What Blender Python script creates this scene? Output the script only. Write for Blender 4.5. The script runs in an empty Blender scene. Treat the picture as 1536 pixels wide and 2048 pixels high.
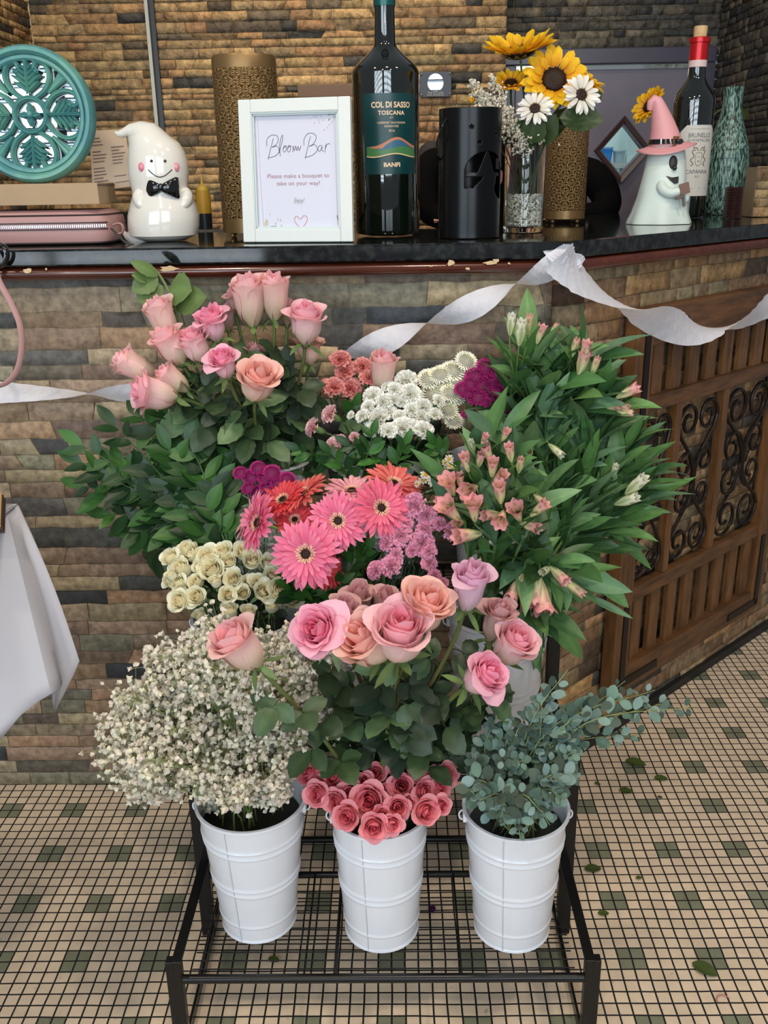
import bpy, bmesh, math, random
from mathutils import Vector, Matrix, Quaternion, noise
PI = math.pi
V = Vector
scene = bpy.context.scene
COL = scene.collection

# ---------------------------------------------------------------- camera
FPX, PITCH, ROLL, YAW = 1855.97, 0.343888, -0.0168283, -0.0154153
CAM = V((0.0, -1.64556, 1.19196))
FW = V((math.sin(YAW) * math.cos(PITCH), math.cos(YAW) * math.cos(PITCH), -math.sin(PITCH)))
_r0 = V((math.cos(YAW), -math.sin(YAW), 0)); _u0 = _r0.cross(FW)
RT = math.cos(ROLL) * _r0 + math.sin(ROLL) * _u0
UP = -math.sin(ROLL) * _r0 + math.cos(ROLL) * _u0
cd = bpy.data.cameras.new('camera'); cam = bpy.data.objects.new('camera', cd); COL.objects.link(cam)
cd.sensor_fit = 'HORIZONTAL'; cd.sensor_width = 36.0; cd.lens = FPX / 1536 * 36.0
cd.clip_start = 0.02
mw = Matrix((RT, UP, -FW)).transposed().to_4x4(); mw.translation = CAM
cam.matrix_world = mw
scene.camera = cam

# ---------------------------------------------------------------- view, world, lights
scene.view_settings.view_transform = 'Standard'
scene.view_settings.look = 'None'
scene.view_settings.gamma = 1.0
scene.view_settings.use_curve_mapping = False
scene.view_settings.exposure = 0.20
world = bpy.data.worlds.new('world'); scene.world = world; world.use_nodes = True
wb = world.node_tree.nodes['Background']
wb.inputs[0].default_value = (0.80, 0.86, 1.0, 1); wb.inputs[1].default_value = 0.19

def lamp(name, kind, loc, aim, energy, color=(1, 1, 1), size=0.3, sizey=None, spot=60, blend=0.6):
    l = bpy.data.lights.new(name, kind); l.energy = energy; l.color = color
    if kind == 'AREA':
        l.size = size
        if sizey: l.shape = 'RECTANGLE'; l.size_y = sizey
        else: l.shape = 'DISK'
    elif kind == 'SPOT':
        l.spot_size = math.radians(spot); l.spot_blend = blend; l.shadow_soft_size = size
    else: l.shadow_soft_size = size
    o = bpy.data.objects.new(name, l); COL.objects.link(o); o.location = loc
    o.rotation_euler = (V(aim) - V(loc)).to_track_quat('-Z', 'Y').to_euler()
    return o
WARM = (1.0, 0.78, 0.50)
for i, (x, y, e) in enumerate([(-1.0, -0.9, 9), (0.15, -0.95, 12), (1.1, -0.8, 10), (-0.4, -2.4, 9), (0.9, -2.3, 9)]):
    lamp('ceiling_downlight', 'AREA', (x, y, 2.75), (x, y + 0.1, 0), e, (1.0, 0.86, 0.68), 0.16)
for i, (x, y, e) in enumerate([(-0.85, 1.0, 13), (-0.1, 1.0, 17), (0.25, 0.95, 9)]):
    lamp('wall_spotlight', 'SPOT', (x, y, 2.62), (x + 0.02, 1.6, 1.45), e * 1.6, WARM, 0.05, spot=95, blend=0.9)
lamp('kitchen_light', 'POINT', (0.80, 2.05, 1.75), (0, 0, 0), 9, (0.85, 0.95, 1.0), 0.1)

def ray(px, py): return FW + RT * ((px - 768) / FPX) - UP * ((py - 1024) / FPX)
def at(px, py, Y):
    d = ray(px, py); return CAM + d * ((Y - CAM.y) / d.y)
def atz(px, py, z):
    d = ray(px, py); return CAM + d * ((z - CAM.z) / d.z)
def atp(px, py, P, n):
    d = ray(px, py); return CAM + d * ((P - CAM).dot(n) / d.dot(n))
def ppm(P): return FPX / (P - CAM).dot(FW)          # pixels of the photo per metre at a point

# ---------------------------------------------------------------- materials
def S(r, g=None, b=None):
    if g is None: r, g, b = r
    return tuple(((c / 255) / 12.92 if c / 255 <= .04045 else ((c / 255 + .055) / 1.055) ** 2.4) for c in (r, g, b))
def mixc(a, b, t): return tuple(a[i] * (1 - t) + b[i] * t for i in range(3))
def jit(c, k, rnd=random): 
    g = 1 + rnd.uniform(-k, k)
    return tuple(max(0, x * g * (1 + rnd.uniform(-k * .35, k * .35))) for x in c)
MATS = {}
def mat(name, col=None, rough=0.5, metal=0.0, vcol=False, mottle=0.0, mscale=30, bump=0.0, bscale=60, transl=0.0,
        coat=0.0, spec=0.5, emit=0.0, stretch=None, alt=None, glass=False, ior=1.45):
    if name in MATS: return MATS[name]
    m = bpy.data.materials.new(name); m.use_nodes = True; nt = m.node_tree; N = nt.nodes; L = nt.links
    b = N['Principled BSDF']; out = N['Material Output']
    b.inputs['Roughness'].default_value = rough; b.inputs['Metallic'].default_value = metal
    b.inputs['Specular IOR Level'].default_value = spec
    b.inputs['Coat Weight'].default_value = coat; b.inputs['Coat Roughness'].default_value = 0.06
    tc = N.new('ShaderNodeTexCoord'); src = tc.outputs['Object']
    if stretch:
        mp = N.new('ShaderNodeMapping'); mp.inputs['Scale'].default_value = stretch; L.new(src, mp.inputs[0]); src = mp.outputs[0]
    if vcol:
        a = N.new('ShaderNodeVertexColor'); a.layer_name = 'Col'; cs = a.outputs[0]
    else:
        r = N.new('ShaderNodeRGB'); r.outputs[0].default_value = (*col, 1); cs = r.outputs[0]
    if mottle or alt:
        n = N.new('ShaderNodeTexNoise'); n.inputs['Scale'].default_value = mscale; n.inputs['Detail'].default_value = 8
        n.inputs['Roughness'].default_value = 0.62; L.new(src, n.inputs[0])
        if alt:
            cr = N.new('ShaderNodeValToRGB'); cr.color_ramp.elements[0].position = 0.42; cr.color_ramp.elements[1].position = 0.6
            L.new(n.outputs[0], cr.inputs[0])
            mx = N.new('ShaderNodeMix'); mx.data_type = 'RGBA'; L.new(cr.outputs[0], mx.inputs[0]); L.new(cs, mx.inputs[6]); mx.inputs[7].default_value = (*alt, 1)
            cs = mx.outputs[2]
        if mottle:
            mr = N.new('ShaderNodeMapRange'); mr.inputs[1].default_value = 0.3; mr.inputs[2].default_value = 0.7
            mr.inputs[3].default_value = 1 - mottle; mr.inputs[4].default_value = 1 + mottle; L.new(n.outputs[0], mr.inputs[0])
            vm = N.new('ShaderNodeVectorMath'); vm.operation = 'SCALE'; L.new(cs, vm.inputs[0]); L.new(mr.outputs[0], vm.inputs['Scale'])
            cs = vm.outputs[0]
    L.new(cs, b.inputs['Base Color'])
    if bump:
        n2 = N.new('ShaderNodeTexNoise'); n2.inputs['Scale'].default_value = bscale; n2.inputs['Detail'].default_value = 6; L.new(src, n2.inputs[0])
        bp = N.new('ShaderNodeBump'); bp.inputs['Strength'].default_value = 1.0; bp.inputs['Distance'].default_value = bump
        L.new(n2.outputs[0], bp.inputs['Height']); L.new(bp.outputs[0], b.inputs['Normal'])
    if emit:
        L.new(cs, b.inputs['Emission Color']); b.inputs['Emission Strength'].default_value = emit
    if glass:
        b.inputs['Transmission Weight'].default_value = 1.0; b.inputs['IOR'].default_value = ior
    if transl:
        t = N.new('ShaderNodeBsdfTranslucent'); L.new(cs, t.inputs[0]); ms = N.new('ShaderNodeMixShader'); ms.inputs[0].default_value = transl
        L.new(b.outputs[0], ms.inputs[1]); L.new(t.outputs[0], ms.inputs[2]); L.new(ms.outputs[0], out.inputs[0])
    MATS[name] = m; return m
PETAL = mat('petal', rough=0.55, vcol=True, transl=0.30, spec=0.3, mottle=0.06, mscale=60)
LEAF = mat('leaf', rough=0.42, vcol=True, transl=0.16, spec=0.45, mottle=0.12, mscale=70)
STEM = mat('stem', rough=0.5, vcol=True)
PAINT = mat('paint', rough=0.5, vcol=True)

# ---------------------------------------------------------------- mesh building
class MB:
    def __init__(s): s.v = []; s.f = []; s.c = []; s.m = []
    def add(s, vs, fs, col=(.8, .8, .8), mi=0):
        k = len(s.v); s.v.extend([tuple(p) for p in vs]); s.f.extend([tuple(i + k for i in f) for f in fs])
        if col and isinstance(col[0], (tuple, list)): s.c.extend(col)
        else: s.c.extend([col] * len(vs))
        s.m.extend([mi] * len(fs))
    def grid(s, rows, col=(.8, .8, .8), wrap=False, mi=0):
        n = len(rows[0]); vs = [p for r in rows for p in r]; fs = []
        for i in range(len(rows) - 1):
            for j in range(n if wrap else n - 1):
                a = i * n + j; b = i * n + (j + 1) % n; fs.append((a, b, b + n, a + n))
        s.add(vs, fs, col, mi)
    def mesh(s, name, mats, smooth=True, origin=None):
        me = bpy.data.meshes.new(name)
        vs = s.v if origin is None else [(x - origin[0], y - origin[1], z - origin[2]) for x, y, z in s.v]
        me.from_pydata(vs, [], s.f)
        ca = me.color_attributes.new('Col', 'FLOAT_COLOR', 'POINT')
        ca.data.foreach_set('color', [x for c in s.c for x in (c[0], c[1], c[2], 1.0)])
        if not isinstance(mats, (list, tuple)): mats = [mats]
        for m in mats: me.materials.append(m)
        if len(mats) > 1: me.polygons.foreach_set('material_index', s.m)
        if smooth: me.polygons.foreach_set('use_smooth', [True] * len(s.f))
        me.update(); return me
    def build(s, name, mats, parent=None, smooth=True, bevel=0, solid=0, origin=None, recalc=False):
        if origin is None and parent is None and s.v:
            n = len(s.v); origin = (sum(p[0] for p in s.v) / n, sum(p[1] for p in s.v) / n, min(p[2] for p in s.v))
        o0 = V((0, 0, 0)) if origin is None else V(origin)
        if parent is not None:
            w = wloc(parent); me = s.mesh(name, mats, smooth, w); o = bpy.data.objects.new(name, me); o.parent = parent
        else:
            me = s.mesh(name, mats, smooth, o0); o = bpy.data.objects.new(name, me); o.location = o0
        COL.objects.link(o)
        if smooth and not (mats in (PETAL, LEAF) or name.startswith(('wall', 'trim_3'))): me.set_sharp_from_angle(angle=0.75)
        if recalc:
            bm = bmesh.new(); bm.from_mesh(me); bmesh.ops.recalc_face_normals(bm, faces=bm.faces); bm.to_mesh(me); bm.free()
        if solid: md = o.modifiers.new('solid', 'SOLIDIFY'); md.thickness = solid; md.offset = 0
        if bevel: md = o.modifiers.new('bevel', 'BEVEL'); md.width = bevel; md.segments = 2; md.limit_method = 'ANGLE'; md.angle_limit = 0.7
        return o
def wloc(o):
    p = V(o.location)
    while o.parent is not None: o = o.parent; p = p + V(o.location)
    return p
def tag(o, label, cat, group=None, kind=None):
    o['label'] = label
    if cat: o['category'] = cat
    if group: o['group'] = group
    if kind: o['kind'] = kind
    return o
def thing(name, label, cat, loc, group=None, kind=None):
    o = bpy.data.objects.new(name, None); COL.objects.link(o); o.location = loc; o.empty_display_size = 0.03
    return tag(o, label, cat, group, kind)
def struct(o, label=None):
    o['kind'] = 'structure'
    if label: o['label'] = label
    return o
def inst(name, me, parent, head, quat, scale):
    o = bpy.data.objects.new(name, me); COL.objects.link(o); o.parent = parent
    o.location = V(head) - wloc(parent); o.rotation_mode = 'QUATERNION'; o.rotation_quaternion = quat
    o.scale = (scale, scale, scale) if not isinstance(scale, (tuple, list)) else scale
    return o

def basis(d, up=(0, 0, 1)):
    d = V(d).normalized(); up = V(up)
    if abs(d.dot(up.normalized())) > .98: up = V((0, 1, 0)) if abs(d.y) < .9 else V((1, 0, 0))
    x = up.cross(d).normalized(); y = d.cross(x); return x, y, d
def frames(pts):
    pts = [V(p) for p in pts]; n = len(pts); T = []
    for i in range(n): T.append((pts[min(i + 1, n - 1)] - pts[max(i - 1, 0)]).normalized())
    x, y, _ = basis(T[0]); out = [(x, y)]
    for i in range(1, n):
        q = T[i - 1].rotation_difference(T[i]); x = q @ x; y = q @ y; out.append((x, y))
    return pts, T, out
def tube(mb, pts, rad, n=8, col=(.8, .8, .8), caps=True, mi=0, flat=1.0):
    pts, T, fr = frames(pts); k = len(pts)
    if not isinstance(rad, (list, tuple)): rad = [rad] * k
    rows = []; cc = []
    for i in range(k):
        x, y = fr[i]
        rows.append([pts[i] + x * math.cos(2 * PI * j / n) * rad[i] + y * math.sin(2 * PI * j / n) * rad[i] * flat for j in range(n)])
        ci = col[i] if isinstance(col[0], (tuple, list)) else col; cc += [ci] * n
    base = len(mb.v); mb.grid(rows, cc, True, mi)
    if caps:
        mb.f.append(tuple(base + j for j in reversed(range(n)))); mb.m.append(mi)
        mb.f.append(tuple(base + (k - 1) * n + j for j in range(n))); mb.m.append(mi)
def loft(mb, secs, n=24, col=(.8, .8, .8), caps=True, mi=0, mod=None):
    """secs: (centre, rx, ry) with horizontal or given axes"""
    rows = []
    for i, s in enumerate(secs):
        c = V(s[0]); ax = V(s[3]) if len(s) > 3 else V((1, 0, 0)); ay = V(s[4]) if len(s) > 4 else V((0, 1, 0))
        r = []
        for j in range(n):
            a = 2 * PI * j / n; k = mod(i, a) if mod else 1
            r.append(c + ax * math.cos(a) * s[1] * k + ay * math.sin(a) * s[2] * k)
        rows.append(r)
    base = len(mb.v); mb.grid(rows, col, True, mi)
    if caps:
        mb.f.append(tuple(base + j for j in reversed(range(n)))); mb.m.append(mi)
        mb.f.append(tuple(base + (len(secs) - 1) * n + j for j in range(n))); mb.m.append(mi)
def revolve(mb, prof, c=(0, 0, 0), n=48, col=(.8, .8, .8), mi=0):
    c = V(c); mb.grid([[c + V((r * math.cos(2 * PI * j / n), r * math.sin(2 * PI * j / n), z)) for j in range(n)] for r, z in prof], col, True, mi)
def box(mb, c, size, col=(.8, .8, .8), ax=None, mi=0):
    c = V(c); ax = ax or (V((1, 0, 0)), V((0, 1, 0)), V((0, 0, 1)))
    vs = []
    for i in (-1, 1):
        for j in (-1, 1):
            for k in (-1, 1): vs.append(c + ax[0] * (i * size[0] / 2) + ax[1] * (j * size[1] / 2) + ax[2] * (k * size[2] / 2))
    fs = [(0, 1, 3, 2), (4, 6, 7, 5), (0, 4, 5, 1), (2, 3, 7, 6), (0, 2, 6, 4), (1, 5, 7, 3)]
    mb.add(vs, fs, col, mi)
def ball(mb, c, r, col=(.8, .8, .8), n=10, sc=(1, 1, 1), ax=None, mi=0):
    c = V(c); rows = []; ax = ax or (V((1, 0, 0)), V((0, 1, 0)), V((0, 0, 1)))
    for i in range(n + 1):
        t = PI * i / n; rr = max(math.sin(t), 1e-3)
        rows.append([c + ax[0] * (r * sc[0] * rr * math.cos(2 * PI * j / (2 * n))) + ax[1] * (r * sc[1] * rr * math.sin(2 * PI * j / (2 * n))) + ax[2] * (-r * sc[2] * math.cos(t)) for j in range(2 * n)])
    mb.grid(rows, col, True, mi)
def bez(p0, p1, p2, p3, n=10):
    out = []
    for i in range(n + 1):
        t = i / n; a = 1 - t; out.append(V(p0) * a ** 3 + V(p1) * (3 * a * a * t) + V(p2) * (3 * a * t * t) + V(p3) * t ** 3)
    return out
def poly_spline(pts, n=8):
    """Catmull-Rom through points (2D or 3D tuples)"""
    P = [V(p) for p in pts]; P = [P[0] * 2 - P[1]] + P + [P[-1] * 2 - P[-2]]; out = []
    for i in range(1, len(P) - 2):
        for k in range(n):
            t = k / n; a, b, c, d = P[i - 1], P[i], P[i + 1], P[i + 2]
            out.append(0.5 * ((2 * b) + (c - a) * t + (2 * a - 5 * b + 4 * c - d) * t * t + (3 * b - a - 3 * c + d) * t ** 3))
    out.append(P[-2]); return out
def leaf(mb, base, d, nrm, Ln, W, col, droop=0.4, fold=0.15, seg=6, across=2, peak=0.45, rnd=random, tip=1.0, wav=0.0, vein=1.18, twist=0.0, serr=0.0, mi=0):
    """one leaf blade: base point, direction, face normal, length, width"""
    d = V(d).normalized(); nrm = V(nrm); nrm = (nrm - d * nrm.dot(d)).normalized(); side = d.cross(nrm)
    p = V(base); rows = []; cc = []
    for i in range(seg + 1):
        t = i / seg
        w = W / 2 * (math.sin(PI * min(1, t ** (math.log(.5) / math.log(peak)))) ** (0.75 * tip)) if 0 < t < 1 else W * (0.03 if t == 0 else 0.004)
        if serr and 0 < t < 1: w *= 1 + (serr if i % 2 else -serr)
        a = droop * t; dd = d * math.cos(a) - nrm * math.sin(a); nn = nrm * math.cos(a) + d * math.sin(a)
        tw = twist * t; ss = side * math.cos(tw) + nn * math.sin(tw); n2 = nn * math.cos(tw) - side * math.sin(tw)
        row = []
        for j in range(-across, across + 1):
            u = j / across
            row.append(p + ss * (w * u) + n2 * (abs(u) * fold * w + (wav * W * math.sin(t * 9 + u * 2.4) * abs(u))))
            cc.append(tuple(x * (vein if j == 0 else 1.0) for x in col))
        rows.append(row)
        if i < seg: p = p + dd * (Ln / seg)
    mb.grid(rows, cc, mi=mi)
def text_mesh(mb, s, fn, size=1.0, col=(.1, .1, .1), shear=0.0, bold=0.0, align='CENTER', space=1.0, mi=0):
    """fn maps flat (x, y) to a 3D point"""
    c = bpy.data.curves.new('txt', 'FONT'); c.body = s; c.size = size; c.align_x = align; c.shear = shear; c.offset = bold; c.resolution_u = 3; c.space_character = space
    o = bpy.data.objects.new('txt', c); COL.objects.link(o)
    dg = bpy.context.evaluated_depsgraph_get(); me = bpy.data.meshes.new_from_object(o.evaluated_get(dg))
    mb.add([fn(v.co.x, v.co.y) for v in me.vertices], [tuple(p.vertices) for p in me.polygons], col, mi)
    bpy.data.objects.remove(o); bpy.data.curves.remove(c); bpy.data.meshes.remove(me)
def stroke(mb, pts, w, fn, col, mi=0):
    """flat pen stroke through 2D points mapped by fn"""
    P = [V((p[0], p[1], 0)) for p in pts]; L = []; R = []
    for i, p in enumerate(P):
        t = (P[min(i + 1, len(P) - 1)] - P[max(i - 1, 0)]); t = t.normalized() if t.length else V((1, 0, 0)); s = V((-t.y, t.x, 0)) * (w / 2)
        L.append(p + s); R.append(p - s)
    n = len(P); mb.add([fn(p.x, p.y) for p in L + R], [(i, i + 1, n + i + 1, n + i) for i in range(n - 1)], col, mi)
ORD = ['first', 'second', 'third', 'fourth', 'fifth', 'sixth', 'seventh', 'eighth', 'ninth', 'tenth', 'eleventh', 'twelfth', 'thirteenth', 'fourteenth', 'fifteenth', 'sixteenth', 'seventeenth', 'eighteenth']
def label_rows(items, what, nrow, where=''):
    """items: (object, px, py). Labels by row and place in the row, as one sees them."""
    items = sorted(items, key=lambda t: t[2]); k = len(items); per = math.ceil(k / nrow); r = 0
    while r * per < k:
        row = sorted(items[r * per:(r + 1) * per], key=lambda t: t[1]); last = (r + 1) * per >= k
        rn = 'top' if r == 0 else ('bottom' if last else ORD[r])
        for i, (o, _, _) in enumerate(row):
            pos = 'leftmost' if i == 0 else ('rightmost' if i == len(row) - 1 else ORD[i] + ' from left')
            if len(row) == 1: pos = 'only one'
            o['label'] = '%s, %s row%s, %s' % (what, rn, where, pos)
        r += 1

# ================================================================ STRUCTURE
TS = 0.0215; GX = -0.640794; GY = -3 * TS
WD = V((0.731, 0.682, 0)).normalized(); WN = V((WD.y, -WD.x, 0)); WP = V((0.272, 0, 0))   # slanted front of the bar
def floor_mat():
    m = bpy.data.materials.new('mosaic_tile'); m.use_nodes = True; nt = m.node_tree; N = nt.nodes; L = nt.links; b = N['Principled BSDF']
    def math_(op, a, bb=None, cc=None):
        n = N.new('ShaderNodeMath'); n.operation = op
        for i, x in enumerate((a, bb, cc)):
            if x is None: continue
            if hasattr(x, 'is_output'): L.new(x, n.inputs[i])
            else: n.inputs[i].default_value = x
        return n.outputs[0]
    g = N.new('ShaderNodeNewGeometry'); sx = N.new('ShaderNodeSeparateXYZ')
    nz = N.new('ShaderNodeTexNoise'); nz.inputs['Scale'].default_value = 7; L.new(g.outputs['Position'], nz.inputs[0])
    vm = N.new('ShaderNodeVectorMath'); vm.operation = 'MULTIPLY_ADD'; L.new(nz.outputs['Color'], vm.inputs[0]); vm.inputs[1].default_value = (.006, .006, 0); L.new(g.outputs['Position'], vm.inputs[2])
    L.new(vm.outputs[0], sx.inputs[0])
    u = math_('DIVIDE', math_('SUBTRACT', sx.outputs[0], GX + .003), TS); v = math_('DIVIDE', math_('SUBTRACT', sx.outputs[1], GY + .003), TS)
    fu, fv = math_('FRACT', u), math_('FRACT', v)
    du = math_('MINIMUM', fu, math_('SUBTRACT', 1.0, fu)); dv = math_('MINIMUM', fv, math_('SUBTRACT', 1.0, fv))
    d = math_('MINIMUM', du, dv)
    mr = N.new('ShaderNodeMapRange'); mr.inputs[1].default_value = 0.052; mr.inputs[2].default_value = 0.072; L.new(d, mr.inputs[0])
    iu, iv = math_('FLOOR', u), math_('FLOOR', v)
    gu = math_('LESS_THAN', math_('FLOORED_MODULO', math_('ADD', iu, 2.0), 6.0), 1.5); gv = math_('LESS_THAN', math_('FLOORED_MODULO', math_('ADD', iv, 2.0), 6.0), 1.5)
    grn = math_('MULTIPLY', gu, gv)
    cb = N.new('ShaderNodeCombineXYZ'); L.new(iu, cb.inputs[0]); L.new(iv, cb.inputs[1]); wn = N.new('ShaderNodeTexWhiteNoise'); L.new(cb.outputs[0], wn.inputs[0])
    m1 = N.new('ShaderNodeMix'); m1.data_type = 'RGBA'; L.new(grn, m1.inputs[0]); m1.inputs[6].default_value = (*S(224, 202, 174), 1); m1.inputs[7].default_value = (*S(128, 130, 106), 1)
    n2 = N.new('ShaderNodeTexNoise'); n2.inputs['Scale'].default_value = 28; n2.inputs['Detail'].default_value = 9; L.new(g.outputs['Position'], n2.inputs[0])
    k = math_('ADD', math_('MULTIPLY', wn.outputs[0], 0.12), math_('MULTIPLY_ADD', n2.outputs[0], 0.42, 0.72))
    n3 = N.new('ShaderNodeTexNoise'); n3.inputs['Scale'].default_value = 90; n3.inputs['Detail'].default_value = 4; L.new(g.outputs['Position'], n3.inputs[0])
    spots = N.new('ShaderNodeMapRange'); spots.inputs[1].default_value = 0.27; spots.inputs[2].default_value = 0.34; spots.inputs[3].default_value = 0.65; L.new(n3.outputs[0], spots.inputs[0])
    k = math_('MULTIPLY', k, spots.outputs[0])
    sc = N.new('ShaderNodeVectorMath'); sc.operation = 'SCALE'; L.new(m1.outputs[2], sc.inputs[0]); L.new(k, sc.inputs['Scale'])
    m2 = N.new('ShaderNodeMix'); m2.data_type = 'RGBA'; L.new(mr.outputs[0], m2.inputs[0]); m2.inputs[6].default_value = (.012, .013, .013, 1); L.new(sc.outputs[0], m2.inputs[7])
    L.new(m2.outputs[2], b.inputs['Base Color']); b.inputs['Roughness'].default_value = 0.42
    bp = N.new('ShaderNodeBump'); bp.inputs['Distance'].default_value = 0.0008; L.new(mr.outputs[0], bp.inputs['Height']); L.new(bp.outputs[0], b.inputs['Normal'])
    return m
mb = MB(); mb.add([(-2.4, -3.8, 0), (2.6, -3.8, 0), (2.6, 2.4, 0), (-2.4, 2.4, 0), (-2.4, -3.8, -.05), (2.6, -3.8, -.05), (2.6, 2.4, -.05), (-2.4, 2.4, -.05)], [(0, 1, 2, 3), (7, 6, 5, 4), (0, 4, 5, 1), (1, 5, 6, 2), (2, 6, 7, 3), (3, 7, 4, 0)])
struct(mb.build('floor', floor_mat(), smooth=False, origin=(0, 0, 0)), 'cream mosaic floor of small square tiles with green four-tile clusters')

STONE = mat('ledge_stone', rough=0.66, vcol=True, mottle=0.62, mscale=48, bump=0.0045, bscale=95, spec=0.4)
PAL_F = [((146, 130, 106), 5), ((138, 116, 96), 4), ((128, 122, 102), 5), ((152, 124, 96), 3), ((158, 140, 110), 3), ((82, 80, 76), 2.4), ((100, 90, 78), 2), ((62, 64, 66), 1.8), ((124, 102, 86), 3)]
PAL_R = [((158, 132, 98), 5), ((150, 118, 86), 4), ((140, 124, 94), 3), ((168, 132, 88), 3), ((66, 62, 56), 1.8), ((92, 74, 58), 2)]
PAL_B = [((160, 132, 92), 6), ((150, 118, 82), 5), ((136, 116, 84), 4), ((168, 140, 98), 3), ((62, 60, 56), 1.6), ((92, 80, 64), 1.5), ((120, 96, 66), 2)]  # yellow of the lit back wall is mixed into these stone colours
PAL_SHADE = [((86, 80, 70), 5), ((72, 68, 62), 5), ((98, 90, 76), 3), ((52, 52, 52), 3), ((66, 62, 56), 2)]  # same stone for the recess and right wall, shade put into the colours
STONEF = mat('tile_stone', rough=0.6, vcol=True, mottle=0.48, mscale=60, bump=0.0016, bscale=120, spec=0.4)
def stone_wall(name, P0, D, N, length, z0, z1, seed, pal, hmin=.019, hmax=.040, wmin=.055, wmax=.20, relief=.006, label=None, stm=None):
    rnd = random.Random(seed); mb = MB(); P0 = V(P0); D = V(D); N = V(N); cols = [p[0] for p in pal]; wts = [p[1] for p in pal]
    mb.add([P0 + D * a + V((0, 0, z)) - N * .002 for a, z in ((0, z0), (length, z0), (length, z1), (0, z1))], [(0, 1, 2, 3)], S(150, 132, 104))
    z = z0
    while z < z1 - .004:
        h = min(rnd.uniform(hmin, hmax), z1 - z); a = -rnd.uniform(0, .1); sl = rnd.uniform(-.008, .008)
        while a < length:
            w = rnd.uniform(wmin, wmax); e = a + w; sl2 = rnd.choice([0, 0, 0, rnd.uniform(-.016, .016)])
            _q = rnd.uniform(.88, 1.12); col = S(*[min(255, c * _q * rnd.uniform(.985, 1.015)) for c in rnd.choices(cols, wts)[0]])
            dep = rnd.uniform(.35, 1) * relief; nx = max(4, int(w / .022) + 2); ee = min(.3, .0022 / w); ez = min(.3, .0022 / h); rows = []; cc = []
            tilt = rnd.uniform(-.3, .3) * relief
            for i in range(nx + 1):
                t = (i - 1) / (nx - 2) * (1 - 2 * ee) + ee if 0 < i < nx else (0 if i == 0 else 1); r = []
                for j in range(5):
                    q = (0, ez, .5, 1 - ez, 1)[j]; aa = a + sl * (q - .5) + t * (w + (sl2 - sl) * (q - .5)); aa = min(max(aa, 0), length)
                    edge = min(i, nx - i, 1) * min(j, 4 - j, 1)
                    zz = z + q * h + (noise.noise(V((aa * 22, z * 31 + q, seed))) * .0035 if j in (0, 4) else 0)
                    gx = .0007 if i == 0 else (-.0007 if i == nx else 0); gz = .0007 if j == 0 else (-.0007 if j == 4 else 0)
                    dd = (dep + tilt * (q * 2 - 1) + noise.noise(V((aa * 60, zz * 60, seed + 3))) * relief * .6) if edge else .0004
                    if edge == 0 and (0 < i < nx): dd = .0006
                    r.append(P0 + D * (aa + gx) + V((0, 0, max(min(zz + gz, z1), z0))) + N * dd)
                    g = 1 + .22 * noise.noise(V((aa * 18, zz * 30, seed + 9)))
                    cc.append(tuple(x * g * (1.10 if edge == 0 else 1) for x in col))
                rows.append(r)
            mb.grid(rows, cc)
            a = e; sl = sl2
        z += h
    o = mb.build(name, stm or STONE, smooth=True, origin=P0 + V((0, 0, z0))); return struct(o, label)
stone_wall('wall_front', (-1.5, 0, 0), (1, 0, 0), (0, -1, 0), 1.772, 0.0, 1.046, 11, PAL_F, .022, .042, relief=.0028, stm=STONEF, label='stacked stone facing below the straight part of the bar')
stone_wall('wall_slant', WP, WD, WN, 1.5, 0.0, 1.046, 12, PAL_R, .022, .042, relief=.004, stm=STONEF, label='stacked stone facing below the slanted part of the bar')
mb = MB(); mb.add([(0.0, 0, 0)], [])
BODY = mat('bar_body', S(58, 46, 38), rough=.7)
pl = [(-1.5, .004), (.272, .004), (.272 + WD.x * 1.5, WD.y * 1.5 + .004), (.272 + WD.x * 1.5 - .3, WD.y * 1.5 + .4), (.60, .95), (.12, .40), (-1.5, .40)]
mb = MB(); n = len(pl); mb.add([(x, y, 0.0) for x, y in pl] + [(x, y, 1.06) for x, y in pl], [tuple(range(n - 1, -1, -1)), tuple(range(n, 2 * n))] + [(i, (i + 1) % n, (i + 1) % n + n, i + n) for i in range(n)])
struct(mb.build('wall_bar_core', BODY, smooth=False, origin=(0, 0.2, 0)), 'dark body of the bar under the counter')

# counter slab
ctop = 1.0915
def slab(name, pl, z0, z1, m, bevel, label, cat):
    mb = MB(); n = len(pl); mb.add([(x, y, z0) for x, y in pl] + [(x, y, z1) for x, y in pl], [tuple(range(n - 1, -1, -1)), tuple(range(n, 2 * n))] + [(i, (i + 1) % n, (i + 1) % n + n, i + n) for i in range(n)])
    o = mb.build(name, m, smooth=False, bevel=bevel, origin=(pl[0][0], pl[0][1], z0)); return tag(o, label, cat)
GRAN = mat('granite', S(16, 18, 20), rough=0.07, mottle=.6, mscale=60, alt=S(34, 36, 34), spec=.5)
CPL = [(-1.5, -.052), (.292, -.052), (.292 + WD.x * 1.12, -.052 + WD.y * 1.12), (1.10, 1.50), (.80, 1.50), (.50, .95), (.10, .425), (-1.5, .425)]
slab('countertop', CPL, 1.0632, ctop, GRAN, .0035, 'polished dark granite worktop running along the whole bar', 'countertop')
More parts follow.
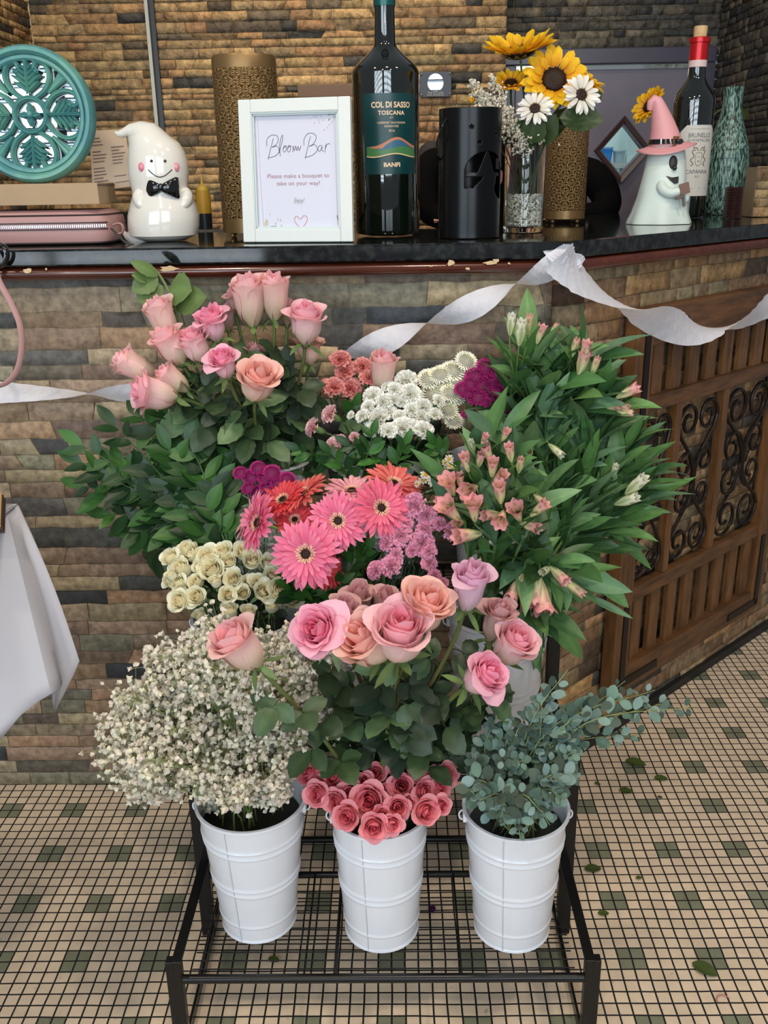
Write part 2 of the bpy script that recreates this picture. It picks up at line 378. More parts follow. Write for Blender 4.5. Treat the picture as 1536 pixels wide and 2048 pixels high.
# rounded mahogany moulding under the slab
WOODR = mat('mahogany', S(76, 34, 22), rough=.22, mottle=.35, mscale=9, stretch=(1, 8, 8), coat=.5)
mb = MB(); path = [V((-1.5, 0, 0)), V((.280, 0, 0)), V((.280, 0, 0)) + WD * 1.3]
prof = [(.008, 1.0622), (.036, 1.0622)] + [(.036 + .015 * math.sin(a), 1.0510 + .0112 * math.cos(a)) for a in [PI * k / 8 for k in range(9)]] + [(.008, 1.0398)]
rows = []
for i, p in enumerate(path):
    nn = V((0, -1, 0)) if i == 0 else (WN if i == 2 else (V((0, -1, 0)) + WN).normalized() / ((V((0, -1, 0)) + WN).normalized().dot(WN)))
    rows.append([p + nn * r + V((0, 0, z)) for r, z in prof])
mb.grid(rows)
mo = mb.build('edge_moulding', WOODR, origin=(0, 0, 1.04)); tag(mo, 'rounded reddish mahogany moulding below the counter edge, chipped in places', 'moulding')
mb = MB(); rnd = random.Random(5)
def chip(px, py, w, h, k):
    pts = []
    for j in range(k):
        a = 2 * PI * j / k; q = rnd.uniform(.6, 1.15)
        pts.append(at(px + w * q * math.cos(a) / 2, py + h * q * math.sin(a) / 2, -.0512))
    mb.add(pts, [tuple(range(k))], S(206, 178, 136))
for a in [(55, 541, 17, 11, 9), (92, 538, 5, 6, 6), (340, 537, 44, 13, 12), (902, 526, 15, 13, 9), (936, 537, 10, 6, 7), (982, 526, 36, 9, 12), (992, 521, 14, 9, 9), (1018, 527, 8, 5, 7), (862, 532, 8, 3, 6)]: chip(*a)
mb.build('chipped_spot', mat('raw_wood', S(206, 178, 136), rough=.8), parent=mo, smooth=False)['label'] = 'bare pale wood where varnish chipped'
# black base strip of slanted front
mb = MB(); c = WP + WD * .72 + WN * .010 + V((0, 0, .011)); box(mb, c, (1.44, .012, .022), (.02, .02, .02), (WD, WN, V((0, 0, 1))))
struct(mb.build('baseboard_slant', mat('black_trim', (.015, .014, .013), rough=.6), smooth=False))

# back walls
YB, YR = 1.70, 1.86
xe = at(1013, 60, YB).x; xl = at(62, 60, YB).x; xr = at(1441, 60, YR).x
stone_wall('wall_back', (xl, YB, .9), (1, 0, 0), (0, -1, 0), xe - xl, 0, 1.7, 21, PAL_B, .015, .034, .05, .17, .008, 'warm lit stacked stone wall behind the bar')
zt = at(1250, 96, YR).z
stone_wall('wall_back_recess', (xe, YR, zt), (1, 0, 0), (0, -1, 0), xr - xe, 0, 2.6 - zt, 22, PAL_SHADE, .015, .032, .04, .13, .008, 'stacked stone wall above the grey board, shade put into its stone colours')
stone_wall('wall_right', (xr, YR, .9), (0, -1, 0), (-1, 0, 0), 1.0, 0, 1.7, 23, PAL_SHADE, .015, .032, .04, .13, .008, 'side wall of stacked stone at the right, shade put into its stone colours')
stone_wall('wall_left', (xl, .70, .9), (0, 1, 0), (1, 0, 0), 1.0, 0, 1.7, 24, PAL_B, .013, .028, .05, .15, .008, 'side wall of stacked stone at far left')
mb = MB(); box(mb, (xe - .004, (YB + YR) / 2 + .01, 1.75), (.008, YR - YB + .02, 1.7)); struct(mb.build('wall_return', mat('plaster_dark', S(88, 78, 62), rough=.8), smooth=False))
mb = MB(); box(mb, (xl + .003, YB - .006, 1.75), (.006, .006, 1.7)); struct(mb.build('trim_1', mat('caulk', S(205, 186, 150), rough=.8), smooth=False), 'pale caulk line in the left wall corner')
mb = MB(); pa = at(293, 10, YB - .02); box(mb, (pa.x, YB - .02, 1.75), (.011, .02, 1.7), S(150, 146, 132)); box(mb, (pa.x + .014, YB - .012, 1.75), (.016, .012, 1.7), (.01, .01, .01))  # the black bar paints the shadow right of the metal strip
struct(mb.build('trim_2', mat('trim_and_shadow', vcol=True, rough=.35, metal=.3), smooth=False), 'vertical grey metal edge strip on the back wall with its shadow as a black bar')

# grey board with framed border and diamond window
zb = 1.0
fr = mat('board_frame', S(66, 62, 76), rough=.3, mottle=.12, mscale=5); pn = mat('board_face', S(104, 98, 112), rough=.35, mottle=.16, mscale=4)
P_tl = at(1085, 98, YR - .02); P_tr = at(1434, 96, YR - .02); ix = at(1404, 130, YR - .02).x; iz = at(1300, 127, YR - .02).z; iz2 = at(1300, 137, YR - .02).z
bd = thing('framed_board', 'large grey purple framed board on the back wall with a diamond opening', 'board', ((P_tl.x + P_tr.x) / 2, YR, zb))
x0 = xe + .002; x1 = P_tr.x; zt2 = P_tl.z
mb = MB(); box(mb, ((x0 + x1) / 2, YR - .012, (zt2 + iz) / 2), (x1 - x0, .036, zt2 - iz)); box(mb, ((ix + x1) / 2, YR - .012, (iz + zb) / 2), (x1 - ix, .036, iz - zb)); box(mb, (x0 + .025, YR - .012, (iz + zb) / 2), (.05, .036, iz - zb))
mb.build('frame', fr, bd, smooth=False, bevel=.004)
mb = MB(); box(mb, ((x0 + .05 + ix) / 2, YR - .004, (iz + iz2) / 2), (ix - x0 - .05, .016, iz - iz2)); mb.build('bevelled_edge', mat('bevel_edge', S(225, 232, 225), rough=.06, metal=.85), bd, smooth=False)
dc = at(1243, 300, YR); hs = 41 / ppm(dc); hz = 46 / ppm(dc)
O = [(x0 + .05, iz2), (ix, iz2), (ix, zb), (x0 + .05, zb)]; Dm = [(dc.x, dc.z + hz), (dc.x + hs, dc.z), (dc.x, dc.z - hz), (dc.x - hs, dc.z)]
mb = MB(); mb.add([(x, YR - .006, z) for x, z in O + Dm], [(0, 4, 7), (0, 1, 4), (1, 5, 4), (1, 2, 5), (2, 6, 5), (2, 3, 6), (3, 7, 6), (3, 0, 7)]); mb.build('panel', pn, bd, smooth=False)
mb = MB(); k = 1.38; rows = []
for (yy, kk) in ((YR - .006, k), (YR - .026, k * .98), (YR - .022, 1.12), (YR + .03, 1.0)):
    rows.append([(dc.x + (x - dc.x) * kk, yy, dc.z + (z - dc.z) * kk) for x, z in Dm])
mb.grid([[r[j] for r in rows] for j in (0, 1, 2, 3, 0)]); mb.build('diamond_frame', mat('dark_frame', S(66, 48, 46), rough=.35), bd, smooth=False)
# kitchen niche seen through the diamond
mb = MB(); yk = 2.35
mb.add([(dc.x - .4, yk, 1.1), (dc.x + .4, yk, 1.1), (dc.x + .4, yk, 2.0), (dc.x - .4, yk, 2.0)], [(0, 1, 2, 3)]); box(mb, (dc.x, 2.1, 1.1), (.9, .48, .02)); box(mb, (at(1253, 300, 2.2).x + .04, 2.2, 1.55), (.10, .1, .9), S(220, 222, 200))
struct(mb.build('wall_kitchen', mat('kitchen_wall', S(178, 200, 198), rough=.6), smooth=False), 'pale kitchen wall seen through the diamond opening')
def tub(px, py, w, col, label, Y):
    c = at(px, py, Y); s = w / ppm(c); b = thing('storage_tub', label, 'tub', (c.x, c.y, c.z - s * .5))
    mb = MB(); loft(mb, [((c.x, c.y, c.z - s * .5), s * .42, s * .42), ((c.x, c.y, c.z + s * .4), s * .5, s * .5)], 24, col); mb.build('body', mat('plastic', vcol=True, rough=.4), b)
    mb = MB(); loft(mb, [((c.x, c.y, c.z + s * .4), s * .54, s * .54), ((c.x, c.y, c.z + s * .5), s * .54, s * .54)], 24, col); mb.build('rim', MATS['plastic'], b); return b
shelfz = at(1225, 325, 2.15).z
mb = MB(); box(mb, (at(1225, 325, 2.15).x, 2.17, shelfz - .012), (.5, .26, .02)); tag(mb.build('kitchen_shelf', mat('shelf_white', S(190, 205, 200), rough=.5), smooth=False), 'pale kitchen shelf under the tubs behind the diamond opening', 'shelf')
for px, col, lb, w in ((1209, S(40, 130, 205), 'bright blue tub seen through the diamond opening', 30), (1237, S(150, 172, 178), 'grey tub right of the blue one in the diamond opening', 24)):
    Y = 2.15; c = at(px, 325, Y); s = w / ppm(c); b = thing('storage_tub', lb, 'tub', (c.x, c.y, shelfz))
    mb = MB(); loft(mb, [((c.x, c.y, shelfz), s * .40, s * .40), ((c.x, c.y, shelfz + s * .85), s * .5, s * .5)], 20, col); mb.build('body', mat('plastic', vcol=True, rough=.4), b)
    mb = MB(); loft(mb, [((c.x, c.y, shelfz + s * .85), s * .54, s * .54), ((c.x, c.y, shelfz + s * .95), s * .54, s * .54)], 20, mixc(col, (1, 1, 1), .2)); mb.build('rim', MATS['plastic'], b)

# windows with blinds behind the viewer: the room's daylight
def window(name, x0, x1, z0, z1, y):
    mb = MB(); n = int((z1 - z0) / .085)
    for i in range(n):
        z = z0 + (z1 - z0) * i / n; mb.add([(x0, y, z), (x1, y, z), (x1, y, z + (z1 - z0) / n * .68), (x0, y, z + (z1 - z0) / n * .68)], [(3, 2, 1, 0)], (.80, .90, 1.0))
    struct(mb.build(name, mat('window_glow', (.80, .91, 1.0), rough=.5, emit=7.0), smooth=False), 'bright daylight window with horizontal blinds behind the viewer')
    mb = MB()
    for i in range(n + 1):
        z = z0 + (z1 - z0) * i / n; box(mb, ((x0 + x1) / 2, y + .02, z - (z1 - z0) / n * .16), (x1 - x0, .05, .012), S(120, 134, 148))
    for x in (x0, (x0 + x1) / 2, x1): box(mb, (x, y - .02, (z0 + z1) / 2), (.06, .06, z1 - z0 + .1), S(60, 62, 64))
    tag(mb.build('window_blinds', PAINT, smooth=False), 'grey slatted blinds across the daylight window %s' % ('at left' if x0 < -1 else 'at right'), 'blinds')
window('window_1', -3.3, -.75, .75, 2.9, -4.1); window('window_2', -.35, 1.5, .9, 2.9, -4.1)

# ================================================================ WOODEN GRILLE ON THE SLANTED FRONT
GP = WP + WN * .034
def gt(px, py):
    p = atp(px, py, GP, WN); return (p - WP).dot(WD), p.z
def G3(t, z, o=0.0): return WP + WD * t + WN * (.012 + o) + V((0, 0, z))
t0, t1, z0g, z1g = .214, .885, .124, .955
GWOOD = mat('stained_pine', S(104, 70, 38), rough=.5, mottle=.55, mscale=7, stretch=(6, 6, 1.2), bump=.0006, bscale=40)
GWOODH = mat('stained_pine_rail', S(96, 64, 36), rough=.5, mottle=.55, mscale=7, stretch=(1.5, 1.5, 9), bump=.0006, bscale=40)
IRON = mat('black_iron', S(40, 32, 28), rough=.38, metal=.6)
gate = thing('wooden_grille', 'brown wooden grille panel with slats and iron scrolls leaning on the slanted stone front', 'grille', G3((t0 + t1) / 2, z0g))
def gbar(name, ta, tb, za, zb_, o0, o1, m, bev=.0015):
    mb = MB(); box(mb, G3((ta + tb) / 2, (za + zb_) / 2, (o0 + o1) / 2), (tb - ta, o1 - o0, zb_ - za), (.5, .5, .5), (WD, WN, V((0, 0, 1)))); return mb.build(name, m, gate, smooth=False, bevel=bev)
sw = .056
gbar('side_stile', t0, t0 + sw, z0g, z1g, .0, .030, GWOOD); gbar('side_stile', t1 - sw, t1, z0g, z1g, .0, .030, GWOOD)
gbar('top_rail', t0 + sw, t1 - sw, z1g - .072, z1g, .0, .030, GWOODH); gbar('bottom_rail', t0 + sw, t1 - sw, z0g, z0g + .058, .0, .030, GWOODH)
zr1a, zr1b, zr2a, zr2b = gt(1275, 831)[1], gt(1275, 800)[1], gt(1246, 1212)[1], gt(1246, 1185)[1]
gbar('middle_rail', t0 + sw, t1 - sw, zr1a, zr1b, .004, .026, GWOODH); gbar('middle_rail', t0 + sw, t1 - sw, zr2a, zr2b, .004, .026, GWOODH)
tv = [gt(1355, 858)[0], gt(1446, 858)[0]]
for t in tv: gbar('vertical_bar', t - .011, t + .011, zr2b, zr1a, .004, .024, GWOOD)
n = 8; ta = t0 + sw; tb = t1 - sw; p = (tb - ta) / n
for zone in ((zr1b, z1g - .072), (z0g + .058, zr2a)):
    for i in range(n): gbar('slat', ta + p * i + p * .34, ta + p * i + p * .86, zone[0], zone[1], .006, .018, GWOOD, .001)
for (tc, zc, st, sz) in ((t0 + .034, z1g - .036, 1, -1), (t0 + .034, z0g + .024, 1, 1), (t1 - .034, z0g + .024, -1, 1), (t1 - .034, z1g - .036, -1, -1)):
    mb = MB(); box(mb, G3(tc + st * .065, zc, .0315), (.15, .003, .018), (.5,) * 3, (WD, WN, V((0, 0, 1)))); box(mb, G3(tc, zc + sz * .09, .0315), (.018, .003, .19), (.5,) * 3, (WD, WN, V((0, 0, 1))))
    mb.build('corner_strap', IRON, gate, smooth=False)
def scroll(tc, hw, za, zb_):
    """heart shaped pair of rods with curled ends between two bars"""
    mb = MB(); H = zb_ - za; zc = (za + zb_) / 2; R = .0042
    def rod(pts): tube(mb, [G3(tc + a * hw, zc + b * H / 2, .014) for a, b in pts], R, 7, (.5,) * 3)
    def curl(cx, cz, r, a0, turns, sgn, asp):
        out = []
        for k in range(26):
            t = k / 25; a = a0 + sgn * turns * 2 * PI * t; rr = r * (1 - .72 * t); out.append((cx + rr * math.cos(a), cz + rr * math.sin(a) * asp))
        return out
    asp = 2 * hw / H
    for s in (-1, 1):
        for q in (-1, 1):
            c = curl(.47, .86 - .47 * asp * .6, .47, 0, 1.35, 1, asp)
            side = poly_spline([(.05, .12), (.22, .28), (.62, .50), (.90, .66), (.94, .78)], 5) if False else [(.06, .10), (.10, .16), (.28, .33), (.58, .47), (.82, .58), (.93, .70)]
            pts = [(s * a, q * b) for a, b in side + c]; rod(pts)
        for q, zz in ((1, .20), (-1, -.20)):
            c = curl(.48, zz, .40, PI, 1.25, -1 if q > 0 else 1, asp); pts = [(s * a, b) for a, b in [(.06, zz - q * .16), (.07, zz - q * .06)] + c]; rod(pts)
    tube(mb, [G3(tc, zc - H * .12, .014), G3(tc, zc + H * .12, .014)], R * 1.5, 7, (.5,) * 3)
    return mb.build('scroll', IRON, gate)
cols_ = [ta, tv[0] - .011, tv[0] + .011, tv[1] - .011, tv[1] + .011, tb]
for i in range(3):
    a, b = cols_[2 * i], cols_[2 * i + 1]; scroll((a + b) / 2, (b - a) / 2 * .97, zr2b + .002, zr1a - .002)

# ================================================================ PLANT STAND
BLK = mat('black_steel', (.006, .0065, .007), rough=.28, metal=.0, spec=.35)
sx0, sx1 = -.325, .268; YS = [-.624, -.414, -.205, -.028]; ZS = [.124, .314, .506]
st = thing('plant_stand', 'black steel three-step plant stand with wire shelves holding the white buckets', 'plant stand', ((sx0 + sx1) / 2, -.32, 0))
def sbar(name, a, b, w, h=None, m=BLK):
    a, b = V(a), V(b); d = b - a; h = h or w; x, y, z = basis(d); mb = MB(); box(mb, (a + b) / 2, (w, h, d.length), (.5,) * 3, (x, y, z)); return mb.build(name, m, st, smooth=False, bevel=.001)
for x in (sx0, sx1):
    s_ = 1 if x == sx0 else -1
    for i, (Y, zt_) in enumerate(zip(YS, (ZS[0] + .032, ZS[1] + .032, ZS[2] + .032, ZS[2] + .032))):
        sbar('post', (x, Y, 0.001), (x, Y, zt_), .022, .014)
    for k in range(3): sbar('side_bar', (x, YS[k] - .007, ZS[k] + .022), (x, YS[k + 1] + .007, ZS[k] + .022), .003, .020); sbar('side_flange', (x + s_ * .005, YS[k] - .007, ZS[k] + .0315), (x + s_ * .005, YS[k + 1] + .007, ZS[k] + .0315), .015, .0025)
    sbar('foot_bar', (x + s_ * .008, YS[0], .010), (x + s_ * .008, YS[3], .010), .004, .020)
def rod(name, a, b, r):
    mb = MB(); tube(mb, [a, b], r, 10, (.5,) * 3); return mb.build(name, BLK, st)
for k in range(3):
    rod('rail', (sx0, YS[k], ZS[k] - .004), (sx1, YS[k], ZS[k] - .004), .0065); rod('rail', (sx0, YS[k + 1], ZS[k] - .004), (sx1, YS[k + 1], ZS[k] - .004), .0055)
    mb = MB(); Ya, Yb = YS[k], YS[k + 1]; nw = 13 if k == 0 else 12
    for i in range(nw):
        y = Ya + (Yb - Ya) * (i + .8) / (nw + .6); tube(mb, [(sx0 + .022, y, ZS[k] + .001), (sx1 - .022, y, ZS[k] + .001)], .0011, 5, (.5,) * 3)
    for t in (.055, .31, .385, .62, .69, .945):
        x = sx0 + (sx1 - sx0) * t; tube(mb, [(x, Ya, ZS[k] - .001), (x, Yb, ZS[k] - .001)], .0017 if t not in (.385,) else .0030, 5, (.5,) * 3)
    mb.build('wire_shelf', BLK, st)
rod('low_rail', (sx0, -.195, .012), (sx1, -.195, .012), .0065)

# ================================================================ BUCKETS
ENAM = mat('white_enamel', S(236, 239, 245), rough=.22, coat=.3, mottle=.02, mscale=6)
WATER = mat('bucket_dark', S(28, 32, 22), rough=.5)
BK = {}
def bucket(key, x, y, z, h, rb, rt, label):
    b = thing('flower_bucket', label, 'bucket', (x, y, z), 'white enamel flower buckets'); q = []
    def R(t): return rb + (rt - rb) * t
    ridg = [(.145, .0018), (.425, .0022), (.475, .0022), (.755, .0022), (.805, .0022)]
    q = [(0, 0.001), (rb * .98, 0.001), (rb + .002, .0025), (rb + .0012, .006)]; t = .03
    while t < .975:
        e = sum(a * math.exp(-((t - c) / .008) ** 2) for c, a in ridg); q.append((R(t) + e, t * h)); t += .0085
    q += [(R(.98) + .001, h * .98), (R(1) + .0035, h - .004), (R(1) + .0035, h), (R(1) - .0005, h), (R(1) - .002, h - .004)]
    for k in range(8): tt = .97 - k * .04; q.append((R(tt) - .0022, tt * h))
    mb = MB(); revolve(mb, q, (x, y, z), 72); mb.build('body', ENAM, b)
    mb = MB(); zz = z + h * .84; mb.add([(x + (R(.84) - .003) * math.cos(2 * PI * j / 32), y + (R(.84) - .003) * math.sin(2 * PI * j / 32), zz) for j in range(32)], [tuple(range(32))]); mb.build('water', WATER, b, smooth=False)
    for s in (-1, 1):
        mb = MB(); X = x + s * (rt + .001); box(mb, (X - s * .001, y, z + h - .016), (.005, .016, .015)); tube(mb, [(X + s * .001 + s * .006 * math.sin(a), y + .0001, z + h - .016 + .008 * math.cos(a)) for a in [PI * k / 8 for k in range(9)]], .0014, 6)
        mb.build('handle_ear', ENAM, b, bevel=.0015)
    mb = MB(); a = -PI / 2 - .35; pts = [(x + (R(t) + .0006) * math.cos(a), y + (R(t) + .0006) * math.sin(a), z + t * h) for t in (.01, .3, .6, .97)]; tube(mb, pts, .0009, 5); mb.build('seam', mat('seam_grey', S(206, 208, 212), rough=.4), b)
    BK[key] = (x, y, z, h, rb, rt); return b
bucket('fl', -.219, -.513, ZS[0] + .003, .221, .0550, .0780, 'white bucket at front left holding baby\'s breath')
bucket('fc', -.031, -.532, ZS[0] + .003, .217, .0542, .0690, 'white bucket at front centre holding pink spray roses')
bucket('fr', .165, -.533, ZS[0] + .003, .218, .0550, .0735, 'white bucket at front right holding blue green eucalyptus')
c = at(492, 1226, -.305); bucket('ml', c.x, -.305, ZS[1] + .003, c.z - ZS[1] - .003, .060, .084, 'white bucket on the middle step holding cream spray roses')
bucket('mc', c.x + .190, -.305, ZS[1] + .003, c.z - ZS[1] - .02, .056, .078, 'white bucket on the middle step behind the tall pink roses')
cr = at(1096, 1246, -.305); bucket('mr', cr.x - .080, -.305, ZS[1] + .003, c.z - ZS[1] - .003, .062, .080, 'white bucket on the middle step at right below the lily leaves')
for k, x in (('bl', -.225), ('bc', -.030), ('br', .165)):
    bucket(k, x, -.117, ZS[2] + .003, .236, .056, .0745, 'white bucket on the top step, %s of three, mostly hidden by flowers' % {'bl': 'left', 'bc': 'middle', 'br': 'right'}[k])

# ================================================================ TABLE WITH WHITE CLOTH
tc_ = atz(36, 1010, .75)
tb_ = thing('table', 'table at the left edge under a hanging white cloth', 'table', (tc_.x - .30, tc_.y - .36, 0))
mb = MB(); box(mb, (tc_.x - .33, tc_.y - .37, .735), (.60, .66, .024)); mb.build('table_top', mat('table_wood', S(96, 66, 44), rough=.4), tb_, smooth=False)
mb = MB(); revolve(mb, [(.001, .001), (.18, .001), (.18, .015), (.03, .04), (.03, .70), (.12, .722), (.001, .722)], (tc_.x - .36, tc_.y - .42, 0), 32); mb.build('pedestal', MATS['table_wood'], tb_)
cols6 = [((-170, 1090), (-150, 1640), -.66), ((-60, 1050), (-60, 1545), -.60), ((0, 1030), (0, 1480), -.55), ((6, 1020), (40, 1432), -.535), ((10, 1018), (76, 1403), -.52), ((11, 1016), (102, 1388), -.515), ((13, 1015), (119, 1376), -.500), ((22, 1010), (124, 1366), -.470), ((30, 1008), (109, 1424), -.462), ((33, 1008), (126, 1392), -.452), ((36, 1010), (146, 1352), -.445), ((38, 1013), (159, 1322), -.440)]
rows = []
for (a, b, Y) in cols6:
    A = at(a[0], a[1], tc_.y + (Y + .45) * .35); B = at(b[0], b[1], Y); r = []
    for k in range(15):
        t = k / 14; p = A.lerp(B, t); p.z += .0; p.y = A.y + (B.y - A.y) * t ** .7; q = at(a[0] + (b[0] - a[0]) * t + 7 * math.sin(PI * t) * (1 if a[0] > 20 else 0), a[1] + (b[1] - a[1]) * t, p.y); r.append(q)
    rows.append(r)
mb = MB(); mb.grid(rows, (.5,) * 3)
mb.add([(tc_.x - .66, tc_.y - .72, .7505), (tc_.x - .02, tc_.y - .72, .7505), (tc_.x, tc_.y, .7515), (tc_.x - .66, tc_.y, .7505)], [(0, 1, 2, 3)], (.5,) * 3)
cl = mb.build('tablecloth', mat('white_cloth', S(206, 206, 214), rough=.85, transl=.15, bump=.0003, bscale=300), solid=.0012); tag(cl, 'white tablecloth hanging in a pointed fold over the table at left', 'tablecloth')
mb = MB(); bx = atz(22, 1000, .760); ax = (V((.93, .36, 0)).normalized(), V((-.36, .93, 0)).normalized(), V((0, 0, 1)))
for k in range(3): box(mb, bx + ax[0] * (-.118 - .002 * k) + ax[1] * -.05 + V((0, 0, -.0045 + .0045 * k)), (.22, .15, .0035), S(186, 148, 100) if k == 2 else S(60, 44, 34), ax)
tag(mb.build('cardboard_sheets', PAINT, smooth=False), 'small stack of tan and dark card sheets on the white cloth', 'card')

# ================================================================ PAPER STREAMER
CREPE = mat('crepe_paper', S(240, 240, 248), rough=.8, transl=.35, mottle=.05, mscale=25, bump=.0008, bscale=110, stretch=(3, 3, 1))
def streamer(segs, pt, W, twists, nrm, mb, seed, wmul=None):
    """segs: px control points; pt(px,py)->3D; twists: control-index list where the ribbon turns edge on"""
    P = poly_spline([(a, b, 0) for a, b in segs], 14); n = len(P); rnd = random.Random(seed); rows = []
    for i, p in enumerate(P):
        s = i / 14.0; lo = max([t for t in twists if t <= s + 1e-6], default=twists[0]); hi = min([t for t in twists if t > s], default=twists[-1] + 1); k = twists.index(lo) if lo in twists else 0
        q = (s - lo) / max(1e-6, hi - lo); phi = PI * (k + q) + PI / 2
        c = pt(p.x, p.y); nx = P[min(i + 1, n - 1)] - P[max(i - 1, 0)]; tg = (pt(p.x + nx.x, p.y + nx.y) - c).normalized(); N = V(nrm(p.x)); side = tg.cross(N).normalized()
        e = side * math.cos(phi) + N * math.sin(phi); w = W * (wmul[min(int(s), len(wmul) - 1)] if wmul else 1); r = []
        for j in range(7):
            u = (j - 3) / 3; r.append(c + e * (u * w / 2) + side.cross(tg) * (.0022 * math.sin(i * 1.7 + j * 2.1) * (1 - abs(u) * .4)) + N * (.002 * math.cos(u * 3)))
        rows.append(r)
    mb.grid(rows, (.5,) * 3)
pw = lambda Y: (lambda x, y: at(x, y, Y))
mb = MB(); streamer([(-90, 782), (20, 786), (155, 789), (230, 788), (330, 786)], pw(-.030), .042, [-2.0, 2.0, 5.5], lambda x: (0, -1, 0), mb, 1)
tag(mb.build('paper_streamer', CREPE), 'white crepe paper streamer crossing the stone left of the pink roses', 'streamer')
mb = MB(); streamer([(668, 719), (757, 688), (845, 650), (934, 618), (1022, 571), (1080, 548), (1150, 505)], pw(-.062), .044, [0, 2.0, 4.0, 7.0], lambda x: (0, -1, 0), mb, 2)
def pslant(x, y):
    return atp(x, y, WP + WN * .075, WN)
streamer([(1118, 512), (1150, 548), (1225, 598), (1290, 628), (1370, 658), (1428, 657), (1490, 640), (1560, 596)], pslant, .058, [-1.2, 2.6, 5.05, 8.4], lambda x: WN, mb, 3, [1, 1.1, 1, 1.1, 1.1, .9, 1, 1])
streamer([(1098, 520), (1120, 506), (1142, 520), (1160, 535)], pw(-.066), .035, [-2, 1.2, 4], lambda x: (0, -1, 0), mb, 4)
tag(mb.build('paper_streamer', CREPE), 'long white crepe streamer taped to the counter corner and sagging across the wooden grille', 'streamer')
mb = MB(); TP = at(1098, 495, -.0545)
for px, py, w, h, a in ((1090, 497, 22, 44, .15), (1112, 502, 30, 40, -.1), (1136, 503, 14, 44, 0)):
    c = at(px, py, -.0560); w /= 1150; h /= 1150; x = V((math.cos(a), 0, math.sin(a))); z = V((-math.sin(a), 0, math.cos(a)))
    rows = [[c + x * (w * (i / 3 - .5)) + z * (h * (j / 5 - .5)) + V((0, -.0012 * math.sin(i * 3 + j * 2.3), 0)) for i in range(4)] for j in range(6)]; mb.grid(rows)
tp = mb.build('clear_tape', mat('tape', S(230, 235, 240), rough=.08, glass=True, ior=1.1)); tag(tp, 'strips of clear tape holding the streamer on the granite corner', 'tape')

# ================================================================ FLOWERS
GC = CAM
def toward(P, k=1.0):
    d = (CAM - V(P)).normalized(); return d * k
def quat_to(axis, spin=0.0):
    return V((0, 0, 1)).rotation_difference(V(axis).normalized()) @ Quaternion((0, 0, 1), spin)
def rose_mesh(name, seed, op, ci, cm, co, cb, layers=6, hgt=1.0, ruf=.03, nu=8, nv=9, loose=0.0):
    """rose head, unit diameter, stem at origin, opening along +z. op: 0 bud .. 1 open"""
    rnd = random.Random(seed); mb = MB(); ph = rnd.uniform(0, 6)
    for k in range(layers):
        t = k / max(1, layers - 1); cnt = 3 if k < 2 else (4 if k < 4 else 5)
        R = .050 + .30 * t ** .85; H = hgt * (1.0 - .10 * t * op - (.10 if k == 0 else 0)); wrap = (1.35 if k < 2 else 1.0) + .12 * (1 - t)
        for i in range(cnt):
            a0 = ph + 2 * PI * i / cnt + k * 2.399; rj = rnd.uniform(.94, 1.06); hj = rnd.uniform(.90, 1.05); q1 = max(0, t - .35) / .65; cj = (q1 ** 1.3) * (.10 + .42 * op) * rnd.uniform(.5, 1.5)
            cj += loose * rnd.random() * q1; pt = rnd.uniform(.02, .12); tl_ = rnd.uniform(-.10, .10) * (.3 + loose); rows = []; cc = []; fold = rnd.uniform(-1, 1) * .5; tone = rnd.uniform(.95, 1.05)
            for a in range(nv + 1):
                v = a / nv; w = wrap * (.32 + .68 * math.sin(min(1, v * 1.3) * PI / 2)) * (1 if v < .99 else .93); row = []
                for b in range(nu + 1):
                    u = b / nu * 2 - 1; ve = v * (1 - .13 * abs(u) ** 2.4 * v) + pt * v ** 5 * (1 - abs(u)) ** 1.2
                    z = H * hj * ve; cup = math.sin(min(1, ve * 1.75 + .16) * PI / 2) ** .8
                    r = R * rj * cup * (1.0 + .06 * ve) - (1 - t) * .035 * max(0, ve - .5) + .014 * u + .008 + tl_ * ve * ve * .4
                    if ve > .60:
                        q = (ve - .60) / .40; cu = cj * (1 + .8 * fold * u); r += cu * q * q * .32; z -= cu * q * q * q * .20 * hgt
                    r += ruf * q_ruf(seed, k, i, u, v) * v * 1.2; an = a0 + u * w + ruf * q_ruf(seed + 9, k, i, v, u)
                    row.append((r * math.cos(an), r * math.sin(an), z + ruf * .8 * q_ruf(seed + 5, k, i, u, v) * v))
                    base = mixc(co, cm, min(1, (1 - t) * 2)) if t > .5 else mixc(cm, ci, (.5 - t) * 2)
                    c = mixc(cb, base, min(1, .15 + v * (1.5 if t < .9 else 1.15))) if t > .45 else mixc(base, ci, .2 * (1 - v)); edge = max(abs(u) ** 5, v ** 7) * .55
                    c = mixc(c, tuple(min(1, x * 1.12) for x in cm), edge); cc.append(tuple(x * tone * (1 + .07 * q_ruf(seed + 3, k, i, u * 3, v)) for x in c))
                rows.append(row)
            mb.grid(rows, cc)
    rs = sorted((x * x + y * y) ** .5 for x, y, z in mb.v); f = .61 / rs[-1]; mb.v = [(x * f, y * f, z) for x, y, z in mb.v]
    return mb.mesh(name, PETAL)
def q_ruf(s, k, i, u, v): return noise.noise(V((u * 1.7 + i * 3.1, v * 2.2 + k * 5.7, s * 1.37)))
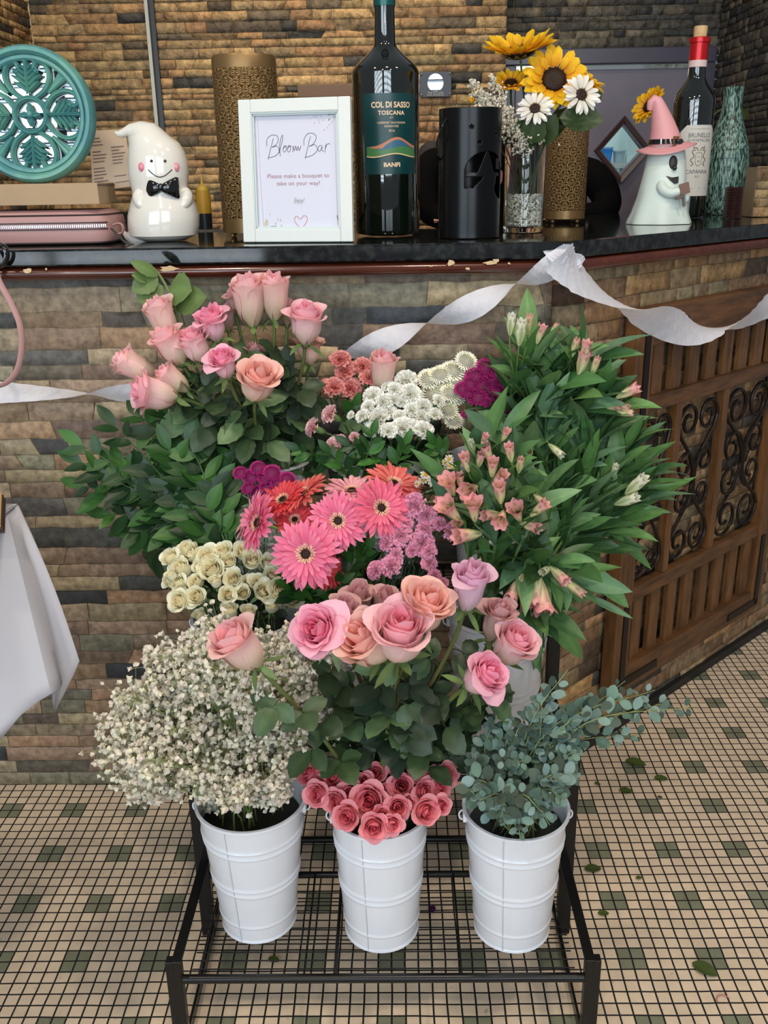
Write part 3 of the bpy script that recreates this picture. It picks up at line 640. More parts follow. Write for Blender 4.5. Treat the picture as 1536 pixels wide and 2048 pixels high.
def calyx(mb, head, ax, size, col, bulb=.13, n=5, ln=.55, spread=1.1, rnd=random):
    x, y, d = basis(ax); head = V(head)
    for p, r in ():
        pass
    tube(mb, [head - d * size * .16, head - d * size * .06, head + d * size * .03, head + d * size * .09], [size * .035, size * bulb * .9, size * bulb, size * bulb * .7], 8, col)
    for i in range(n):
        a = 2 * PI * i / n + rnd.uniform(-.3, .3); o = x * math.cos(a) + y * math.sin(a); dd = (o * spread + d * rnd.uniform(-.9, .5)).normalized()
        leaf(mb, head + o * size * bulb * .6 + d * size * .02, dd, (d - dd * d.dot(dd)), size * ln * rnd.uniform(.7, 1.1), size * .15, jit(col, .1, rnd), droop=rnd.uniform(-.5, 1.2), seg=4, across=1)
def stem_path(base, head, ax, bend=.35, n=10):
    base, head, ax = V(base), V(head), V(ax).normalized(); L = (head - base).length
    return bez(base, base + V((0, 0, 1)) * L * .35 + (head - base) * .1, head - ax * L * bend, head, n)
def spot(key, k, rnd, depth=.5):
    x, y, z, h, rb, rt = BK[key]; a = rnd.uniform(0, 2 * PI); r = rt * .75 * math.sqrt(rnd.random()); return V((x + r * math.cos(a) * .8, y + r * math.sin(a) * .8, z + h * depth))
def rose_leaves(mb, path, rnd, n, L, col, t0=.35, t1=.9, serr=.05, size=1.0, cols=None):
    """compound leaves on short stalks along the stem"""
    for i in range(n):
        t = t0 + (t1 - t0) * (i + rnd.random() * .6) / n; k = int(t * (len(path) - 1)); p = V(path[k]); T = (path[min(k + 1, len(path) - 1)] - path[max(0, k - 1)]).normalized()
        a = rnd.uniform(0, 2 * PI); x, y, _ = basis(T); o = x * math.cos(a) + y * math.sin(a)
        tw = toward(p); 
        if o.dot(tw) < -.2: o = -o
        d = (o + T * .35 + V((0, 0, -.10))).normalized(); q = p + d * L * .55
        c0 = rnd.choice(cols) if cols else col
        tube(mb, [p, p.lerp(q, .5) + T * L * .05, q], [.0011, .0009, .0007], 5, mixc(c0, S(90, 60, 40), .3), caps=False)
        nrm = (tw * .8 + V((0, 0, 1)) * .7 + V((rnd.uniform(-.6, .6), rnd.uniform(-.6, .6), rnd.uniform(-.3, .3)))).normalized(); side = d.cross(nrm).normalized()
        leaf(mb, q, (d + V((0, 0, -.25))).normalized(), nrm, L * rnd.uniform(.85, 1.15) * size, L * .68 * size, jit(c0, .14, rnd), droop=rnd.uniform(.1, .8), fold=.12, seg=9, across=2, serr=serr, peak=.46, wav=.02)
        for s in (-1, 1):
            if rnd.random() < .75: leaf(mb, q - d * L * .12, (side * s * .9 + d * .25).normalized(), nrm, L * .78 * size * rnd.uniform(.8, 1.1), L * .52 * size, jit(c0, .14, rnd), droop=rnd.uniform(.1, .7), fold=.12, seg=9, across=2, serr=serr, peak=.46)

RP = [rose_mesh('rose_bloom', 1, .45, S(250, 140, 150), S(252, 194, 196), S(250, 214, 208), S(214, 210, 160), hgt=1.10, loose=.2),
      rose_mesh('rose_bloom', 2, .70, S(250, 136, 154), S(252, 188, 200), S(252, 216, 216), S(230, 212, 180), layers=7, hgt=.98, loose=.3),
      rose_mesh('rose_bloom', 3, .25, S(248, 156, 160), S(250, 196, 198), S(246, 210, 200), S(206, 200, 146), ruf=.05, hgt=1.22, loose=.15),
      rose_mesh('rose_bloom', 4, .95, S(250, 120, 150), S(254, 174, 200), S(254, 204, 216), S(240, 216, 206), layers=8, ruf=.05, hgt=.86, loose=.35),
      rose_mesh('rose_bloom', 5, .60, S(250, 160, 146), S(253, 196, 184), S(252, 216, 204), S(230, 212, 172), layers=7, ruf=.055, hgt=1.05, loose=.4),
      rose_mesh('rose_bloom', 6, .50, S(222, 150, 156), S(224, 172, 174), S(216, 178, 172), S(182, 162, 128), layers=6, ruf=.08, hgt=1.15, loose=.4),
      rose_mesh('rose_bloom', 7, .55, S(240, 172, 196), S(240, 190, 212), S(234, 196, 218), S(222, 206, 204), layers=6, ruf=.06, hgt=1.12, loose=.3)]
LG = [S(62, 84, 52), S(50, 68, 44), S(72, 94, 60), S(92, 118, 78), S(44, 60, 44)]
def rose(key, px, py, dia, Y, ax, variant, name, cat, group, rnd, lt0=.35, leaves=6, leafL=.040, size=1.0, leafcols=None, label=None, sq=1.0, scol=None, stem_r=.0028, depth=.45, base=None):
    H = at(px, py, Y); s = dia / ppm(H) * 1.02; ax = V(ax).normalized(); head = H - ax * s * .50
    b0 = base or spot(key, 0, rnd, depth)
    t = thing(name, label or name, cat, b0, group); path = stem_path(b0, head, ax, .30, 12)
    inst('bloom', variant, t, head, quat_to(ax, rnd.uniform(0, 6)), s * size)
    sc = scol or S(96, 112, 58); mb = MB(); tube(mb, path, [stem_r * 1.15] * 4 + [stem_r] * 9, 7, [mixc(sc, S(110, 70, 46), .5 * max(0, math.sin(i * .9))) for i in range(13)]); mb.build('stem', STEM, t)
    mb = MB(); calyx(mb, head, ax, s, S(104, 128, 74), rnd=rnd); mb.build('sepals', LEAF, t)
    if leaves:
        mb = MB(); rose_leaves(mb, path, rnd, leaves, leafL, LG[0], t0=lt0, cols=leafcols or LG); mb.build('leaves', LEAF, t)
    return t
R = random.Random(77)
# tall pink roses rising from the front centre bucket: (px, py, size px, depth, axis, variant, label)
big = [
 (486, 1300, 100, -.610, (-.45, -.45, .80), 0, 'single peach pink rose leaning far left over the baby\'s breath'),
 (640, 1262, 122, -.560, (-.25, -.85, .45), 3, 'large open deep pink rose facing forward above the baby\'s breath'),
 (684, 1240, 78, -.525, (.25, -.35, .85), 5, 'small pink rose tucked behind the right edge of the large open one'),
 (716, 1216, 76, -.470, (.0, -.25, .95), 5, 'dusty wilted pink rose standing upright behind the tall front roses'),
 (766, 1222, 74, -.475, (.2, -.3, .9), 5, 'faded pink rose between the dusty wilted one and the peach one'),
 (738, 1288, 104, -.575, (-.45, -.55, .65), 4, 'coral edged rose hanging open at the left of the central cluster'),
 (800, 1272, 128, -.590, (.05, -.55, .80), 1, 'pale pink rose with folded petals at the centre of the tall roses'),
 (846, 1222, 100, -.560, (.25, -.45, .85), 4, 'peach coral rose at the top of the central cluster'),
 (938, 1180, 96, -.540, (.15, -.35, .95), 6, 'lilac pink rose standing upright below the striped lilies'),
 (990, 1248, 80, -.500, (.2, -.3, .9), 5, 'dusty lilac rose behind the pink one at right'),
 (1024, 1292, 92, -.535, (.35, -.5, .75), 1, 'bright pink rose in front of the right middle bucket'),
 (968, 1352, 104, -.590, (.45, -.60, .55), 3, 'pink and white rose facing right above the eucalyptus')]
for (px, py, d, Y, ax, v, lb) in big:
    ax = (ax[0], ax[1] * .62, ax[2]); rose('fc', px, py, d, Y, ax, RP[v], 'tall_rose', 'rose', 'tall pink roses in the front centre bucket', R, lt0=.50, leaves=5, leafL=.046, label=lb, size=1.03, stem_r=.0030)
# top left roses from the top step
top = [
 (330, 650, 66, -.170, (-.25, -.25, .9), 2), (345, 698, 68, -.200, (-.35, -.35, .85), 0), (390, 692, 68, -.200, (-.25, -.45, .85), 1), (423, 645, 78, -.190, (-.15, -.45, .85), 3),
 (500, 614, 76, -.160, (-.05, -.3, .95), 2), (548, 604, 68, -.150, (.05, -.25, .95), 2), (468, 608, 40, -.120, (-.1, -.2, .95), 5), (575, 630, 44, -.120, (.1, -.2, .95), 5),
 (612, 648, 80, -.170, (.1, -.35, .92), 1), (447, 725, 72, -.230, (-.1, -.6, .8), 3), (515, 768, 78, -.250, (.2, -.6, .75), 4), (284, 741, 62, -.190, (-.75, -.25, .5), 2),
 (266, 733, 56, -.170, (-.8, -.2, .5), 0), (310, 787, 84, -.230, (-.8, -.5, .25), 1), (354, 765, 52, -.210, (-.6, -.3, .6), 2), (618, 702, 52, -.130, (.1, -.3, .9), 4),
 (508, 716, 42, -.150, (.1, -.3, .9), 5), (765, 753, 62, -.150, (.1, -.3, .9), 2), (455, 640, 44, -.12, (0, -.2, 1), 5)]
tl = []
for (px, py, d, Y, ax, v) in top:
    k = 'bl' if px < 700 else 'bc'; ax = (ax[0], ax[1] * .7, ax[2]); o = rose(k, px, py, d, Y, ax, RP[v], 'rose', 'rose', 'pink roses in the top left bucket', R, leaves=7 if d > 60 else 3, leafL=.050, size=1.05); tl.append((o, px, py))
label_rows(tl, 'pale pink rose of the top left bunch', 5)
# a leafy shoot reaching above the counter edge
t = thing('rose_shoot', 'leafy rose shoot without a flower reaching up to the counter moulding', 'rose leaves', spot('bl', 0, R)); tip = at(288, 525, -.13)
path = [V(t.location), at(450, 860, -.16), at(372, 690, -.15), at(345, 600, -.14), at(315, 545, -.13), tip]; path = poly_spline(path, 4)
mb = MB(); tube(mb, path, .0022, 7, S(104, 122, 66)); mb.build('stem', STEM, t); mb = MB()
for (bx, by, tx, ty, w) in ((316, 552, 262, 520, 26), (316, 556, 262, 580, 44), (325, 572, 272, 600, 52), (338, 582, 380, 578, 70), (345, 600, 296, 628, 46), (350, 610, 408, 590, 60), (300, 560, 265, 548, 24), (340, 615, 330, 640, 30)):
    a, b = at(bx, by, -.14), at(tx, ty, -.16); leaf(mb, a, b - a, toward(a) + V((0, 0, .5)), (b - a).length, w / 1180, jit(S(96, 120, 66), .12, R), droop=.3, seg=9, serr=.05)
mb.build('leaves', LEAF, t)

# small spray rose heads
def spray(key, pts, variants, what, nrow, Y0, Yk, py0, group, name, axf, rnd, leaves=1, cols=None, scol=None, depth=.6, nmax=1.0, stem=.0013):
    out = []
    for (px, py, d) in pts:
        Y = Y0 + Yk * (py - py0); H = at(px, py, Y); ax = V(axf(px, py, rnd)).normalized(); s = d / ppm(H) * 1.20; head = H - ax * s * .42; b0 = spot(key, 0, rnd, depth); t = thing(name, '', 'spray rose', b0, group)
        path = stem_path(b0, head, ax, .35, 9); inst('bloom', rnd.choice(variants), t, head, quat_to(ax, rnd.uniform(0, 6)), s * nmax)
        mb = MB(); tube(mb, path, stem, 6, scol or S(92, 116, 62)); mb.build('stem', STEM, t)
        mb = MB(); calyx(mb, head, ax, s, S(100, 130, 76), bulb=.15, ln=.5, rnd=rnd); mb.build('sepals', LEAF, t)
        if leaves:
            mb = MB(); rose_leaves(mb, path, rnd, leaves, .020, LG[0], t0=.55, t1=.95, cols=cols or LG); mb.build('leaves', LEAF, t)
        out.append((t, px, py))
    label_rows(out, what, nrow); return out
SP = [rose_mesh('spray_bloom', 20 + i, o, S(236, 104, 126), S(248, 154, 166), S(252, 178, 182), S(244, 190, 172), layers=6, hgt=.85, nu=7, nv=7, ruf=.035, loose=.2) for i, o in enumerate((.9, .75, .55, 1.0))]
SC = [rose_mesh('spray_bloom', 30 + i, o, S(255, 232, 190), S(255, 248, 218), S(255, 252, 232), S(236, 240, 200), layers=6, hgt=.95, nu=7, nv=7, ruf=.04, loose=.15) for i, o in enumerate((.9, .6, .35, .75))]
pinks = [(622, 1548, 44), (637, 1588, 44), (668, 1552, 46), (700, 1564, 32), (640, 1566, 26), (728, 1565, 38), (752, 1546, 38), (740, 1600, 62), (703, 1588, 48), (674, 1602, 42), (698, 1630, 50), (748, 1650, 54), (783, 1646, 40), (769, 1580, 28), (803, 1571, 46), (830, 1545, 36), (791, 1545, 24), (795, 1612, 44), (819, 1602, 26), (845, 1582, 46), (848, 1620, 50), (878, 1575, 36), (881, 1610, 36), (864, 1550, 32), (891, 1550, 40), (765, 1626, 30)]
spray('fc', pinks, SP, 'pink spray rose in the front centre bucket', 5, -.542, -.00068, 1545, 'pink spray roses', 'spray_rose', lambda x, y, r: ((x - 760) / 260 + r.uniform(-.15, .15), -.75 - (y - 1545) * .004, .75 - (y - 1545) * .004), R, leaves=0, depth=.75)
creams = [(346, 1120, 38), (366, 1140, 40), (387, 1110, 34), (418, 1118, 42), (427, 1144, 48), (447, 1108, 34), (460, 1126, 32), (489, 1106, 34), (505, 1124, 34), (362, 1168, 34), (343, 1162, 28), (395, 1165, 28), (397, 1194, 42), (363, 1203, 38), (364, 1182, 26), (468, 1160, 40), (496, 1163, 26), (457, 1190, 32), (485, 1187, 28), (526, 1183, 44), (514, 1166, 32), (558, 1182, 44), (585, 1196, 38), (535, 1128, 32), (545, 1152, 34), (375, 1100, 30), (575, 1150, 34), (404, 1136, 30)]
buds = [(460, 1226, 30), (497, 1228, 27), (543, 1214, 28), (401, 1233, 22), (344, 1152, 20), (432, 1166, 22)]
spray('ml', creams, SC, 'cream spray rose in the middle left bucket', 5, -.300, -.00060, 1110, 'cream spray roses', 'spray_rose', lambda x, y, r: ((x - 465) / 240 + r.uniform(-.15, .15), -.65 - (y - 1110) * .003, .85 - (y - 1110) * .003), R, leaves=1, depth=.7)
spray('ml', buds, [SC[2]], 'closed cream rosebud near the middle left bucket rim', 2, -.340, -.0002, 1150, 'cream rosebuds', 'rosebud', lambda x, y, r: ((x - 465) / 260, -.35, .9), R, leaves=0, depth=.8)

# carnations
def carnation_mesh(name, seed, cc_, edge, base, n=40, frill=.075, nu=8, flat=.72):
    rnd = random.Random(seed); mb = MB()
    for i in range(n):
        t = (i + .5) / n; th = .10 + 1.35 * t; a = i * 2.39996 + rnd.uniform(-.2, .2); d = V((math.sin(th) * math.cos(a), math.sin(th) * math.sin(a), math.cos(th)))
        L = .44 * (1 - .12 * (1 - t)) * rnd.uniform(.9, 1.08); w0 = rnd.uniform(.42, .60); s = V((-math.sin(a), math.cos(a), 0)); nn = d.cross(s); o = V((0, 0, .30)); rows = []; cc = []; tw = rnd.uniform(-.9, .9); s2 = s * math.cos(tw) + nn * math.sin(tw); n2 = d.cross(s2); ph = rnd.uniform(0, 6)
        for k in range(5):
            v = k / 4; row = []
            for j in range(nu + 1):
                u = j / nu * 2 - 1; f = math.sin(u * 8 + ph) * frill * v * v; z = math.cos(u * 13 + ph) * .022 * (v == 1)
                p = o + d * (L * (v ** .8) * (1 - .16 * u * u * v) + z) + s2 * (u * w0 * .5 * (.15 + .85 * v)) + n2 * f; row.append((p.x, p.y, max(.12, o.z + (p.z - o.z) * flat)))
                cc.append(jit(mixc(mixc(base, cc_, min(1, v * 1.3)), edge, 1.0 if v == 1 else (.35 if v > .7 else 0)), .03, rnd))
            rows.append(row)
        mb.grid(rows, cc)
    return mb.mesh(name, PETAL)
def cluster(key, pts, variants, what, nrow, Y0, Yk, py0, group, name, cat, axf, rnd, scol=S(88, 112, 72), tubecol=S(110, 138, 82), tubeL=.55, depth=.55, stem=.0013, leafy=0, off=.45, mul=1.08, conv=None):
    out = []
    for (px, py, d) in pts:
        Y = Y0 + Yk * (py - py0) + rnd.uniform(-.006, .006); H = at(px, py, Y); ax = V(axf(px, py, rnd)).normalized(); s = d / ppm(H) * mul; head = H - ax * s * off; b0 = spot(key, 0, rnd, depth); t = thing(name, '', cat, b0, group)
        tail = head - ax * s * tubeL * .6; path = stem_path(b0, tail, ax, .35, 9); inst('bloom', rnd.choice(variants), t, head, quat_to(ax, rnd.uniform(0, 6)), s)
        mb = MB(); tube(mb, path, stem, 6, scol)
        if leafy:
            for i in range(leafy):
                k = rnd.randint(3, 8); a = rnd.uniform(0, 6.28); dd = V((math.cos(a), math.sin(a), rnd.uniform(.2, 1.2))); leaf(mb, path[k], dd, toward(path[k]) + V((0, 0, .4)), rnd.uniform(.025, .045), .0035, jit(scol, .1, rnd), droop=.9, seg=4, across=1)
        mb.build('stem', STEM, t)
        if tubeL:
            mb = MB(); tube(mb, [tail, head - ax * s * .1, head + ax * s * .20, head + ax * s * .26], [s * .06, s * .14, s * .16, s * .12], 8, tubecol); mb.build('calyx', LEAF, t)
        out.append((t, px, py))
    label_rows(out, what, nrow); return out
CW = [carnation_mesh('carnation_bloom', 40 + i, S(254, 252, 240), S(255, 255, 250), S(240, 242, 206)) for i in range(3)]
CCo = [carnation_mesh('carnation_bloom', 45 + i, S(246, 150, 144), S(248, 182, 174), S(226, 110, 106), n=50) for i in range(2)]
CPk = [carnation_mesh('carnation_bloom', 48 + i, S(246, 196, 198), S(250, 214, 216), S(232, 150, 156)) for i in range(2)]
CSt = [carnation_mesh('carnation_bloom', 52 + i, S(255, 238, 242), S(248, 160, 196), S(252, 214, 226), frill=.10) for i in range(3)]
front = lambda cx, k=200: (lambda x, y, r: ((x - cx) / k + r.uniform(-.2, .2), -.55 + r.uniform(-.15, .1), .75 + r.uniform(-.1, .15)))
cluster('bc', [(690, 737, 50), (726, 728, 46), (700, 772, 54), (668, 770, 52), (740, 752, 44), (680, 714, 48), (652, 768, 34), (760, 775, 30)], CCo, 'coral pink carnation of the back row bunch', 2, -.130, -.0003, 715, 'coral carnations', 'carnation', 'carnation', front(700), R)
cluster('bc', [(620, 853, 44), (655, 826, 46), (664, 888, 46), (708, 872, 26), (676, 880, 34)], CPk, 'light pink carnation below the coral ones', 2, -.215, -.0002, 830, 'light pink carnations', 'carnation', 'carnation', lambda x, y, r: ((x - 720) / 90, -.45, .6), R)
whites = [(812, 757, 46), (790, 776, 32), (746, 789, 42), (766, 800, 38), (824, 786, 46), (786, 796, 36), (803, 802, 26), (752, 832, 56), (722, 829, 32), (700, 829, 20), (826, 818, 36), (850, 811, 42), (879, 800, 30), (846, 831, 38), (873, 826, 32), (777, 858, 38), (806, 851, 52), (824, 850, 42), (848, 855, 44), (743, 855, 38), (776, 770, 30), (735, 810, 30), (800, 830, 30), (778, 822, 34)]
cluster('bc', whites, CW, 'white carnation of the back row bunch', 5, -.165, -.0007, 757, 'white carnations', 'carnation', 'carnation', front(800, 160), R, mul=1.2)
stripes = [(826, 1010, 44), (851, 1031, 40), (848, 1056, 36), (800, 1069, 42), (784, 1050, 34), (810, 1046, 32), (846, 1086, 46), (857, 1101, 30), (780, 1129, 42), (748, 1140, 34), (858, 1125, 30), (770, 1086, 30), (790, 1108, 28), (816, 1176, 32), (906, 1062, 34), (880, 1046, 26), (772, 1062, 30), (870, 1150, 24), (886, 1165, 22), (822, 1100, 26)]
cluster('mc', stripes, CSt, 'pink edged white carnation right of the daisies', 5, -.380, -.0004, 1010, 'pink edged carnations', 'carnation', 'carnation', lambda x, y, r: ((x - 860) / 140 + r.uniform(-.3, .3), -.7, .55 + r.uniform(-.2, .2)), R, scol=S(96, 122, 96), mul=1.35)

# chrysanthemums
def mum_mesh(name, seed, c_in, c_out, c_mid, n=130, dome=.55, pl_=.17, w=.07):
    rnd = random.Random(seed); mb = MB(); revolve(mb, [(.001, .02), (.28, .03), (.40, .10), (.40, .18), (.30, .30), (.15, .38), (.001, .40)], n=14, col=mixc(c_out, (0, 0, 0), .55))  # core blackened to put shade into the gaps between petals
    for i in range(n):
        t = math.sqrt((i + .5) / n); a = i * 2.39996; th = t * 1.65; d = V((math.sin(th) * math.cos(a), math.sin(th) * math.sin(a), math.cos(th))); p = V((d.x * .36, d.y * .36, .19 + d.z * .37 * dome)); s = V((-math.sin(a), math.cos(a), 0)); L = pl_ * (.45 + .75 * t) * rnd.uniform(.85, 1.1)
        c = jit(mixc(c_in, c_out, min(1, t * 1.6)), .22, rnd); d2 = (d + V((0, 0, .45 * (1 - t)))).normalized(); leaf(mb, p, d2, V((0, 0, 1)) + d * -.2, L, w * (.5 + t * .6), c, droop=-.4 + .5 * t, fold=.3, seg=3, across=1, peak=.62, tip=.5)
    return mb.mesh(name, PETAL)
MW = [mum_mesh('mum_bloom', 60 + i, S(228, 230, 150), S(254, 252, 236), 0, pl_=.20) for i in range(2)]
MP = [mum_mesh('mum_bloom', 63 + i, S(128, 22, 84), S(190, 50, 132), 0, n=110, dome=.8, pl_=.13) for i in range(2)]
mw = [(934, 722, 42), (906, 741, 46), (880, 748, 42), (860, 757, 46), (918, 762, 46), (868, 785, 52), (902, 785, 40), (890, 765, 40), (896, 821, 36), (908, 841, 34), (912, 795, 34)]
cluster('bc', mw, MW, 'cream button chrysanthemum of the back row', 3, -.135, -.0004, 722, 'cream chrysanthemums', 'chrysanthemum', 'chrysanthemum', front(880), R, tubeL=0, off=.25, scol=S(84, 108, 62), leafy=3)
mp = [(974, 734, 44), (950, 752, 44), (964, 768, 42), (986, 762, 42), (1002, 768, 44), (955, 792, 44), (934, 782, 36), (924, 776, 32), (970, 776, 34), (998, 748, 34), (988, 792, 28), (1010, 821, 26), (966, 875, 24), (1026, 778, 18), (972, 804, 22), (930, 828, 18), (1014, 848, 14), (982, 742, 34), (942, 766, 36), (998, 782, 30)]
cluster('br', mp, MP, 'magenta button chrysanthemum of the back row', 4, -.150, -.0004, 734, 'magenta chrysanthemums at back', 'chrysanthemum', 'chrysanthemum', front(970), R, tubeL=0, off=.25, scol=S(96, 122, 82), leafy=4)
mp2 = [(480, 945, 28), (502, 952, 34), (515, 935, 30), (545, 945, 36), (495, 976, 26), (516, 985, 34), (534, 973, 30), (556, 966, 30), (576, 958, 32), (552, 984, 28), (530, 955, 30)]
cluster('ml', mp2, MP, 'magenta button chrysanthemum left above the gerberas', 3, -.290, -.0003, 940, 'magenta chrysanthemums at left', 'chrysanthemum', 'chrysanthemum', front(530), R, tubeL=0, off=.25, scol=S(120, 140, 110), leafy=3, mul=1.15)

# gerberas, daisies, sunflowers
def ray_flower(name, seed, rings, disc, n_seg=6, dr=.12, drings=(), cup=0.0, discz=.02, backcol=None):
    """rings: (count, length, width, tilt up, r0, color base, color tip)"""
    rnd = random.Random(seed); mb = MB()
    for (cnt, L, W, tilt, r0, c1, c2) in rings:
        for i in range(cnt):
            a = 2 * PI * i / cnt + rnd.uniform(-.07, .07); o = V((math.cos(a), math.sin(a), 0)); tl_ = tilt + rnd.uniform(-.12, .12); d = o * math.cos(tl_) + V((0, 0, math.sin(tl_))); k0 = len(mb.v)
            leaf(mb, o * r0 + V((0, 0, discz * rnd.uniform(.2, .9))), d, V((0, 0, 1)), L * rnd.uniform(.88, 1.06), W * rnd.uniform(.9, 1.1), c1, droop=rnd.uniform(.0, .55) + cup, fold=.22, seg=n_seg, across=2, peak=.62, tip=.55, rnd=rnd, vein=.95, twist=rnd.uniform(-.25, .25))
            per = 5; j = jit((1, 1, 1), .07, rnd)
            for q in range(n_seg + 1):
                c = mixc(c1, c2, q / n_seg)
                for w_ in range(per): mb.c[k0 + q * per + w_] = tuple(c[e] * j[e] * (.93 if w_ in (1, 3) else 1) for e in range(3))
    revolve(mb, [(.001, discz + .015), (dr * .5, discz + .025), (dr * .9, discz + .018), (dr, discz - .005), (dr * .9, -.03), (.001, -.05)], n=20, col=disc)
    for (rr, cnt, ln, wd, col, up) in drings:
        for i in range(cnt):
            a = 2 * PI * i / cnt + rnd.uniform(-.1, .1); o = V((math.cos(a), math.sin(a), 0)); leaf(mb, o * rr * rnd.uniform(.9, 1.1) + V((0, 0, discz + .01)), o * math.cos(up) + V((0, 0, math.sin(up))), V((0, 0, 1)), ln * rnd.uniform(.8, 1.1), wd, jit(col, .12, rnd), droop=.2, seg=2, across=1)
    return mb.mesh(name, PETAL)
def gerb(seed, c1, c2): return ray_flower('gerbera_bloom', seed, [(26, .41, .085, .10, .10, c1, c2), (24, .37, .080, .28, .09, c1, mixc(c1, c2, .7)), (22, .26, .06, .50, .09, mixc(c1, c2, .3), c2)], S(52, 30, 26), dr=.07, drings=[(.06, 36, .075, .016, S(236, 190, 160), .7), (.085, 40, .07, .018, S(240, 206, 186), .45), (.035, 26, .03, .012, S(70, 34, 30), 1.1)])
GB = [gerb(70, S(238, 96, 142), S(252, 150, 180)), gerb(71, S(236, 92, 130), S(246, 132, 160)), gerb(72, S(238, 108, 108), S(248, 140, 128)), gerb(73, S(220, 60, 70), S(240, 96, 104)), gerb(74, S(242, 150, 170), S(246, 190, 196))]
ger = [(516, 1046, 124, -.395, (-.80, -.45, .40), 0, 'pink gerbera turned to the left at the left end of the gerbera bunch'), (612, 1108, 142, -.430, (-.08, -.90, .40), 0, 'large pink gerbera facing forward, lowest of the gerberas'),
 (676, 1042, 120, -.400, (.05, -.88, .45), 0, 'pink gerbera facing forward in the middle of the bunch'), (762, 1016, 120, -.390, (.25, -.85, .50), 1, 'deep pink gerbera with dark centre at the right of the bunch'),
 (704, 982, 116, -.350, (.0, -.10, 1.0), 4, 'pale pink gerbera seen from the side between two deeper ones'), (788, 968, 120, -.340, (.30, -.30, .92), 2, 'coral gerbera at the top right of the bunch'),
 (608, 988, 112, -.350, (-.55, -.15, .85), 2, 'coral pink gerbera tilted left at the top of the bunch'), (566, 1000, 104, -.350, (-.35, -.35, .85), 3, 'red coral gerbera behind the left ones'),
 (590, 1040, 84, -.370, (-.1, -.6, .7), 3, 'dark red gerbera half hidden in the middle'), (652, 1140, 84, -.385, (.35, -.45, .35), 3, 'dark pink gerbera hanging below the large front one'), (505, 1030, 110, -.360, (-.85, -.1, .5), 4, 'pale pink gerbera behind the leftmost one')]
for (px, py, d, Y, ax, v, lb) in ger:
    H = at(px, py, Y); s = d / ppm(H) * 1.06; ax = V(ax).normalized(); head = H; b0 = spot('mc', 0, R, .6); t = thing('gerbera', lb, 'gerbera', b0, 'gerberas'); path = stem_path(b0, head - ax * s * .10, ax, .3, 10)
    inst('bloom', GB[v], t, head, quat_to(ax, R.uniform(0, 6)), s); mb = MB(); tube(mb, path, .0028, 8, S(120, 150, 84)); mb.build('stem', STEM, t)
    mb = MB(); tube(mb, [head - ax * s * .12, head - ax * s * .07, head - ax * s * .01], [s * .04, s * .11, s * .14], 14, S(84, 116, 70))
    x, y, d_ = basis(ax)
    for i in range(22):
        a = 2 * PI * i / 22; o = x * math.cos(a) + y * math.sin(a); leaf(mb, head + o * s * .11 - ax * s * .04, (o + ax * .35).normalized(), -ax, s * .10, s * .03, jit(S(84, 116, 70), .1, R), seg=3, across=1)
    mb.build('bracts', LEAF, t)
DZ = ray_flower('daisy_bloom', 80, [(9, .36, .20, .10, .13, S(238, 232, 206), S(246, 242, 226))], S(226, 176, 36), dr=.17, discz=.05)
cluster('mc', [(852, 949, 22), (866, 962, 23), (846, 961, 18), (866, 947, 17), (884, 982, 18), (898, 918, 18), (900, 932, 16), (892, 940, 16), (890, 925, 14), (874, 952, 14), (834, 968, 14), (908, 936, 13)], [DZ], 'tiny yellow centred daisy beside the lilies', 3, -.330, -.0002, 930, 'tiny daisies', 'daisy', 'daisy', lambda x, y, r: (r.uniform(-.5, .3), -.8, .5 + r.uniform(-.3, .4)), R, tubeL=0, off=0, stem=.0008, leafy=2, mul=1.15)

# alstroemeria: trumpet buds and long leaves
def alst_mesh(name, seed, open_, c_base, c_tip, stripe):
    rnd = random.Random(seed); mb = MB()
    for lay in (0, 1):
        for i in range(3):
            a = 2 * PI * i / 3 + lay * PI / 3; rows = []; cc = []
            for k in range(9):
                v = k / 8; row = []; r = .06 + .13 * math.sin(min(1, v * 1.25) * PI * (.62 + .1 * lay)) + open_ * .34 * max(0, v - .45) ** 1.6 * 2; wv_ = (.55 + .55 * math.sin(v * PI * .8)) * (1 if v < .9 else .55) * (.5 if v == 1 else 1)
                for j in range(5):
                    u = j / 2 - 1; an = a + u * wv_; rr = r * (1 - .04 * abs(u)) + .01 * lay; z = v * (1 - .06 * abs(u)) + (rnd.uniform(-.03, .03) if v > .9 else 0); row.append((rr * math.cos(an), rr * math.sin(an), z))
                    c = mixc(c_base, c_tip, max(0, min(1, (v - .35) * 1.7))); c = mixc(c, stripe, .65 if j == 2 and v < .85 else 0); cc.append(jit(c, .04, rnd))
                rows.append(row)
            mb.grid(rows, cc)
    if open_ > .3:
        for i in range(5):
            a = i * 1.256; tube(mb, [(0, 0, .3), (.04 * math.cos(a), .04 * math.sin(a), .7), (.09 * math.cos(a), .09 * math.sin(a), .92)], .012, 4, S(226, 150, 140))
    return mb.mesh(name, PETAL)
AL = [alst_mesh('lily_bud', 90, 0, S(222, 230, 160), S(244, 190, 172), S(120, 140, 80)), alst_mesh('lily_bud', 91, .35, S(236, 238, 178), S(252, 178, 182), S(150, 120, 90)), alst_mesh('lily_flower', 92, .8, S(246, 236, 186), S(252, 170, 176), S(176, 110, 100)), alst_mesh('lily_bud', 93, .1, S(226, 234, 180), S(250, 244, 226), S(130, 150, 90))]
AG = [S(92, 132, 72), S(76, 116, 66), S(104, 144, 86), S(116, 154, 104), S(66, 100, 58), S(96, 132, 98)]
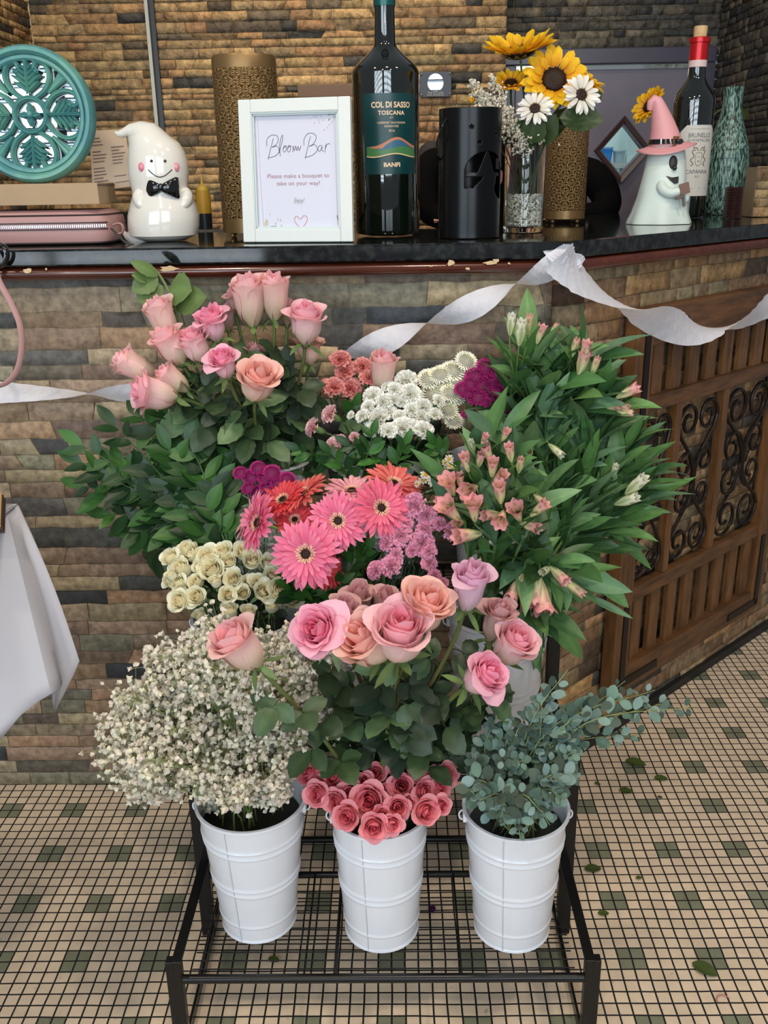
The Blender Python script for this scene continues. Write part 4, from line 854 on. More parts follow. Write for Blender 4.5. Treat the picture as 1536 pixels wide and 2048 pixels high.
def lily(key, P, Yc, buds_, leaves_, label, rnd, group, base=None, spread=1.0, names='peruvian_lily', Lk=1.0, down=0.0, stem_r=.0022):
    """one stem: P = (px,py) whorl position; buds_: list of (px,py,len px,variant)"""
    w = at(P[0], P[1], Yc); b0 = base or spot(key, 0, rnd, .6); t = thing(names, label, 'lily', b0, group); ax = (w - b0).normalized(); ax = (ax + V((0, 0, .2))).normalized(); path = stem_path(b0, w, ax, .3, 10)
    mb = MB(); tube(mb, path, stem_r, 7, S(98, 132, 66))
    heads = []
    for (px, py, lp, v) in buds_:
        tip = at(px, py, Yc - .044 + rnd.uniform(-.012, .008)); d = at(px, py, Yc - .01) - w; s = lp * 1.25 / ppm(tip); d = (d.normalized() + V((rnd.uniform(-.2, .2), -.25, .35))).normalized() if d.length > 1e-4 else ax; q = tip - d * s * .5
        tube(mb, bez(w, w + ax * .01, q - d * (q - w).length * .4, q, 5), .0013, 5, S(112, 146, 76)); heads.append((q, d, s, v))
    mb.build('stem', STEM, t)
    for (q, d, s, v) in heads: inst('flower' if v == 2 else 'bud', AL[v], t, q, quat_to(d, rnd.uniform(0, 6)), (s * .95, s * .95, s))
    mb = MB()
    for i in range(leaves_):
        f = rnd.random(); k = 10 if f < .5 else rnd.randint(5, 9); p = V(path[k]); a = rnd.uniform(0, 6.28); x, y, _ = basis(ax); o = x * math.cos(a) + y * math.sin(a)
        if o.dot(toward(p)) < -.5 and rnd.random() < .7: o = -o
        d = (o * rnd.uniform(.25, .8) * spread + ax * rnd.uniform(.6, 1.1) + V((0, 0, -down * rnd.random()))).normalized(); L = rnd.uniform(.065, .122) * Lk
        leaf(mb, p, d, toward(p) * .6 + V((0, 0, .8)) + o * -.3, L, L * rnd.uniform(.22, .33), jit(rnd.choice(AG), .14, rnd), droop=rnd.uniform(-.1, 1.0), fold=.25, seg=7, across=2, peak=.45, rnd=rnd, twist=rnd.uniform(-.8, .8), vein=1.12, tip=1.15)
    mb.build('leaves', LEAF, t); return t
RL = random.Random(9)
for (P, bd_, lb) in [((1030, 705), [(1022, 648, 38, 3), (1041, 664, 46, 3), (1058, 648, 36, 0)], 'at the upper left tip of the top right bunch'), ((1062, 690), [(1080, 668, 34, 1), (1108, 660, 26, 0)], 'right of the three upright buds'),
 ((1105, 690), [], 'leafy without buds in the middle of the top right bunch'), ((1130, 705), [(1150, 694, 34, 0)], 'with one pale bud high at right'), ((1150, 735), [(1170, 702, 38, 1), (1165, 724, 48, 1), (1190, 731, 34, 0)], 'with pink tipped buds at the right of the top bunch'),
 ((1120, 760), [], 'leafy below the pink tipped buds'), ((1060, 770), [], 'leafy beside the magenta flowers'), ((1185, 775), [], 'with one broad hanging leaf at right'), ((1090, 730), [], 'leafy at the centre of the upper bunch'), ((1160, 670), [], 'with the highest leaves at right'), ((1050, 660), [], 'with the highest leaves at left')]:
    P = (P[0], P[1] + 62); lily('br', P, -.14 - (P[1] - 650) * .0004, bd_, 12, 'top right lily stem, ' + lb, RL, 'lilies in the top right bucket', Lk=1.05)
lily('br', (1195, 805), -.22, [(1256, 784, 40, 1), (1238, 815, 38, 0), (1247, 825, 34, 0), (1225, 812, 36, 1)], 7, 'lily stem bending far right in front of the wooden grille with four pink buds', RL, 'lilies in the top right bucket')
# right bunch leaning out
xb = BK['mr']
for (P, bd_, lb) in [((1060, 905), [(1058, 905, 34, 3), (1055, 925, 30, 3)], 'with two pale striped buds at left'), ((1100, 880), [(1112, 901, 34, 3)], 'with one pale bud among broad leaves'), ((1150, 860), [], 'leafy at the top of the right bunch'), ((1200, 880), [], 'leafy, second at the top right'),
 ((1245, 910), [], 'leafy at the upper right edge'), ((1225, 960), [(1229, 941, 28, 3)], 'with a white bud in the middle'), ((1245, 985), [(1272, 970, 50, 3)], 'with a white bud pointing right'), ((1225, 1005), [(1254, 1001, 44, 3)], 'with the lowest white bud'),
 ((1180, 930), [], 'leafy in the centre of the right bunch'), ((1140, 940), [], 'leafy with dark blades left of centre'), ((1280, 960), [], 'with blades reaching furthest right'), ((1200, 1030), [], 'leafy at the waist of the bunch'), ((1120, 1000), [], 'leafy between the two lily bunches'), ((1090, 850), [], 'with tall blades at the left top'), ((1265, 1010), [], 'with low blades at right'),
 ((1160, 1010), [], 'leafy low in the right bunch'), ((1215, 850), [], 'with the tallest blades at right')]:
    lily('mr', P, -.24 + (1010 - P[1]) * .0001, bd_, 13, 'right lily stem ' + lb, RL, 'lilies in the middle right bucket', Lk=.95, base=V((xb[0] + .03 + RL.uniform(-.03, .03), -.29 + RL.uniform(-.03, .03), xb[2] + .2)))
# long single leaves hanging from the right bunch
t = thing('hanging_leaf', 'cluster of long green blades hanging down over the left edge of the wooden grille', 'leaves', at(1185, 1060, -.23)); mb = MB()
for (bx, by, tx, ty, w, Y) in ((1200, 1030, 1292, 1148, 26, -.24), (1165, 1125, 1246, 1225, 38, -.26), (1190, 1060, 1290, 1118, 14, -.24), (1150, 1150, 1210, 1205, 30, -.25), (1170, 1190, 1255, 1252, 16, -.25), (1090, 1230, 1128, 1285, 18, -.29), (1075, 1180, 1081, 1300, 30, -.33), (1100, 1200, 1190, 1215, 16, -.28), (1230, 1010, 1336, 1045, 18, -.25), (1180, 1070, 1155, 1160, 22, -.25), (1205, 1040, 1235, 1095, 24, -.25), (1125, 1130, 1150, 1210, 28, -.28), (1240, 990, 1362, 986, 12, -.24), (1160, 1090, 1130, 1170, 30, -.26), (1185, 1080, 1185, 1150, 30, -.22)):
    a, b = at(bx, by, Y + .02), at(tx, ty, Y - .01); leaf(mb, a, b - a + V((0, 0, .02)), toward(a) + V((0, 0, .3)), (b - a).length * 1.02, w / 1230, jit(RL.choice(AG[:4]), .12, RL), droop=.25, fold=.2, seg=10, across=2, twist=RL.uniform(-.5, .5))
mb.build('leaves', LEAF, t)
# front bunch with pink striped flowers
for (P, bd_, lb) in [((915, 990), [(900, 972, 46, 2), (888, 1000, 34, 1), (920, 960, 30, 1)], 'with pink open flowers beside the daisies'), ((950, 970), [(942, 978, 44, 2), (932, 925, 38, 1), (960, 920, 32, 1)], 'with a small open pink flower'), ((990, 960), [(985, 935, 40, 1), (998, 955, 40, 1), (975, 905, 38, 1)], 'with tall peach striped flowers'),
 ((1010, 1020), [(1000, 985, 46, 1), (983, 1030, 40, 1), (1003, 1035, 40, 2)], 'with two pink mouthed flowers in the middle'), ((930, 1040), [(902, 1022, 52, 2), (918, 1045, 34, 1)], 'with wide cream and pink trumpets at left'), ((960, 1060), [(935, 1070, 56, 1), (948, 1020, 48, 2)], 'with a long trumpet pointing left'),
 ((1040, 1040), [(1034, 1026, 44, 2), (1060, 1052, 40, 1), (1078, 1018, 40, 1)], 'with ruffled pink flowers at right'), ((1030, 960), [(1040, 930, 34, 0), (1020, 905, 36, 1)], 'with pale buds in the middle'), ((1000, 890), [(1010, 870, 28, 1)], 'with leaf tips beside the magenta flowers'),
 ((960, 910), [(945, 890, 26, 3), (968, 880, 26, 1)], 'with white buds at the top left'), ((1070, 980), [(1080, 1000, 30, 1)], 'leafy between pink flowers and right bunch'), ((1040, 1090), [], 'leafy below the ruffled flowers'), ((990, 1090), [], 'with broad leaves behind the lilac rose')]:
    lily('mr', P, -.370 - (P[1] - 900) * .0002, bd_, 7, 'front lily stem ' + lb, RL, 'pink striped lilies in the middle right bucket', Lk=.95)
for (P, bd_, lb) in [((1045, 1125), [(1032, 1175, 50, 1), (1050, 1190, 52, 2)], 'drooping with pink striped flowers above the bucket'), ((1075, 1130), [(1072, 1180, 58, 1), (1085, 1195, 58, 2)], 'drooping with cream and pink trumpets'), ((1105, 1130), [(1118, 1150, 42, 1), (1092, 1140, 34, 3)], 'drooping with one slim bud'), ((1130, 1150), [(1148, 1175, 44, 0)], 'drooping furthest right above the bucket'), ((1020, 1130), [], 'leafy drooping beside the lilac rose'), ((1060, 1210), [], 'with leaves resting on the bucket rim')]:
    lily('mr', P, -.375, bd_, 12, 'low lily stem ' + lb, RL, 'pink striped lilies in the middle right bucket', Lk=.9, down=1.6)

# ---------------------------------------------------------------- leafy branches (ruscus), salal, eucalyptus, baby's breath
RR = random.Random(31)
RG = [S(44, 80, 38), S(36, 68, 34), S(52, 94, 42), S(32, 60, 32), S(66, 108, 48)]
def branch(name, cat, group, label, base, pts, Yp, n, L, W, cols, rnd, stem_col=S(70, 96, 50), r=.0016, droop=.35, shape=1.0, both=True, taper=.75, peak=.45, mcol=LEAF):
    p3 = [V(base)] + [at(a, b, y) for (a, b), y in zip(pts, Yp)]; path = poly_spline(p3, 8); t = thing(name, label, cat, base, group)
    mb = MB(); tube(mb, path, [r * (1.1 - .6 * i / (len(path) - 1)) for i in range(len(path))], 6, stem_col); mb.build('stem', STEM, t); mb = MB(); N = len(path)
    for i in range(n):
        f = .30 + .70 * (i + .5) / n; k = min(N - 2, int(f * (N - 1))); p = path[k].lerp(path[k + 1], f * (N - 1) - k); T = (path[k + 1] - path[k]).normalized(); s = -1 if i % 2 else 1; tw = toward(p); side = T.cross(tw).normalized() * s
        up = rnd.uniform(-.4, .6); d = (side * rnd.uniform(.5, 1.0) + T * rnd.uniform(.5, .9) + tw * up).normalized(); ll = L * rnd.uniform(.75, 1.15) * (1 if f < .9 else taper)
        leaf(mb, p, d, tw + V((0, 0, .6)) + side * -.2 + V((rnd.uniform(-.4, .4),) * 3), ll, ll * W * rnd.uniform(.85, 1.15), jit(rnd.choice(cols), .15, rnd), droop=rnd.uniform(-.1, droop), fold=.18, seg=7, across=2, peak=peak, vein=1.15, tip=shape)
    d = (path[-1] - path[-2]).normalized(); leaf(mb, path[-1], d, toward(path[-1]), L * .9, L * W * .8, jit(rnd.choice(cols), .15, rnd), seg=6, peak=peak, tip=shape); mb.build('leaves', mcol, t); return t
rus = [((420, 1080), (330, 960), (232, 852)), ((415, 1080), (320, 990), (165, 890)), ((410, 1090), (300, 990), (165, 925)), ((415, 1100), (300, 1010), (170, 972)), ((425, 1100), (330, 1040), (222, 1028)), ((430, 1060), (370, 930), (285, 835)), ((440, 1060), (400, 930), (335, 830)), ((450, 1060), (430, 950), (400, 850)), ((430, 1110), (350, 1060), (272, 1062)), ((455, 1080), (450, 980), (440, 880)), ((435, 1100), (360, 1000), (290, 930)), ((440, 1090), (390, 1000), (340, 900)), ((425, 1120), (360, 1090), (305, 1105)), ((470, 1070), (465, 1000), (470, 920)), ((420, 1090), (330, 1010), (225, 960)), ((430, 1100), (380, 1040), (320, 990))]
rl = ['reaching highest toward the streamer', 'reaching furthest left', 'second furthest left', 'low and level at far left', 'level with the gerberas at left', 'upright behind the lower pink roses', 'upright under the lowest pink rose', 'behind the rose leaves', 'lowest at left over the cream roses', 'beside the magenta flowers', 'in the middle of the dark foliage', 'right of the middle of the dark foliage', 'with its tip just above the cream roses', 'innermost beside the gerberas', 'between the far left sprays', 'short one in the dark foliage']
bl = BK['ml']
for P, lb in zip(rus, rl):
    b = V((bl[0] + .01 + RR.uniform(-.03, .03), bl[1] + RR.uniform(-.02, .04), bl[2] + .18)); branch('ruscus_branch', 'greenery', 'dark ruscus branches at left', 'dark green leafy branch ' + lb, b, P, (-.27, -.22, -.19 + RR.uniform(-.03, .03)), 16, .054, .46, RG, RR, shape=1.15)
sal = [((600, 1190), (600, 1170), (618, 1130)), ((610, 1200), (640, 1190), (680, 1165)), ((640, 1190), (700, 1140), (712, 1075)), ((660, 1180), (720, 1130), (735, 1100)), ((600, 1200), (590, 1180), (580, 1150)), ((640, 1200), (660, 1190), (735, 1190)), ((700, 1000), (690, 940), (660, 905)), ((720, 1000), (730, 930), (745, 870)), ((740, 1000), (760, 930), (700, 890)), ((900, 1000), (890, 930), (870, 890)), ((780, 1000), (790, 940), (810, 890)), ((640, 960), (640, 920), (600, 900)), ((690, 850), (700, 830), (708, 812))]
sl = ['in front of the lowest gerbera', 'below the hanging gerbera', 'with bright leaves right of the gerberas', 'between gerberas and pink edged carnations', 'under the lowest gerbera at left', 'above the dusty wilted rose', 'behind the gerberas at left', 'below the white carnations at left', 'reaching left under the white carnations', 'behind the tiny daisies', 'directly below the white carnations', 'under the light pink carnations', 'with one broad leaf between coral and white carnations']
for i, (P, lb) in enumerate(zip(sal, sl)):
    b = spot('mc' if i < 6 else 'bc', 0, RR, .7); Y = -.39 if i < 6 else (-.25 if i < 12 else -.19); branch('green_sprig', 'greenery', 'bright green sprigs between the flowers', 'green leafy sprig ' + lb, b, P, (Y + .03, Y + .01, Y), 12 if i < 12 else 5, .032, .52, [S(50, 96, 36), S(42, 82, 36), S(36, 70, 34), S(60, 108, 44)], RR)
# dark stems and filler leaves in the middle of the display
for k, (key, cx, cy, w, hgt, Y, n, lb) in enumerate([('bc', 800, 900, 170, 90, -.15, 26, 'below the white carnations'), ('bl', 520, 860, 260, 170, -.12, 34, 'behind the top left roses'), ('br', 1040, 860, 150, 130, -.11, 24, 'behind the magenta flowers'), ('mc', 720, 1150, 260, 120, -.29, 26, 'below the gerberas'), ('fc', 800, 1400, 300, 190, -.50, 30, 'between the tall rose stems')]):
    t = thing('filler_stems', 'tangle of dark green stems and leaves ' + lb, 'greenery', spot(key, 0, RR, .6), None); mb = MB(); m2 = MB()
    for i in range(n):
        b = spot(key, 0, RR, .6); tip = at(cx + RR.uniform(-w / 2, w / 2), cy + RR.uniform(-hgt / 2, hgt / 2), Y + RR.uniform(-.03, .03)); path = stem_path(b, tip, (tip - b) + V((0, 0, .05)), .3, 7); tube(mb, path, .0013, 5, jit(S(64, 84, 48), .15, RR))
        for j in range(4): 
            p = path[RR.randint(3, 7)]; d = V((RR.uniform(-1, 1), RR.uniform(-1, .3), RR.uniform(-.2, 1))); leaf(m2, p, d, toward(p) + V((0, 0, .6)), RR.uniform(.025, .05), RR.uniform(.012, .026), jit(S(38, 58, 34), .2, RR), droop=.5, seg=6)
    mb.build('stems', STEM, t); o = m2.build('leaves', LEAF, t)
# eucalyptus
EG = [S(112, 138, 124), S(92, 116, 102), S(128, 154, 142), S(84, 104, 92), S(130, 156, 150), S(78, 92, 80)]
EUC = mat('eucalyptus_leaf', rough=.65, vcol=True, transl=.12, spec=.25, mottle=.08, mscale=80)
def euc(P, Yp, n, label, L=.0175, r=.0012):
    b = spot('fr', 0, RR, .8); p3 = [b] + [at(x, y, q) for (x, y), q in zip(P, Yp)]; path = poly_spline(p3, 10); t = thing('eucalyptus_stem', label, 'eucalyptus', b, 'eucalyptus stems in the front right bucket')
    mb = MB(); tube(mb, path, [r * (1.2 - .8 * i / (len(path) - 1)) for i in range(len(path))], 5, S(138, 150, 96)); mb.build('stem', STEM, t); mb = MB(); N = len(path)
    for i in range(n):
        f = .28 + .72 * i / n; k = min(N - 2, int(f * (N - 1))); p = path[k]; T = (path[k + 1] - path[k]).normalized(); x, y, _ = basis(T); a = i * 1.57 + RR.uniform(-.3, .3); c = jit(RR.choice(EG), .12, RR)
        for s in (0, PI):
            o = x * math.cos(a + s) + y * math.sin(a + s); ll = L * RR.uniform(.7, 1.2) * (1 if f < .8 else (1.25 - f) * 2); d = (o + T * RR.uniform(.2, .8)).normalized(); leaf(mb, p + d * .003, d, T * .6 + toward(p) * 1.1, ll, ll * .72, c, droop=RR.uniform(-.2, .5), fold=.1, seg=6, across=1, peak=.52, tip=.8, vein=1.05)
    mb.build('leaves', EUC, t)
eu = [((1000, 1520), (985, 1440)), ((1010, 1500), (1030, 1440)), ((960, 1560), (945, 1500)), ((1030, 1480), (1075, 1410)), ((1050, 1500), (1110, 1410)), ((1070, 1500), (1150, 1420)), ((1080, 1480), (1225, 1385)), ((1100, 1490), (1250, 1362)), ((1120, 1480), (1340, 1402)), ((1150, 1460), (1395, 1412)), ((1120, 1500), (1290, 1468)), ((1090, 1520), (1180, 1440)), ((1060, 1540), (1130, 1470)), ((1040, 1560), (1060, 1480)), ((980, 1570), (940, 1560)), ((950, 1590), (945, 1580)), ((1000, 1590), (960, 1600)), ((1010, 1600), (1000, 1645)), ((1035, 1610), (1040, 1680)), ((1060, 1600), (1100, 1650)), ((1040, 1590), (1085, 1625)), ((1080, 1580), (1130, 1600)), ((1100, 1560), (1160, 1560)), ((1020, 1560), (1000, 1510)), ((990, 1540), (960, 1470)), ((1070, 1550), (1110, 1520)), ((1100, 1540), (1150, 1500)), ((1010, 1540), (1050, 1520)), ((1050, 1570), (1020, 1530)), ((1130, 1450), (1310, 1380)), ((970, 1520), (1000, 1420)), ((1060, 1450), (1135, 1340)), ((1080, 1470), (1085, 1380)), ((1090, 1560), (1140, 1560)), ((1000, 1580), (1040, 1590))]
el = []
for i, (a, b) in enumerate(eu):
    long_ = b[0] > 1200; Ya = -.57 if b[1] < 1560 else -.63; Yb = (-.50 if long_ else (-.54 if b[1] < 1500 else (-.60 if b[1] < 1600 else -.665))); L0 = .021 if long_ else .0195; t0_ = len(bpy.data.objects)
    euc((a, b), (Ya, Yb), 16 if long_ else 12, '', L0); el.append((bpy.data.objects[-1], b[0], b[1]))
el = [(o, 0, 0) for o in bpy.data.objects if o.name.startswith('eucalyptus_stem')]
el = [(o, *eu[i][1]) for i, (o, _, _) in enumerate(sorted(el, key=lambda q: q[0].name))]
label_rows(el, 'eucalyptus stem tip, front right bucket', 5)
# baby's breath
WHT = mat('breath_floret', rough=.8, vcol=True, transl=.25, spec=.2)
def floret(mb, p, r, rnd):
    c = jit(S(244, 237, 218), .10, rnd); k = len(mb.v); q = V((rnd.gauss(0, 1), rnd.gauss(0, 1), rnd.gauss(0, 1))).normalized(); x, y, z = basis(q); vs = []; n = 6
    for h, rr in ((-.7, .25), (-.2, .95), (.35, .85), (.75, .45)):
        for j in range(n): a = 2 * PI * j / n + h; s = rr * (1 + .32 * (-1) ** j * (h > -.5)) * r; vs.append(p + x * math.cos(a) * s + y * math.sin(a) * s + z * h * r * (1 + .2 * (-1) ** j))
    fs = [(a * n + j, a * n + (j + 1) % n, (a + 1) * n + (j + 1) % n, (a + 1) * n + j) for a in range(3) for j in range(n)] + [tuple(3 * n + j for j in range(n))]
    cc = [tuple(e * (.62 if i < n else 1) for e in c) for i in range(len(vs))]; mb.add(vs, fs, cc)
RB = random.Random(4)
bb = [(300, 1400, 75), (262, 1440, 62), (250, 1500, 60), (268, 1545, 55), (330, 1350, 75), (385, 1320, 70), (440, 1300, 70), (350, 1430, 80), (340, 1500, 75), (400, 1390, 80), (420, 1460, 80), (400, 1530, 70), (470, 1400, 80), (490, 1480, 75), (530, 1380, 70), (560, 1450, 75), (570, 1320, 60), (610, 1300, 55), (620, 1370, 62), (640, 1440, 60), (600, 1500, 62), (530, 1530, 65), (460, 1550, 60), (340, 1560, 50), (500, 1330, 60), (650, 1350, 40), (300, 1560, 40), (560, 1560, 40), (290, 1450, 60), (370, 1460, 70), (450, 1350, 70), (520, 1430, 70), (400, 1340, 60), (320, 1390, 60), (470, 1580, 42), (415, 1572, 38), (545, 1572, 38), (620, 1430, 60), (570, 1400, 60)]
bo = []
fl = BK['fl']
for i, (px, py, rp) in enumerate(bb):
    Y = -.52 + RB.uniform(-.05, .05) - (.03 if py > 1480 else 0) + (.05 if px > 560 else 0); b0 = spot('fl', 0, RB, .8); C0 = at(px, py, Y); R_ = rp / ppm(C0); t = thing('baby_breath_sprig', '', 'baby\'s breath', b0, 'baby\'s breath sprigs'); ms = MB(); mf = MB(); hub = b0.lerp(C0, .55) + V((0, 0, .02))
    tube(ms, bez(b0, b0 + V((0, 0, .08)), hub - (hub - b0) * .2, hub, 6), .0011, 4, S(112, 128, 70)); sub = []
    for k in range(9):
        e = V((RB.gauss(0, 1), RB.gauss(0, .8), RB.gauss(0, 1))).normalized() * R_ * RB.uniform(.45, .95); q = C0 + e; sub.append(q); tube(ms, bez(hub, hub.lerp(q, .4) + V((0, 0, .01)), hub.lerp(q, .8), q, 4), .0006, 3, S(120, 136, 78), caps=False)
    for q in sub:
        for k in range(19):
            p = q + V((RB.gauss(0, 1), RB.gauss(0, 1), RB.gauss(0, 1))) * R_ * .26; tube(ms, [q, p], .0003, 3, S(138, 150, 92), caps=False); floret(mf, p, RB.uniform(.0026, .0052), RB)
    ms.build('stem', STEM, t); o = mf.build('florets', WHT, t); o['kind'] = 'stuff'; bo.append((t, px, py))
label_rows(bo, 'baby\'s breath sprig of the front left bucket', 5)
# fallen leaves on the floor
fa = [(1272, 1525, 36, 20, 'large'), (1322, 1556, 24, 20, 'round'), (1252, 1581, 24, 12, 'small'), (1186, 1737, 30, 16, 'pointed'), (1278, 1755, 12, 12, 'tiny'), (1410, 1938, 46, 26, 'big oval'), (1207, 1826, 20, 8, 'thin'), (1320, 1594, 10, 8, 'grey speck'), (1195, 1567, 12, 8, 'grey'), (548, 1919, 22, 14, 'dark')]
fx = ['by the slanted wall', 'right of the eucalyptus tips', 'level with the bucket rims at right', 'right of the stand', 'right of the stand beside a larger one', 'at the lower right of the floor', 'just outside the stand at right', 'near the slanted wall', 'close to the eucalyptus', 'under the wire shelf']
for (px, py, w, h, k), wh in zip(fa, fx):
    p = atz(px, py, .004); mb = MB(); L = w / ppm(p) * 1.15; a = RR.uniform(-.7, .3); leaf(mb, p - V((math.cos(a), math.sin(a), 0)) * L / 2, (math.cos(a), math.sin(a), .05), (0, -.1, 1), L, L * .6, jit(S(70, 86, 36), .15, RR), droop=.15, seg=8)
    tag(mb.build('fallen_leaf', LEAF), '%s fallen green leaf on the tiles %s' % (k, wh), 'leaf', 'fallen leaves')
mb = MB(); pc = atz(862, 1826, .004); leaf(mb, pc, (.3, 1, .1), (0, 0, 1), .02, .012, S(84, 34, 84), seg=5); tag(mb.build('fallen_petal', PETAL), 'fallen purple petal on the tiles under the stand', 'petal')
mb = MB(); pc = atz(1447, 2000, .003); tube(mb, [pc + V((.010 * math.cos(a), .010 * math.sin(a), 0)) for a in [.3 + .35 * k for k in range(10)]], .0009, 5, S(214, 140, 130)); tag(mb.build('fallen_stamen', PETAL), 'thin curled pink petal scrap at the lower right of the floor', 'petal')

# ================================================================ THINGS ON THE COUNTER
ZC = ctop
def onc(px, py):
    p = atz(px, py, ZC); return p
CER = mat('white_ceramic', S(226, 222, 212), rough=.12, coat=.5, spec=.6)
BLKG = mat('black_gloss', (.006, .006, .007), rough=.12, coat=.6)
# --- cardboard box, purse, teal round mirror, menus
pb = onc(120, 491); k = ppm(pb)
pur = thing('shoulder_bag', 'dusty pink leather bag with silver zip lying under the cardboard box', 'bag', (pb.x, pb.y + .07, ZC))
LEA = mat('pink_leather', S(176, 134, 130), rough=.5, bump=.0002, bscale=500); LED = mat('dark_edge', S(44, 32, 32), rough=.5)
x0, x1 = at(-60, 450, pb.y + .05).x, at(240, 450, pb.y + .078).x; zt_ = at(120, 418, pb.y).z; H_ = zt_ - ZC; mb = MB(); xc = (x0 + x1) / 2; rx = (x1 - x0) / 2; secs = []
for i, (f, e) in enumerate([(0.005, .88), (.06, .97), (.22, 1.0), (.44, .99), (.50, .985), (.56, .99), (.72, .97), (.84, .93), (.93, .84)]): secs.append(((xc, pb.y + .078, ZC + .0015 + H_ * f), rx * e, .075 * e))
def sq(i, a): c, s_ = abs(math.cos(a)), abs(math.sin(a)); return 1 / max(1e-6, (c ** 7 + s_ ** 7)) ** (1 / 7)
loft(mb, secs, 64, mod=sq); mb.build('body', LEA, pur)
def ringpts(f, e, y0=.078, n=64): return [V((xc + rx * e * math.cos(a) * sq(0, a), pb.y + y0 + .075 * e * math.sin(a) * sq(0, a), ZC + .0015 + H_ * f)) for a in [2 * PI * j / n for j in range(n + 1)]]
for nm, f, e, r in (('piping', .80, .952, .0016), ('piping', .03, .95, .0020)): mb = MB(); tube(mb, ringpts(f, e), r, 6); mb.build(nm, LED, pur)
zb_, ze = .50, .995; zf = [p for p in ringpts(zb_, ze) if p.y < pb.y + .02]; zf.sort(key=lambda p: p.x)
for dz in (-.0055, .0055): mb = MB(); tube(mb, [p + V((0, -.0006, dz)) for p in zf], .0010, 5); mb.build('zip_piping', LED, pur)
mb = MB()
for i in range(len(zf) - 1):
    n_ = max(1, int((zf[i + 1] - zf[i]).length / .0032))
    for j in range(n_): q = zf[i].lerp(zf[i + 1], j / n_); box(mb, q + V((0, -.0018, .0)), (.0017, .0026, .0046))
mb.build('zip', mat('zip_silver', S(210, 212, 220), rough=.15, metal=1.0), pur, smooth=False)
mb = MB(); ps = [at(a, b, pb.y - .005 + c) for a, b, c in ((222, 457, 0), (236, 470, -.004), (250, 484, -.004), (268, 490, -.002))]; tube(mb, poly_spline(ps, 5), .0030, 8, flat=.5); mb.build('zip_pull', LED, pur)
mb = MB(); ps = [at(a, b, pb.y + .03) for a, b in ((226, 450), (240, 447), (246, 455), (244, 466), (232, 468))]; tube(mb, poly_spline(ps, 5), .005, 8, flat=.4); mb.build('strap_loop', LEA, pur)
mb = MB(); sp = [at(-30, 470, .02), at(-14, 500, -.062), at(-4, 556, -.075), at(22, 606, -.078), at(40, 652, -.08), at(43, 700, -.08), at(33, 742, -.08), at(12, 766, -.08), at(-20, 776, -.08)]
tube(mb, poly_spline(sp, 8), .0048, 8, flat=.35); mb.build('shoulder_strap', LEA, pur)
mb = MB(); sp = [at(-25, 480, .01), at(-8, 484, -.030), at(8, 492, -.062), at(14, 512, -.066), at(6, 530, -.066), at(-14, 534, -.064)]; tube(mb, poly_spline(sp, 6), .0050, 8, flat=.5)
tag(mb.build('black_strap', BLKG), 'black strap end hanging over the counter edge at far left', 'strap')
cx_ = thing('cardboard_box', 'flat kraft cardboard box lying on the pink bag', 'box', (xc, pb.y + .12, zt_ + .002)); bz0 = zt_ + .002
yb = pb.y + .004; za = at(100, 410, yb).z; zb2 = at(100, 367, yb).z; xa, xb_ = at(-60, 390, yb).x, at(197, 390, yb).x; KR = mat('kraft', S(172, 146, 114), rough=.75, mottle=.05, mscale=20)
bz0 = max(bz0, za); mb = MB(); w2 = .20; e1 = V((xb_, yb, 0)); rt_ = at(231, 390, yb + .16)
pts = [(xa, yb), (xb_, yb), (rt_.x, yb + .16), (xa, yb + .20)]; n = 4; mb.add([(x, y, bz0) for x, y in pts] + [(x, y, zb2) for x, y in pts], [(3, 2, 1, 0), (4, 5, 6, 7)] + [(i, (i + 1) % 4, (i + 1) % 4 + 4, i + 4) for i in range(4)]); mb.build('box_body', KR, cx_, smooth=False, bevel=.0008)
mb = MB(); box(mb, ((xb_ + rt_.x) / 2 + .0008, yb + .08, zb2 - .0035), (.001, .17, .001), ax=((V((0, 1, 0)).cross(V((0, 0, 1)))), V((rt_.x - xb_, .16, 0)).normalized(), V((0, 0, 1)))); mb.build('flap_edge', LED, cx_, smooth=False)
# round carved mirror
mc_ = at(64, 236, yb + .07); k = ppm(mc_); RM = 129 / k; mc_.z = zb2 + RM * .985 + .001
mir = thing('carved_mirror', 'round teal carved wooden mirror leaning upright on the cardboard box', 'mirror', (mc_.x, mc_.y, zb2)); TEA = mat('teal_wood', S(78, 140, 142), rough=.42, mottle=.2, mscale=14, alt=S(96, 150, 136)); tilt = .10
MX, MZ = V((1, 0, 0)), V((0, math.sin(tilt), math.cos(tilt))); MN = V((0, -math.cos(tilt), math.sin(tilt)))
def mp(x, y, o=0.0): return mc_ + MX * (x * RM) + MZ * (y * RM) + MN * o
mb = MB(); rows = []
for j in range(97):
    a = 2 * PI * j / 96; rows.append([mp(r * math.cos(a), r * math.sin(a), o) for r, o in ((.775, .002), (.775, .010), (.80, .013), (.845, .013), (.85, .010), (.86, .014), (.90, .020), (.95, .020), (.99, .013), (1.0, .004), (.99, -.006), (.775, -.006))])
mb.grid(rows); mb.build('outer_ring', TEA, mir)
mb = MB(); mb.add([mp(.80 * math.cos(2 * PI * j / 64), .80 * math.sin(2 * PI * j / 64), -.002) for j in range(64)], [tuple(range(64))]); mb.build('mirror_glass', mat('mirror_glass', (.92, .95, .96), rough=.01, metal=1.0), mir, smooth=False)
